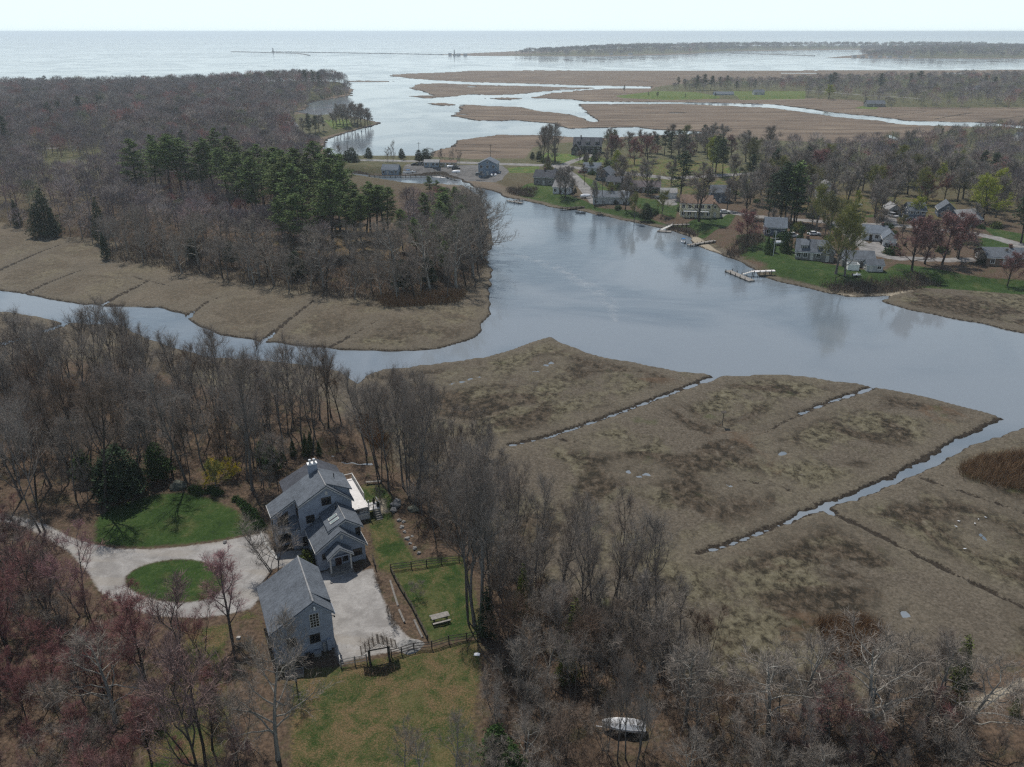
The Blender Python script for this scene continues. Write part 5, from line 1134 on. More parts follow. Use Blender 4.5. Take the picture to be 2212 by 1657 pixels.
# chimney with two flues
ch = MB().box(-4.55, -3.28, 11.0, 11.65, 7.0, 10.35).box(-4.62, -3.21, 10.93, 11.72, 10.35, 10.5).build("chimney", [SID['blue'], M['white']], mainr)
ch.data.polygons.foreach_set("material_index", np.array([0] * 6 + [1] * 6, np.int32))
for x in (-4.2, -3.6): MB().tube([(x, 11.3, 10.5), (x, 11.3, 10.95)], .14, 8).tube([(x, 11.3, 10.97), (x, 11.3, 11.1)], [.26, .2], 8).build("flue", M['steel'], ch)
# white trim on the rakes
tm = MB()
def rake(a, b, y, t=.16):
    (x0, z0), (x1, z1) = a, b
    tm.add([(x0, y - .03, z0), (x1, y - .03, z1), (x1, y - .03, z1 - t), (x0, y - .03, z0 - t), (x0, y + .02, z0), (x1, y + .02, z1), (x1, y + .02, z1 - t), (x0, y + .02, z0 - t)], [(0, 3, 2, 1), (4, 5, 6, 7), (0, 1, 5, 4), (1, 2, 6, 5), (2, 3, 7, 6), (3, 0, 4, 7)])
rake((-6.85, 3.08), (-3.19, 5.54), -.28); rake((.32, 2.42), (-3.19, 5.54), -.28); rake((-4.62, 5.0), (-2.1, 6.28), 1.13); rake((.3, 4.53), (-2.1, 6.28), 1.13)
rake((-7.4, 7.05), (-3.32, 9.3), 5.82); rake((.42, 6.07), (-3.32, 9.3), 5.82); rake((-10.95, 5.05), (-7.4, 7.03), 7.9)
tm.box(.27, .36, -.28, 6.05, 2.36, 2.56); tm.box(-6.9, -6.83, -.28, 6.05, 3.0, 3.2); tm.box(-11.0, -10.93, 7.9, 11.5, 5.0, 5.2)
tm.build("trim", M['cream'], hs)
wn_ = lambda sd, a, z, w, h, pl, m=1: window(hs, sd, a, z, w, h, pl, M['bronze'], pane_child=True, mull=m)
wn_('y-', -1.25, 1.08, 1.4, .95, 0, 2); wn_('y-', -5.62, 1.75, .5, .8, 0, 0); wn_('y-', -.48, 3.2, .5, 1.25, 1.41, 0)
wn_('y-', -3.45, 6.38, 1.2, 1.08, 6.1); wn_('y-', -5.9, 4.12, 1.02, 1.05, 6.1); wn_('x+', 9.0, 6.5, .9, .8, .1); wn_('x+', 2.6, .9, 1.2, 1.1, 0); wn_('x-', 9.6, 1.0, 1.0, 2.4, -10.6, 1); wn_('x-', 9.6, 3.7, 1.0, 1.0, -10.6, 1)
wn_('x-', 7.2, 5.0, 1.2, 1.5, -7.38, 1); wn_('y-', -9.4, .5, 1.6, 1.9, 8.19, 2); wn_('y-', -7.0, .6, .5, 1.3, 6.1, 0)
for v, z0, z1, u in ((0, 4.2, 4.85, -3.1), (6.1, 7.9, 8.45, -3.35)):
    MB().box(u - .17, u + .17, v - .05, v + .02, z0, z1).build("gable_vent", M['cream'], hs)
# tall sloping window over a small balcony on the set-back wing
tw_ = MB().add([(x, y, z) for y in (8.1, 8.17) for x, z in ((-10.1, 3.35), (-8.55, 3.35), (-8.55, 5.5), (-10.1, 4.55))], [(3, 2, 1, 0), (4, 5, 6, 7), (0, 1, 5, 4), (1, 2, 6, 5), (2, 3, 7, 6), (3, 0, 4, 7)][:1] + [(4, 5, 6, 7), (0, 4, 7, 3), (1, 2, 6, 5), (2, 3, 7, 6), (0, 1, 5, 4)]).build("window", M['bronze'], hs)
MB().add([(-10.0, 8.08, 3.45), (-8.65, 8.08, 3.45), (-8.65, 8.08, 5.3), (-10.0, 8.08, 4.5)], [(0, 1, 2, 3)]).build("pane", M['glass'], tw_)
bl = MB().box(-10.5, -8.3, 6.9, 8.17, 2.75, 2.9).box(-10.5, -8.3, 6.9, 6.97, 3.55, 3.65)
for i in range(12): bl.box(-10.48 + i * .19, -10.43 + i * .19, 6.91, 6.96, 2.9, 3.55)
bl.build("balcony", M['cream'], hs)
# small lean-to roof in the notch
MB().add([(-8.7, 6.2, 3.3), (-7.4, 6.2, 3.3), (-7.4, 8.15, 4.4), (-8.7, 8.15, 4.4), (-8.7, 6.2, 3.45), (-7.4, 6.2, 3.45), (-7.4, 8.15, 4.55), (-8.7, 8.15, 4.55)], [(3, 2, 1, 0), (4, 5, 6, 7), (0, 1, 5, 4), (1, 2, 6, 5), (2, 3, 7, 6), (3, 0, 4, 7)]).build("roof", rf_, hs)
MB().box(-8.55, -7.4, 6.4, 8.15, -.6, 3.28).build("wall", sd_, hs)
# front porch
po = MB().box(-5.35, -2.25, -1.6, -.02, -.3, .22).box(-5.35, -2.25, -1.95, -1.6, -.3, .06).build("porch", M['wood_grey'], hs)
for x in (-5.2, -2.42): MB().box(x - .1, x + .1, -1.5, -1.3, .22, 2.5).build("post", M['cream'], po)
pg_ = MB().box(-5.4, -2.2, -1.52, -1.28, 2.5, 2.68)
pg_.prism_y([(-5.4, 2.68), (-2.2, 2.68), (-3.81, 3.86)], -1.18, -1.08); pg_.build("pediment", SID['blue'], po)
gable_roof(MB(), -5.62, -2.0, -3.81, 2.58, 2.58, 3.98, -1.75, -.02, .12).build("porch_roof", rf_, po)
pt = MB(); tm = pt; rake((-5.62, 2.62), (-3.81, 4.0), -1.77, .2); rake((-2.0, 2.62), (-3.81, 4.0), -1.77, .2); pt.build("trim", M['cream'], po)
dr = MB().box(-4.25, -3.4, -.06, .02, .22, 2.1).build("door", M['door_red'], hs); MB().box(-3.5, -3.44, -.11, -.06, 1.1, 1.2).build("handle", M['steel'], dr)
wn_('y-', -2.85, .7, .6, 1.1, 0, 0)
# deck on the marsh side, with rail, landing and stairs
dk = MB().box(.15, 3.45, 9.6, 18.8, 1.95, 2.15).box(.15, 3.4, 9.7, 18.7, .0, 1.0).build("deck", M['deck'], hs)
rl = MB().box(3.34, 3.46, 12.2, 18.8, 3.0, 3.1).box(.15, 3.4, 18.7, 18.8, 3.0, 3.1)
for i in range(34): rl.box(3.37, 3.42, 12.3 + i * .19, 12.34 + i * .19, 2.15, 3.0)
rl.build("railing", M['cream'], dk)
for v in (9.7, 12.2, 14.4, 16.6, 18.7): MB().box(3.32, 3.46, v - .07, v + .07, -.3, 3.15).build("post", M['cream'], dk)
ld = MB().box(1.9, 5.2, 9.9, 11.9, 1.12, 1.28).build("landing", M['deck'], dk)
for u, v in ((1.95, 9.95), (3.3, 9.95), (4.15, 9.95), (5.15, 9.95), (5.15, 11.85)): MB().box(u - .06, u + .06, v - .06, v + .06, -.3, 2.15).build("post", M['wood_grey'], dk)
rl2 = MB().box(1.9, 4.15, 9.9, 9.98, 2.05, 2.13).box(5.1, 5.2, 9.9, 11.9, 2.05, 2.13).box(1.9, 4.15, 9.92, 9.96, 1.6, 1.64); rl2.build("railing", M['cream'], dk)
stp = MB()
for i in range(5): stp.box(4.2, 5.15, 9.62 - i * .26, 9.88 - i * .26, -.2, 1.06 - i * .24)
stp.build("stairs", M['wood_grey'], dk)
def fpt(u, v, z=0.0): return (HX + u * cos(HT) - v * sin(HT), HY + u * sin(HT) + v * cos(HT), GZ + z)
for u, v, z, lb in ((4.7, 11.6, 1.28, "tall dark planter on the deck landing at the rail corner"), (4.95, 10.3, 1.28, "dark planter at the head of the deck stairs")):
    pl = empty("planter", fpt(u, v, z), HT, lb, "planter"); MB().tube([(0, 0, 0), (0, 0, .5)], [.16, .24], 8).build("pot", M['black'], pl); MB().tube([(0, 0, .5), (.03, 0, 1.0)], [.22, .05], 7).build("shrub", M['needle_dark'], pl)

# ------------------------------------------------------------------ the garage
GX, GY, GT = -21.06, 75.19, .42
gz0 = H(-25.0, 78.0)
ga = empty("garage", (GX, GY, gz0), GT, "blue grey two storey garage with a long grey roof beside the gravel court", "garage")
MB().prism_y([(-6.93, -.6), (0, -.6), (0, 5.4), (-1.95, 7.3), (-6.93, 4.45)], 0, 9.0).build("wall", SID['blue'], ga)
gr = gable_roof(MB(), -7.28, .32, -1.95, 4.26, 5.1, 7.34, -.25, 9.25).build("roof", ROOF['grey'], ga)
MB().prism_y([(-1.7, 7.1), (-.05, 5.2), (-.05, 5.75), (-1.8, 7.3)], 1.75, 8.4).build("dormer", SID['blue'], gr)
MB().add([(-1.95, 1.6, 7.54), (.3, 1.6, 5.62), (.3, 8.5, 5.62), (-1.95, 8.5, 7.54), (-1.95, 1.6, 7.4), (.3, 1.6, 5.48), (.3, 8.5, 5.48), (-1.95, 8.5, 7.4)], [(0, 1, 2, 3), (7, 6, 5, 4), (0, 4, 5, 1), (1, 5, 6, 2), (2, 6, 7, 3), (3, 7, 4, 0)]).build("dormer_roof", ROOF['grey'], gr)
MB().tube([(-1.95, -.25, 7.54), (-1.95, 9.25, 7.54)], .11, 6).build("ridge_cap", ROOF['pale'], gr)
tm = MB(); rake((-7.28, 4.28), (-1.95, 7.36), -.28, .14); rake((.32, 5.12), (-1.95, 7.36), -.28, .14); tm.box(.28, .38, -.28, 1.6, 5.0, 5.2); tm.build("trim", SID['blue'], ga)
bw = window(ga, 'y-', -2.02, 3.75, .95, 1.85, 0, M['cream'], pane_child=True, mull=2)
lt_ = MB()
for i in range(1, 5): lt_.box(-2.5, -1.55, -.05, -.03, 3.75 + i * .37 - .03, 3.75 + i * .37 + .03)
lt_.build("muntin", M['cream'], bw)
window(ga, 'y-', -2.2, 1.55, 1.05, 1.1, 0, M['bronze'], pane_child=True); window(ga, 'y-', -4.85, 1.85, 1.0, 1.1, 0, M['bronze'], pane_child=True)
window(ga, 'x-', 3.0, 1.6, 1.2, 1.0, -6.93, M['bronze'], pane_child=True); window(ga, 'x-', 6.2, 1.6, 1.2, 1.0, -6.93, M['bronze'], pane_child=True)
for v in (3.0, 6.4):
    MB().box(-.02, .07, v - 1.3, v + 1.3, 0, 2.3).build("garage_door", M['cream'], ga)
MB().box(-2.0, -1.8, -.3, -.05, 6.25, 6.75).build("floodlight", M['white'], ga)
MB().box(-1.42, -1.15, -.35, -.02, .0, 1.45).build("meter_box", M['steel'], ga); MB().box(-.9, -.5, -.3, -.02, .0, 1.6).build("meter_box", SID['blue'], ga)
MB().tube([(.05, .5, 4.3), (.35, .5, 4.2), (.35, .5, 4.0)], [.04, .04, .12], 6).build("lamp", M['black'], ga)
for i, (u, w_, h_, lb) in enumerate(((-3.3, .5, .5, "dark bin standing against the garage gable between its two low windows"), (-2.2, .7, .45, "pale lidded tub at the foot of the garage gable"))):
    q = (GX + u * cos(GT) + .6 * sin(GT), GY + u * sin(GT) - .6 * cos(GT), gz0)
    b = empty("bin", q, GT, lb, "bin"); MB().box(-w_ / 2, w_ / 2, -.25, .25, 0, h_, taper=-.04).build("tub", M['black'] if i == 0 else M['steel'], b); MB().box(-w_ / 2 - .06, w_ / 2 + .06, -.31, .31, h_, h_ + .07).build("lid", M['steel'] if i else M['black'], b)

# ------------------------------------------------------------------ fences, arbour, table and other things in the garden
def fence(name, pts, label, h=1.2, rails=3, mat=None, gap=2.4, cat="fence", th=.06):
    P3 = [spot(*p) for p in pts]; o = P3[0]; root = empty(name, o, 0, label, cat); mt = mat or M['wood_dark']
    posts = []
    for a, b in zip(P3, P3[1:]):
        L = math.hypot(b[0] - a[0], b[1] - a[1]); n = max(1, round(L / gap))
        for i in range(n): posts.append([a[k] + (b[k] - a[k]) * i / n - o[k] for k in range(3)])
    posts.append([P3[-1][k] - o[k] for k in range(3)])
    for q in posts:
        s = rnd.uniform(-.04, .04); MB().tube([(q[0], q[1], q[2] - .3), (q[0] + s, q[1] + s, q[2] + h * rnd.uniform(.97, 1.08))], .075, 5).build("post", mt, root)
    for a, b in zip(posts, posts[1:]):
        for j in range(rails):
            z = h * (.3 + .62 * j / max(1, rails - 1)); MB().tube([(a[0], a[1], a[2] + z + rnd.uniform(-.05, .05)), (b[0], b[1], b[2] + z + rnd.uniform(-.05, .05))], th, 4).build("rail", mt, root)
    return root
fence("rail_fence", [(737, 1442), (767, 1436), (793, 1431)], "grey split rail fence from the garage corner to the left side of the rustic arbour", mat=M['wood_grey'], gap=1.7)
fence("rail_fence", [(846, 1420), (868, 1414), (894, 1406), (933, 1402), (970, 1390), (1008, 1384), (1036, 1379)], "long split rail fence running right from the rustic arbour to the tall tree clump", gap=1.9)
fence("rail_fence", [(731, 1412), (736, 1441)], "short pale fence closing the corner between garage and gravel", mat=M['cream'], gap=1.6)
fence("rail_fence", [(844, 1234), (889, 1228), (953, 1219), (992, 1214)], "split rail fence across the top of the picnic lawn", gap=2.2)
fence("rail_fence", [(845, 1237), (862, 1270), (888, 1312), (924, 1384)], "dark low fence seen end on along the left side of the picnic lawn", h=.9, gap=2.0, rails=2)
fence("rail_fence", [(1133, 1358), (1160, 1352), (1186, 1347)], "short dark rail fence alone in the leaf litter right of the tree clump", gap=1.6)
fence("rail_fence", [(806, 1212), (809, 1222), (812, 1232)], "little dark fence at the right front corner of the house", h=1.0, gap=.9)
for pts, lb in (([(843, 1255), (852, 1285), (860, 1310)], "weathered edging board beside the gravel court, upper of two"), ([(862, 1318), (870, 1336), (874, 1345)], "weathered edging board beside the gravel court, lower of two"), ([(895, 1340), (905, 1362), (913, 1378)], "pale edging board along the planting bed by the low fence")):
    P3 = [spot(*p) for p in pts]; mb = MB()
    for a, b in zip(P3, P3[1:]): mb.tube([(a[0], a[1], a[2] + .1), (b[0], b[1], b[2] + .1)], .13, 4)
    tag(mb.build("edging_board", M['wood_grey']), lb, "edging board")
# rustic arbour
pl, pr = spot(800, 1438), spot(842, 1430); aw = math.hypot(pr[0] - pl[0], pr[1] - pl[1]); aa = atan2(pr[1] - pl[1], pr[0] - pl[0])
ab = empty("arbour", pl, aa, "rustic wooden arbour with a slatted gable roof and bare vines in the garden fence", "arbour")
for u in (0, aw):
    for v in (0, 1.0): MB().tube([(u, v, -.4), (u, v, 2.25)], .14, 6).build("post", M['wood_dark'], ab)
for v in (0, 1.0): MB().tube([(-.4, v, 2.2), (aw + .4, v, 2.2)], .08, 5).tube([(-.85, v, 1.9), (aw / 2, v, 3.15)], .08, 5).tube([(aw + .85, v, 1.9), (aw / 2, v, 3.15)], .08, 5).build("truss", M['wood_dark'], ab)
for i in range(13):
    f = i / 12
    for s in (-1, 1):
        u = aw / 2 + s * (aw / 2 + .85) * (1 - f) * .98 + s * .06; z = 1.98 + 1.25 * f
        MB().box(u - .07, u + .07, -.3, 1.25, z, z + .07).build("slat", M['wood_grey' if i % 3 else 'wood_dark'], ab)
v_, f_ = slivers(nr.normal(size=(380, 3)) * [aw * .42, .5, .25] + [aw / 2, .5, 2.95], unit(nr.normal(size=(380, 3)) + [0, 0, .5]), nr.uniform(.4, 1.0, 380), np.full(380, .03), nr)
mesh_obj("vine", np_mesh("vine", v_, tris=f_), M['scrub'], ab)
v_, f_ = slivers(nr.normal(size=(300, 3)) * [aw * .45, .35, .12] + [aw / 2, -.7, .25], unit(nr.normal(size=(300, 3)) + [0, 0, .4]), nr.uniform(.3, .8, 300), np.full(300, .035), nr)
q_ = spot(820, 1450); tg = mesh_obj("brush_pile", np_mesh("brush_pile", v_ - [aw / 2, -.7, 0], tris=f_), M['scrub'], None, q_); tg.rotation_euler = (0, 0, aa); tag(tg, "low heap of dark brush lying in front of the rustic arbour", "brush pile")
# picnic table
a, b = spot(935, 1340), spot(970, 1331); ta = atan2(b[1] - a[1], b[0] - a[0])
pt_ = empty("picnic_table", spot(951, 1341), ta, "weathered grey picnic table with attached benches on the small lawn", "picnic table")
tt = MB()
for i in range(5): tt.box(-1.15, 1.15, -.4 + i * .165, -.25 + i * .165, .74, .79)
tt.build("table_top", M['wood_grey'], pt_)
for s in (-1, 1): MB().box(-1.15, 1.15, s * .78 - .13, s * .78 + .13, .42, .47).build("bench", M['wood_grey'], pt_)
for x in (-.8, .8):
    MB().tube([(x, -.75, 0), (x, -.2, .74)], .05, 4).tube([(x, .75, 0), (x, .2, .74)], .05, 4).tube([(x, -.85, .38), (x, .85, .38)], .05, 4).build("leg", M['wood_dark'], pt_)
def boulder(x, y, s, label, mat='stone', name="boulder", cat="boulder", group=None, flat_=.7):
    r = np.random.default_rng(int(x * 7 + y)); import bmesh
    bm = bmesh.new(); bmesh.ops.create_icosphere(bm, subdivisions=3, radius=1.0)
    ph = r.uniform(0, 6, 6)
    for v in bm.verts:
        c = v.co; k = 1 + .16 * sin(c.x * 3 + ph[0]) * sin(c.y * 3.3 + ph[1]) + .1 * sin(c.z * 5 + ph[2] + c.x * 4) + .05 * sin(c.y * 9 + ph[3]) + r.normal() * .02
        v.co = (c.x * k * s, c.y * k * s * .8, c.z * k * s * flat_)
    me = bpy.data.meshes.new(name); bm.to_mesh(me); bm.free()
    p = spot(x, y); o = mesh_obj(name, me, M[mat], None, (p[0], p[1], p[2] + s * flat_ * .3)); o.rotation_euler = (0, 0, r.uniform(0, 3)); return tag(o, label, cat, group)
boulder(386, 1054, 1.35, "big mossy boulder at the top edge of the upper lawn", 'mossy')
boulder(856, 1092, 1.0, "large grey boulder beside the path at the foot of the deck stairs", 'stone'); boulder(850, 1104, .6, "small grey boulder just in front of the big one by the deck path", 'stone')
boulder(893, 1104, .9, "dark boulder among the trees right of the deck path", 'mossy')
for x, y, s in ((862, 1125, .35), (868, 1140, .4), (874, 1150, .3), (880, 1165, .45), (886, 1175, .3), (896, 1185, .35), (905, 1195, .3), (872, 1128, .3), (890, 1160, .3)):
    boulder(x, y, s, "small grey rock on the leafy bank right of the lawn strip", 'stone', "rock", "rock", "rocks on the leafy bank")
boulder(486, 1172, .35, "small pale stone on the lawn edge beside the drive", 'stone', "rock", "rock")
boulder(716 - 0, 1260, .18, "tiny pale stone lying on the gravel court", 'stone', "rock", "rock")
# heap of grey crushed stone
p = spot(886, 1396); r_ = np.random.default_rng(5); gp = []
gn = 15; vs = []; fs = []
for i in range(gn):
    for j in range(24):
        a = j * 2 * pi / 24; rr = i / (gn - 1) * 1.7 * (1 + .12 * sin(a * 3) + .05 * sin(a * 7)); z = .95 * (1 - (i / (gn - 1)) ** .9) + r_.normal() * .03 - (.08 if i == gn - 1 else 0)
        vs.append((rr * cos(a), rr * sin(a) * .8, z))
for i in range(gn - 1):
    for j in range(24): fs.append((i * 24 + j, (i + 1) * 24 + j, (i + 1) * 24 + (j + 1) % 24, i * 24 + (j + 1) % 24))
tag(MB().add(vs, fs).build("gravel_heap", M['stone'], None, p), "heap of grey crushed stone at the lower right corner of the gravel court", "gravel heap")
# raised bed, stone slab, bench, bird house
p = spot(637, 1458); rb = empty("raised_bed", p, .25, "small wooden raised bed in the shadow in front of the garage gable", "raised bed")
MB().box(-1.0, 1.0, -.55, -.47, -.1, .4).box(-1.0, 1.0, .47, .55, -.1, .4).box(-1.0, -.92, -.47, .47, -.1, .4).box(.92, 1.0, -.47, .47, -.1, .4).build("frame", M['wood_grey'], rb); MB().box(-.92, .92, -.47, .47, -.1, .3).build("soil", M['scrub'], rb)
p = spot(618, 1428); tag(MB().box(-1.1, 1.1, -.35, .35, -.1, .22, taper=.03).build("stone_slab", M['concrete'], None, p), "pale stone slab lying left of the garage gable", "stone slab").rotation_euler = (0, 0, .35)
p = spot(516, 1380); tag(MB().box(-.25, .25, -.2, .2, -.05, .3, taper=.03).build("well_cover", M['concrete'], None, p), "small pale utility box on the grass left of the garage", "utility box")
p = spot(1030, 1415); tag(MB().prism_z([(-.35, -.2), (.3, -.25), (.4, .15), (.05, .3), (-.3, .2)], -.02, .12).build("white_sack", M['shrink'], None, p), "white crumpled sack lying on the leafy lawn edge", "sack")
p = spot(808, 1045); bb = empty("garden_bench", p, .15, "low wooden bench on the lawn beside the deck rail", "bench"); MB().box(-1.3, 1.3, -.2, .2, .38, .45).build("seat", M['wood_grey'], bb)
for x in (-1.0, 1.0): MB().box(x - .06, x + .06, -.16, .16, -.1, .38).build("leg", M['wood_dark'], bb)
p = spot(594, 1025); bh = empty("bird_house", p, .4, "pale bird house on a pole under the trees left of the chimney", "bird house"); MB().tube([(0, 0, -.2), (0, 0, 2.4)], .05, 6).build("pole", M['cream'], bh); MB().prism_y([(-.22, 2.4), (.22, 2.4), (.22, 2.9), (0, 3.2), (-.22, 2.9)], -.22, .22).build("box", M['cream'], bh)
# planting bed wall by the drive: low white concrete kerb
P3 = [spot(*q) for q in ((562, 1150), (578, 1180), (600, 1208))]; kb = MB()
for a, b in zip(P3, P3[1:]): kb.tube([(a[0], a[1], a[2] + .12), (b[0], b[1], b[2] + .12)], .2, 4)
tag(kb.build("garden_wall", M['cream']), "low white wall along the planting bed between drive and house", "garden wall")

# ------------------------------------------------------------------ boats, cars, docks
def boat(name, px, py, length_px, rot, label, kind='open', group=None, hull=None, afloat=False, along=None):
    p = spot(px, py); k = px_per_m(px, py); L = length_px / k; B = L * .34; z = 0.0 if afloat else p[2]
    o = empty(name, (p[0], p[1], z - (.12 if afloat else 0)), radians(rot), label, "boat", group)
    st = [(-.5, .86, .0), (-.2, 1.0, .0), (.15, .95, .02), (.35, .66, .1), (.47, .25, .2), (.5, .03, .26)]; base = .0 if afloat else .35
    vs = []; n = len(st); D = L * .16
    for s, w, zz in st:
        x = s * L; hw = B / 2 * w
        vs += [(x, -hw, base + D + zz * D * .8), (x, -hw * .72, base + D * .25 + zz * D), (x, 0, base + zz * D * 2.0), (x, hw * .72, base + D * .25 + zz * D), (x, hw, base + D + zz * D * .8)]
    fs = []
    for i in range(n - 1):
        for j in range(4): a = i * 5 + j; fs.append((a, a + 1, a + 6, a + 5))
    fs.append((4, 3, 2, 1, 0))
    hm = hull or M['hull_white']
    if kind == 'wrap':
        MB().add(vs, fs).build("hull", hm, o, smooth=False)
        c = []; ridge = [.55, .85, .7, .45, .2, .05]
        for (s, w, zz), r in zip(st, ridge):
            x = s * L; hw = B / 2 * w * 1.03; zt = base + D + zz * D * .8
            c += [(x, -hw, zt - .12 * D), (x, -hw * .55, zt + r * D * .75), (x, 0, zt + r * D * 1.3), (x, hw * .55, zt + r * D * .75), (x, hw, zt - .12 * D)]
        f2 = [(i * 5 + j, i * 5 + j + 5, i * 5 + j + 6, i * 5 + j + 1) for i in range(n - 1) for j in range(4)] + [(0, 1, 2, 3, 4)]
        MB().add(c, f2).build("cover", M['shrink'], o)
    else:
        k0 = [(x, y * .88, z - .06) for x, y, z in vs[0::5]]; k1 = [(x, y * .88, z - .06) for x, y, z in vs[4::5]]
        fl = [(x, y, z - D * .45) for x, y, z in k0] + [(x, y, z - D * .45) for x, y, z in k1]
        mb = MB().add(vs, fs); mb.add([vs[i * 5] for i in range(n)] + [vs[i * 5 + 4] for i in range(n)] + fl, [(i, i + 1, 2 * n + i + 1, 2 * n + i) for i in range(n - 1)] + [(n + i + 1, n + i, 3 * n + i, 3 * n + i + 1) for i in range(n - 1)] + [(2 * n + i, 2 * n + i + 1, 3 * n + i + 1, 3 * n + i) for i in range(n - 1)])
        mb.build("hull", hm, o)
        zt = base + D
        if kind == 'canopy':
            MB().prism_y([(-.28 * L, zt + .9), (.12 * L, zt + .9), (.10 * L, zt + 1.05), (-.26 * L, zt + 1.05)], -B * .42, B * .42).build("canopy", M['hull_blue'], o)
            for x in (-.25, .1):
                for y in (-.4, .4): MB().tube([(x * L, y * B, zt - .1), (x * L, y * B, zt + .92)], .03, 4).build("pole", M['steel'], o)
        MB().box(-.08 * L, .06 * L, -B * .16, B * .16, base + D * .5, zt + .45, taper=.05).build("console", M['white'], o)
        MB().box(-.56 * L, -.5 * L, -.18, .18, zt - .5, zt + .35).build("outboard", M['black'], o)
    if not afloat:
        MB().box(-.35 * L, .3 * L, -.06, .06, base - .12, base + .02).box(-.12 * L, -.04 * L, -B * .4, B * .4, .2, .32).box(.3 * L, .62 * L, -.05, .05, .28, .36).build("trailer", M['steel'], o)
        for s in (-1, 1): MB().tube([(-.08 * L, s * B * .4 - .08, .28), (-.08 * L, s * B * .4 + .08, .28)], .28, 10).build("wheel", M['black'], o)
    return o
boat("wrapped_boat", 1346, 1580, 92, 172, "boat under white shrink wrap stored in the wood at the bottom of the picture", 'wrap')
boat("wrapped_boat", 1062, 381, 15, 100, "boat in white shrink wrap in front of the marina house, left of a pair", 'wrap'); boat("wrapped_boat", 1071, 381, 15, 70, "boat in white shrink wrap in front of the marina house, right of a pair", 'wrap')
boat("motor_boat", 973, 363, 14, 10, "white boat parked on the marina lot beside the tan shed", 'wrap'); boat("motor_boat", 978, 371, 15, 175, "white motor boat on the marina quay, rear of two", 'wrap'); boat("motor_boat", 985, 375, 18, 185, "white motor boat on the marina quay, nearer of two", 'wrap')
boat("motor_boat", 880, 376, 20, 175, "white motor boat on stands beside the blue marina office", 'canopy'); boat("motor_boat", 891, 374, 15, 170, "smaller white boat right of the marina office", 'open')
boat("skiff", 1034, 409, 12, 160, "white skiff tied to the first private dock below the marina", 'open', afloat=True); boat("skiff", 1253, 461, 22, 165, "grey open skiff tied beside the dark timber dock", 'open', hull=M['hull_grey'], afloat=True)
boat("motor_boat", 1475, 524, 24, 100, "white motor boat with a blue canopy moored at a narrow dock", 'canopy', afloat=True)
boat("dinghy", 1850, 598, 20, 10, "small pale dinghy on a trailer on the waterfront lawn", 'open'); boat("sailing_dinghy", 1682, 530, 26, 10, "white covered dinghy on the lawn beside the flagpole", 'wrap'); boat("wrapped_boat", 1265, 428, 24, 20, "boat in white shrink wrap at the end of the pale lane", 'wrap'); boat("wrapped_boat", 1347, 420, 20, 10, "boat in white shrink wrap behind the modern grey house", 'wrap')
boat("wrapped_boat", 1856, 446, 14, 5, "boat in white wrap on the lawn left of the small garage", 'wrap')

def car(px, py, rot, paint, label, van=False, pickup=False, name="parked_car", length=4.6):
    p = spot(px, py); o = empty(name, p, radians(rot), label, "car"); L, w = length, 1.8; h = 1.75 if van else 1.45
    body = [(-L / 2, .35), (L / 2, .35), (L / 2, .75), (L / 2 - .15, .88), (L * .22, .98), (-L * .42, 1.0), (-L / 2, .9)]
    MB().prism_y(body, -w / 2, w / 2).build("body", M[paint], o)
    x0, x1, x2, x3 = (-L * .47, -L * .42, L * .1, L * .24) if van else (-L * .42, -L * .26, L * .06, L * .2)
    if pickup: x0, x1 = -L * .12, -L * .08
    def cab(t0, z0, z1, e):
        return [(x0 + e, -w / 2 + .06, z0), (x3 - e, -w / 2 + .06, z0), (x3 - e, w / 2 - .06, z0), (x0 + e, w / 2 - .06, z0), (x1 + e, -w / 2 + .22, z1), (x2 - e, -w / 2 + .22, z1), (x2 - e, w / 2 - .22, z1), (x1 + e, w / 2 - .22, z1)]
    bx = [(3, 2, 1, 0), (4, 5, 6, 7), (0, 1, 5, 4), (1, 2, 6, 5), (2, 3, 7, 6), (3, 0, 4, 7)]
    MB().add(cab(0, .97, h - .05, 0), bx).build("window", M['glass'], o)
    MB().box(x1 + .02, x2 - .02, -w / 2 + .2, w / 2 - .2, h - .06, h + .02, taper=.03).build("roof", M[paint], o)
    for x in (-L * .3, L * .3):
        for s in (-1, 1):
            wh = MB().tube([(x, s * (w / 2 - .1), .33), (x, s * (w / 2 + .03), .33)], .33, 12).build("wheel", M['black'], o); MB().tube([(x, s * (w / 2 + .03), .33), (x, s * (w / 2 + .05), .33)], .19, 10).build("rim", M['steel'], wh)
    for s in (-1, 1): MB().box(L / 2 - .02, L / 2 + .03, s * .6 - .18, s * .6 + .18, .62, .78).build("headlight", M['white'], o)
    return o
car(1929, 469, -75, 'car_silver', "silver car parked on the drive in front of the small open garage", van=True); car(1915, 463, 250, 'car_black', "black car parked just left of the silver car by the small garage")
car(1913, 530, -80, 'car_black', "black car in front of the white two door garage", van=True); car(1565, 461, 5, 'car_white', "white car beside the cream yellow house"); car(1430, 430, 10, 'car_black', "black car in front of the white garage with red walls")
car(1258, 374, 15, 'car_red', "dark red car beside the low white house"); car(1758, 508, 10, 'car_white', "white car behind the row of pointed evergreens")
car(1036, 380, 5, 'car_grey', "grey car parked in front of the marina house", van=True); car(1012, 371, 80, 'car_tan', "tan pickup on the marina lot left of the blue house", pickup=True, name="pickup_truck", length=5.2); car(985, 366, 8, 'car_black', "black car beside the white boats on the marina lot", van=True)
car(897, 358, 0, 'car_black', "black car beside the blue marina shed, left of two"); car(908, 358, 0, 'car_grey', "dark grey car beside the blue marina shed, right of two"); car(1072, 376, 20, 'car_blue', "dark blue car at the right of the marina house"); car(1712, 512, 0, 'car_white', "white car half hidden behind the flagpole evergreens", van=True)

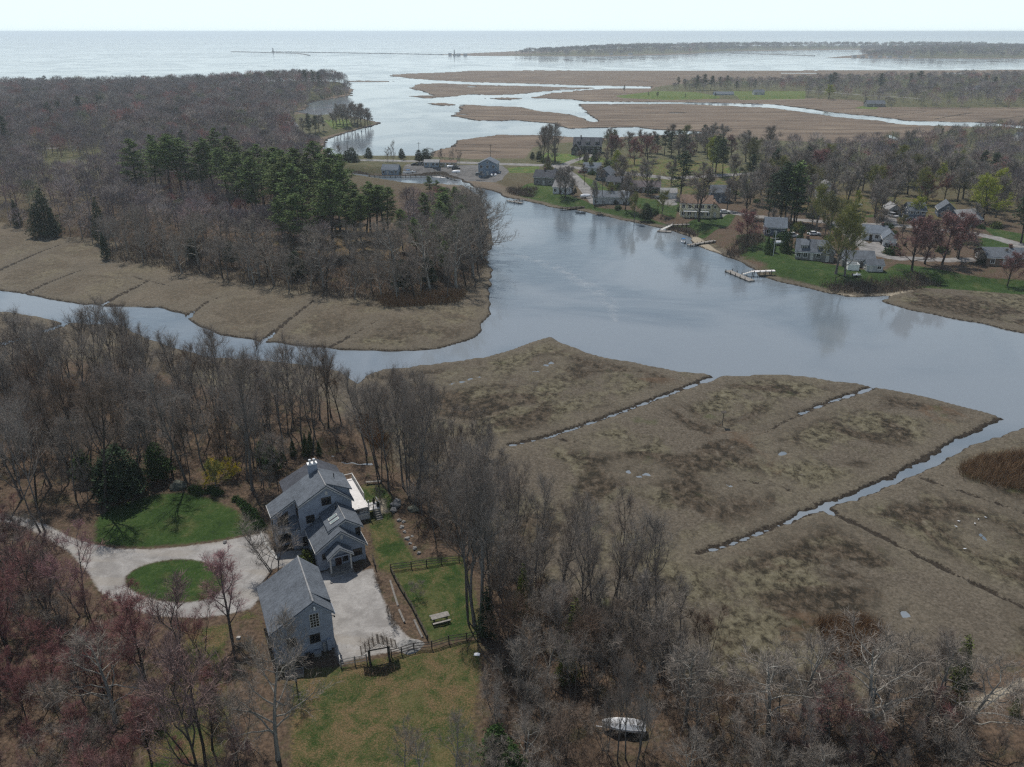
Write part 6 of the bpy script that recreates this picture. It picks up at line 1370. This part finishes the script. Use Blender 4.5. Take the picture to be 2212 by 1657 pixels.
def dock(name, a, b, width, z, label, floating=False, z2=None, mat=None, piles=5, cat="dock"):
    A, B_ = at(*a, z), at(*b, z2 if z2 is not None else z); L = math.hypot(B_[0] - A[0], B_[1] - A[1]); ang = atan2(B_[1] - A[1], B_[0] - A[0]); dz = (z2 - z) if z2 is not None else 0
    o = empty(name, (A[0], A[1], 0), ang, label, cat); hw = width / 2; mt = mat or M['wood_grey']; t_ = .45 if floating else .22
    MB().add([(0, -hw, z - t_), (L, -hw, z + dz - t_), (L, hw, z + dz - t_), (0, hw, z - t_), (0, -hw, z), (L, -hw, z + dz), (L, hw, z + dz), (0, hw, z)], [(3, 2, 1, 0), (4, 5, 6, 7), (0, 1, 5, 4), (1, 2, 6, 5), (2, 3, 7, 6), (3, 0, 4, 7)]).build("deck", mt, o)
    for i in range(piles):
        x = L * (i + .3) / piles
        for s in (-1, 1):
            MB().tube([(x, s * (hw + .1), -1.2), (x, s * (hw + .1), z + dz * x / L + (.6 if floating else .35))], .13, 6).build("pile", M['wood_dark'], o)
    return o
def gangway(a, b, z, z2, label, wd=1.3):
    A, B_ = at(*a, z), at(*b, z2); L = math.hypot(B_[0] - A[0], B_[1] - A[1]); o = empty("gangway", (A[0], A[1], 0), atan2(B_[1] - A[1], B_[0] - A[0]), label, "gangway"); h = wd / 2; dz = z2 - z
    MB().add([(0, -h, z - .1), (L, -h, z2 - .1), (L, h, z2 - .1), (0, h, z - .1), (0, -h, z), (L, -h, z2), (L, h, z2), (0, h, z)], [(3, 2, 1, 0), (4, 5, 6, 7), (0, 1, 5, 4), (1, 2, 6, 5), (2, 3, 7, 6), (3, 0, 4, 7)]).build("ramp", M['cream'], o)
    for s in (-1, 1):
        r = MB().tube([(0, s * h, z + .9), (L, s * h, z2 + .9)], .04, 4)
        for i in range(6): f = i / 5; r.tube([(L * f, s * h, z + dz * f), (L * f, s * h, z + dz * f + .9)], .03, 4)
        r.build("handrail", M['steel'], o)
    return o
dock("dock", (1096, 433), (1128, 438), 1.6, .5, "small dark private dock on piles below the grey shingled house", piles=4); dock("dock", (1112, 433), (1132, 431), 1.2, .8, "narrow walkway from shore to the small private dock", piles=3)
dock("dock", (1210, 449), (1262, 446), 1.6, 1.1, "dark timber pier on tall piles beside the grey skiff", mat=M['wood_dark'], piles=5)
dock("floating_dock", (1420, 498), (1450, 500), 2.2, .4, "short dark floating dock at the foot of the white gangway below the yellow house", True, piles=2); gangway((1428, 496), (1455, 484), .45, 1.9, "white sloping gangway below the yellow house"); dock("dock", (1452, 485), (1490, 484), 1.4, 1.9, "raised walkway from the lawn to the upper end of the first gangway", piles=4, z2=2.2)
dock("dock", (1486, 529), (1545, 519), 1.5, .7, "narrow dock beside the boat with the blue canopy", piles=6, z2=1.2)
dock("floating_dock", (1572, 584), (1624, 606), 2.3, .45, "long weathered floating dock in front of the waterfront lawn", True, piles=5); gangway((1604, 592), (1625, 586), .5, 1.6, "white gangway from the long floating dock to its pier"); dock("dock", (1624, 586), (1674, 584), 1.5, 1.6, "pale raised pier crossing the mud to the waterfront lawn", mat=M['deck'], piles=4, z2=1.9)
dock("dock", (1014, 406), (1032, 406), 1.4, .6, "small dock with a skiff just below the marina", piles=3)
dock("bulkhead", (795, 380), (950, 378), 1.6, 1.0, "long timber bulkhead along the marina quay", mat=M['wood_dark'], piles=14, cat="bulkhead"); dock("bulkhead", (950, 377), (985, 386), 1.6, 1.0, "bulkhead corner of the marina quay by the boats", mat=M['wood_dark'], piles=4, cat="bulkhead"); dock("floating_dock", (930, 381), (968, 384), 2.4, .35, "pale floating dock below the marina quay", True, mat=M['deck'], piles=2); dock("dock", (757, 358), (815, 352), 2.2, .8, "white finger dock left of the marina office", mat=M['white'], piles=4)

# ------------------------------------------------------------------ houses of the village
house("marina_house", "tall blue house with white outside stairs on the marina lot", 1053, 379, 40, 9, 5.8, 2.2, 'y', -8, 'marina', 'blue', 3, 3, 2, trim=M['white'], deck=False)
house("marina_office", "small blue grey office on the marina quay", 842, 378, 36, 7, 2.8, 2.0, 'x', -6, 'marina', 'blue', 4, 2); house("marina_shed", "light blue shed on the causeway side of the marina", 932, 361, 31, 5, 2.5, 1.0, 'x', -3, 'marina', 'pale', 4, 1); house("marina_shed", "long tan shed on the causeway side of the marina", 967, 361, 36, 5, 2.4, .8, 'x', -3, 'tan', 'brown', 4, 1)
house("manor_house", "large dark shingled house with white gables beyond the causeway road", 1268, 332, 60, 11, 4.8, 4.0, 'x', -8, 'dark', 'dark', 5, 3, 2, dormer=3, chim=(0, .5)); house("manor_wing", "dark gabled wing with a white gable left of the large dark house", 1243, 335, 18, 9, 3.2, 3.4, 'y', -8, 'dark', 'dark', 2, 2, cat="house wing")
house("shingled_house", "grey weathered shingled house on the shore nearest the marina", 1174, 400, 44, 8, 3.8, 2.6, 'x', -18, 'grey', 'dark', 3, 2, chim=(0, .1)); house("shingled_wing", "grey gabled wing at the right of the weathered shingled house", 1193, 397, 22, 7, 3.6, 2.8, 'y', -15, 'grey', 'dark', 2, 2, cat="house wing")
house("shore_cottage", "small white cottage in front of the grey shingled house", 1210, 419, 34, 7, 3.0, 2.4, 'x', -25, 'white', 'pale', 3, 2); house("ranch_house", "low white house with a grey roof beside the pale lane", 1279, 374, 36, 8, 2.7, 2.0, 'x', -5, 'white', 'blue', 3, 2)
house("gabled_house", "slate blue gabled house behind the pale lane", 1302, 391, 30, 9, 3.2, 2.8, 'y', -25, 'slate', 'grey', 2, 2); house("brown_house", "low brown house behind the wide bare shade tree", 1332, 404, 46, 8, 2.6, 1.8, 'x', -20, 'brown', 'dark', 4, 2, chim=(0, .3)); house("long_house", "long low house with a dull purple roof in the middle of the village", 1390, 416, 70, 9, 2.6, 1.9, 'x', -8, 'brown', 'purple', 5, 2)
house("modern_house", "grey modern house with big windows on the river lawn", 1318, 445, 76, 9, 3.8, 1.7, 'x', -12, 'pale', 'grey', 5, 2, dormer=0, chim=(.5, .0)); house("red_garage", "white two door garage with red brown walls in the village", 1444, 429, 34, 7, 2.5, 1.4, 'x', -6, 'white', 'pale', 2, 1, garage=2, cat="garage")
house("yellow_house", "cream yellow two storey house with a brown roof and white deck on the river lawn", 1502, 470, 66, 8.5, 5.6, 2.4, 'x', -10, 'yellow', 'brown', 5, 2, 2, deck=True); house("yellow_wing", "low cream yellow wing at the right end of the yellow house", 1543, 470, 22, 8, 3.4, 2.2, 'y', -10, 'yellow', 'brown', 1, 1, cat="house wing"); house("grey_roofed_house", "house with a grey roof mostly hidden behind the yellow house", 1555, 438, 40, 8, 4.5, 2.2, 'x', -5, 'slate', 'grey', 3, 2, 1)
house("hip_cottage", "small blue grey cottage behind the row of pointed evergreens", 1674, 510, 44, 8, 3.2, 2.6, 'x', -12, 'slate', 'blue', 3, 2); house("white_gabled_house", "white gabled house among trees behind the tall pines", 1785, 432, 38, 9, 4.5, 3.0, 'y', -12, 'white', 'pale', 2, 2); house("cape_cottage", "grey shingled cape house with dormers on the waterfront lawn", 1752, 562, 66, 8, 2.7, 3.0, 'x', -18, 'grey', 'grey', 5, 2, dormer=2, chim=(.3, .35)); house("cape_wing", "gabled sun room wing at the right of the waterfront cape house", 1786, 566, 26, 7, 2.7, 2.4, 'y', -18, 'grey', 'grey', 1, 1, cat="house wing")
house("low_annex", "low grey annex right of the waterfront cape house", 1853, 577, 66, 7, 2.5, 1.8, 'x', -8, 'grey', 'grey', 3, 1); house("garden_shed", "small grey garden shed on the waterfront lawn", 1889, 587, 34, 3.6, 2.2, 1.1, 'x', -4, 'pale', 'grey', 2, 1, cat="shed")
house("white_ranch", "long white ranch house with a blue grey roof behind the waterfront", 1886, 520, 48, 8, 2.7, 1.9, 'x', -22, 'white', 'blue', 4, 2, chim=(.3, -.6)); house("white_garage", "white gabled garage right of the white ranch house", 1920, 532, 26, 7, 2.6, 2.0, 'y', -18, 'white', 'blue', 2, 1, garage=2, cat="garage")
house("small_garage", "small pale garage with an open dark door at the back of a lawn", 1932, 466, 26, 7, 2.5, 1.8, 'y', -5, 'pale', 'pale', 1, 1, garage=1, cat="garage"); house("blue_cottage", "blue grey house behind the yellow green tree", 1978, 480, 34, 8, 4.6, 2.2, 'x', -8, 'slate', 'grey', 3, 2, 2); house("slate_garage", "slate blue gabled garage with a dark door", 2044, 470, 34, 8, 3.0, 2.6, 'y', -18, 'slate', 'grey', 2, 1); house("grey_gabled_house", "grey house with a broad pale roof at the right of the village", 2096, 490, 54, 9, 2.8, 2.8, 'x', 15, 'slate', 'pale', 3, 2)
house("dark_ranch", "dark low house with a grey roof at the right edge of the village", 2180, 575, 96, 10, 2.7, 1.9, 'x', -6, 'brown', 'grey', 4, 2, chim=(0, -.2)); house("far_blue_house", "long low blue house on the green across the wide marsh", 1564, 209, 42, 9, 3.0, 2.2, 'x', 0, 'marina', 'blue', 5, 2); house("far_stone_house", "grey house among trees at the near edge of the far right wood", 1892, 231, 40, 9, 3.2, 2.6, 'x', 0, 'grey', 'grey', 4, 2); house("point_house", "grey gabled house on the point in the bay", 620, 289, 26, 9, 4.5, 4.0, 'y', -20, 'grey', 'pale', 2, 2, 1)
house("far_cottage", "pale cottage among the trees of the far right wood", 2105, 195, 26, 8, 3, 2.4, 'x', 0, 'white', 'grey', 3, 1); house("far_cottage", "small grey cottage right of the blue house across the marsh", 1640, 205, 22, 8, 3, 2.4, 'x', 0, 'pale', 'grey', 3, 1); house("marsh_cottage", "white cottage at the wood edge by the right end of the marsh", 2212, 305, 24, 8, 3, 2.4, 'x', 0, 'white', 'grey', 3, 1)
# white screen enclosure, flagpole, utility poles
p = spot(1840, 581); en = empty("screen_enclosure", p, radians(-8), "white square privacy screen on the lawn between house and shed", "screen"); s_ = 1.7
for i, (x0, x1, y0, y1) in enumerate(((-s_, s_, -s_, -s_ + .08), (-s_, s_, s_ - .08, s_), (-s_, -s_ + .08, -s_ + .08, s_ - .08), (s_ - .08, s_, -s_ + .08, s_ - .08))): MB().box(x0, x1, y0, y1, -.1, 1.9).build("panel", M['white'], en)
p, h_ = height_to(1670, 552, 500); fp = empty("flagpole", p, 0, "white flagpole with a cross yard on the waterfront lawn", "flagpole"); MB().tube([(0, 0, -.3), (0, 0, h_)], [.09, .05], 8).build("pole", M['white'], fp); MB().tube([(-1.2, 0, h_ * .72), (1.2, 0, h_ * .72)], .04, 6).build("yard", M['white'], fp)
for x, y, yt, lb in ((753, 349, 304, "wooden utility pole on the causeway, leftmost of three"), (906, 350, 307, "wooden utility pole on the causeway behind the marina sheds"), (1060, 353, 312, "wooden utility pole on the causeway behind the tall blue marina house"), (1262, 400, 362, "wooden utility pole beside the pale village lane"), (1300, 440, 395, "wooden utility pole at the end of the pale lane by the river lawn")):
    p, h_ = height_to(x, y, yt); up_ = empty("utility_pole", p, .1, lb, "utility pole"); MB().tube([(0, 0, -.5), (0, 0, h_)], [.16, .1], 6).build("pole", M['wood_dark'], up_); MB().box(-1.1, 1.1, -.06, .06, h_ - .7, h_ - .55).build("crossarm", M['wood_dark'], up_)
fence("guard_rail", [(735, 350), (800, 348), (870, 349)], "white guard rail along the causeway road by the bay", .8, 2, M['white'], 4.0, "guard rail", .09)
p = spot(1560, 920); pf = empty("nest_platform", p, 0, "bare wooden nesting platform on a pole out on the near salt marsh", "nest platform"); MB().tube([(0, 0, -.4), (.05, 0, 2.9)], .07, 6).build("pole", M['wood_dark'], pf); MB().box(-.5, .5, -.5, .5, 2.9, 3.0).build("platform", M['wood_dark'], pf); MB().tube([(-.9, 0, -.3), (0, 0, 1.2)], .05, 5).build("brace", M['wood_grey'], pf)
for x, y, lb in ((2070, 1128, 0), (2113, 1124, 0), (2105, 1133, 0), (2129, 1120, 0), (2065, 1140, 0), (2083, 1188, 0)):
    b = spot(x, y); o = empty("white_bird", b, rnd.uniform(0, 6), "white shore bird standing on the near marsh at right", "bird", "white birds on the marsh"); o.scale = (.7, .7, .7)
    import bmesh
    bm = bmesh.new(); bmesh.ops.create_uvsphere(bm, u_segments=10, v_segments=8, radius=1)
    for v in bm.verts:
        c = v.co; k = .5 + .5 * (1 - max(0, -c.x)) ; v.co = (c.x * .3, c.y * .12 * k, c.z * .12 * k + .32 + .06 * c.x)
    me = bpy.data.meshes.new("body"); bm.to_mesh(me); bm.free(); bo = mesh_obj("body", me, M['shrink'], o)
    MB().tube([(.22, 0, .36), (.3, 0, .5), (.36, 0, .54)], [.05, .035, .05], 6).tube([(.38, 0, .54), (.5, 0, .52)], [.02, .006], 5).build("head", M['shrink'], o)
    for s in (-1, 1): MB().tube([(0, s * .04, .24), (-.02, s * .05, .12), (0, s * .05, -.05)], .012, 4).build("leg", M['black'], o)

# ------------------------------------------------------------------ far shore: breakwaters, lighthouses, cottages
def breakwater(pts, label, w=9):
    P3 = at([p[0] for p in pts], [p[1] for p in pts], 0); o = empty("breakwater", P3[0], 0, label, "breakwater"); mb = MB(); r = random.Random(3)
    for a, b in zip(P3, P3[1:]):
        L = float(np.hypot(*(b - a)[:2])); n = max(2, int(L / 14)); an = atan2(b[1] - a[1], b[0] - a[0])
        for i in range(n):
            c = a + (b - a) * (i + .5) / n - P3[0]; l = L / n * .56; mb.box(c[0] - l, c[0] + l, c[1] - w / 2, c[1] + w / 2, -1.5, r.uniform(1.0, 1.7), 0, an + r.uniform(-.05, .05), (c[0], c[1]), 1.5)
    mb.build("rubble", M['stone'], o)
breakwater([(500, 111.6), (640, 115.2), (656, 117.2), (668, 119.8)], "low rock breakwater with a hooked end, the nearer of two at left"); breakwater([(588, 111.8), (737, 114.2), (955, 118)], "long thin rock breakwater running right from the offshore lighthouse"); breakwater([(1498, 112.5), (1620, 116), (1760, 121)], "thin causeway of rock across the far cove at right", 7)
def lighthouse(x, y, yt, label, w=.16):
    a = at(x, y, 1.0); lo, hi = 1, 80
    for _ in range(30):
        m = (lo + hi) / 2
        if proj((a[0], a[1], 1 + m))[1] > yt: lo = m
        else: hi = m
    h = lo; o = empty("lighthouse", (a[0], a[1], 1.0), 0, label, "lighthouse")
    MB().tube([(0, 0, -2), (0, 0, h * .25)], [h * .3, h * .24], 12).build("base", M['stone'], o); MB().tube([(0, 0, h * .25), (0, 0, h * .78)], [h * w, h * w * .72], 12).build("tower", flat("grey tower", (.2, .21, .22)), o); MB().tube([(0, 0, h * .78), (0, 0, h * .82)], h * w * .95, 12).build("gallery", M['bronze'], o); MB().tube([(0, 0, h * .82), (0, 0, h * .92)], h * w * .5, 8).build("lantern", M['glass'], o); MB().tube([(0, 0, h * .92), (0, 0, h)], [h * w * .62, .05], 8).build("roof", M['bronze'], o)
lighthouse(590, 112.2, 103, "small lighthouse standing at the end of the offshore breakwater"); lighthouse(981.5, 119.2, 107, "lighthouse among low buildings on the far point", .12)
for i, (x, y, w, sd, lb) in enumerate(((990, 120, 12, 'pale', "grey keeper's house right of the lighthouse on the far point"), (1005, 119.8, 10, 'grey', "low shed farther right on the lighthouse point"), (972, 119.2, 9, 'grey', "small house left of the lighthouse on the far point"), (1320, 119, 10, 'white', "white house on the distant wooded shore, left of two"), (1362, 119, 13, 'white', "white house on the distant wooded shore, right of two"), (1846, 124.6, 12, 'white', "white cottage on the distant village point, first from left"), (1864, 124.8, 11, 'pale', "pale cottage on the distant village point, second from left"), (1882, 125, 12, 'white', "white cottage on the distant village point, third from left"), (1902, 125, 10, 'grey', "grey cottage on the distant village point, fourth from left"), (1922, 125, 13, 'white', "white cottage on the distant village point, fifth from left"), (1945, 125.2, 12, 'pale', "pale cottage on the distant village point, sixth from left"), (1970, 125.3, 12, 'white', "white cottage on the distant village point, last at right"))):
    house("distant_house", lb, x, y, w * .75, 9, 3.2, 2.6, 'x', 0, 'pale' if sd == 'grey' else sd, 'grey', 2, 1, group="houses on the distant shore")
# ------------------------------------------------------------------ undergrowth and reeds: growth nobody could count
def thicket(name, polys, n, h0, h1, mat, label, wid=.03, per=6, spread=.35, tilt=.35, lawn=.4, z=3.0, holes=()):
    B = []; D = []; L = []
    area = [abs(np.sum(W(p, z)[:, 0] * np.roll(W(p, z)[:, 1], -1) - W(p, z)[:, 1] * np.roll(W(p, z)[:, 0], -1))) for p in polys]
    for p, ar in zip(polys, area):
        w = W(p, z); m = int(n * ar / sum(area)); c = nr.uniform(w.min(0), w.max(0), (m * 4, 2)); c = c[_poly_sd(c, w) > 0]
        for h in holes: c = c[_poly_sd(c, W(h, z)) < 0]
        c = c[clear_mask(c, lawn=lawn, water=.6)][:m]
        if not len(c): continue
        c = np.repeat(c, per, 0) + nr.normal(size=(len(c) * per, 2)) * spread
        B.append(np.column_stack([c, HN(c) - .05])); d = nr.normal(size=(len(c), 3)) * tilt; d[:, 2] = 1; D.append(unit(d)); L.append(nr.uniform(h0, h1, len(c)))
    B = np.concatenate(B); D = np.concatenate(D); L = np.concatenate(L); v, f = slivers(B, D, L, np.full(len(B), wid), nr, .3)
    return tag(mesh_obj(name, np_mesh(name, v, tris=f), mat), label, None, None, "stuff")
thicket("undergrowth", [W3], 5200, .5, 2.0, M['scrub'], "tangled brown undergrowth of the bottom right wood", .03, 7, .5, .5, holes=[track_hole, [(1270, 1530), (1420, 1530), (1430, 1640), (1260, 1640)]])
thicket("undergrowth", [W1], 2600, .3, 1.1, M['scrub'], "thin brown undergrowth of the wood by the house", .03, 6, .5, .6)
thicket("undergrowth", [W4], 2400, .4, 1.6, M['twig_red'], "reddish undergrowth of the bottom left wood", .028, 6, .5, .5, -2)
thicket("undergrowth", [W2], 1500, .3, 1.4, M['scrub'], "brown undergrowth along the marsh edge", .03, 6, .5, .5)
thicket("undergrowth", [PFRONT], 5200, .6, 2.2, M['scrub'], "brown undergrowth along the edge of the peninsula", .09, 6, .9, .55, -50)
thicket("reed_bed", [[(815, 640), (900, 636), (1005, 630), (990, 652), (900, 660), (830, 662)]], 900, 1.2, 2.2, M['reed'], "rust brown reed bed at the foot of the peninsula wood", .10, 6, .5, .12, -50, .6)
thicket("reed_bed", [[(2072, 1012), (2120, 986), (2250, 978), (2480, 985), (2480, 1085), (2250, 1068), (2130, 1045), (2080, 1030)]], 3000, 1.2, 2.3, M['reed'], "rust brown reed bed at the right edge of the near marsh", .045, 7, .35, .12, -50, .6)
thicket("reed_bed", [[(1770, 1345), (1860, 1338), (1900, 1360), (1870, 1425), (1800, 1432)]], 1300, 1.2, 2.2, M['reed'], "brown reed bed between the near marsh and the bottom right wood", .04, 7, .35, .12, -50, .6)
thicket("reed_bed", [[(765, 905), (800, 898), (835, 945), (810, 968)]], 700, 1.2, 2.4, M['reed'], "brown reed bed behind the grey house", .045, 7, .35, .12, -50, 1.0)
thicket("shore_scrub", [[(1780, 602), (1900, 600), (1990, 588), (2030, 602), (1900, 620), (1800, 617)], [(1600, 512), (1640, 506), (1650, 522), (1590, 545), (1570, 540)], [(1100, 398), (1160, 408), (1150, 418), (1100, 410)], [(1440, 478), (1500, 490), (1500, 500), (1450, 492)]], 1500, .8, 2.2, M['scrub'], "low brown scrub along the village shore", .12, 6, .9, .4, -50, 2.4)
#@@NEXT3



# ------------------------------------------------------------------ the humid air
t = NT("haze"); t.n.remove(t.bsdf)
pv = t.n.new("ShaderNodeVolumePrincipled"); pv.inputs["Color"].default_value = (.84, .94, 1.0, 1); pv.inputs["Density"].default_value = 0.00012
pv.inputs["Anisotropy"].default_value = .35
t.t.links.new(pv.outputs[0], t.n["Material Output"].inputs["Volume"])
hz = MB().box(-20100, 20100, -310, 25100, -3.5, 74.0).build("haze", t.mat)
tag(hz, kind="stuff")
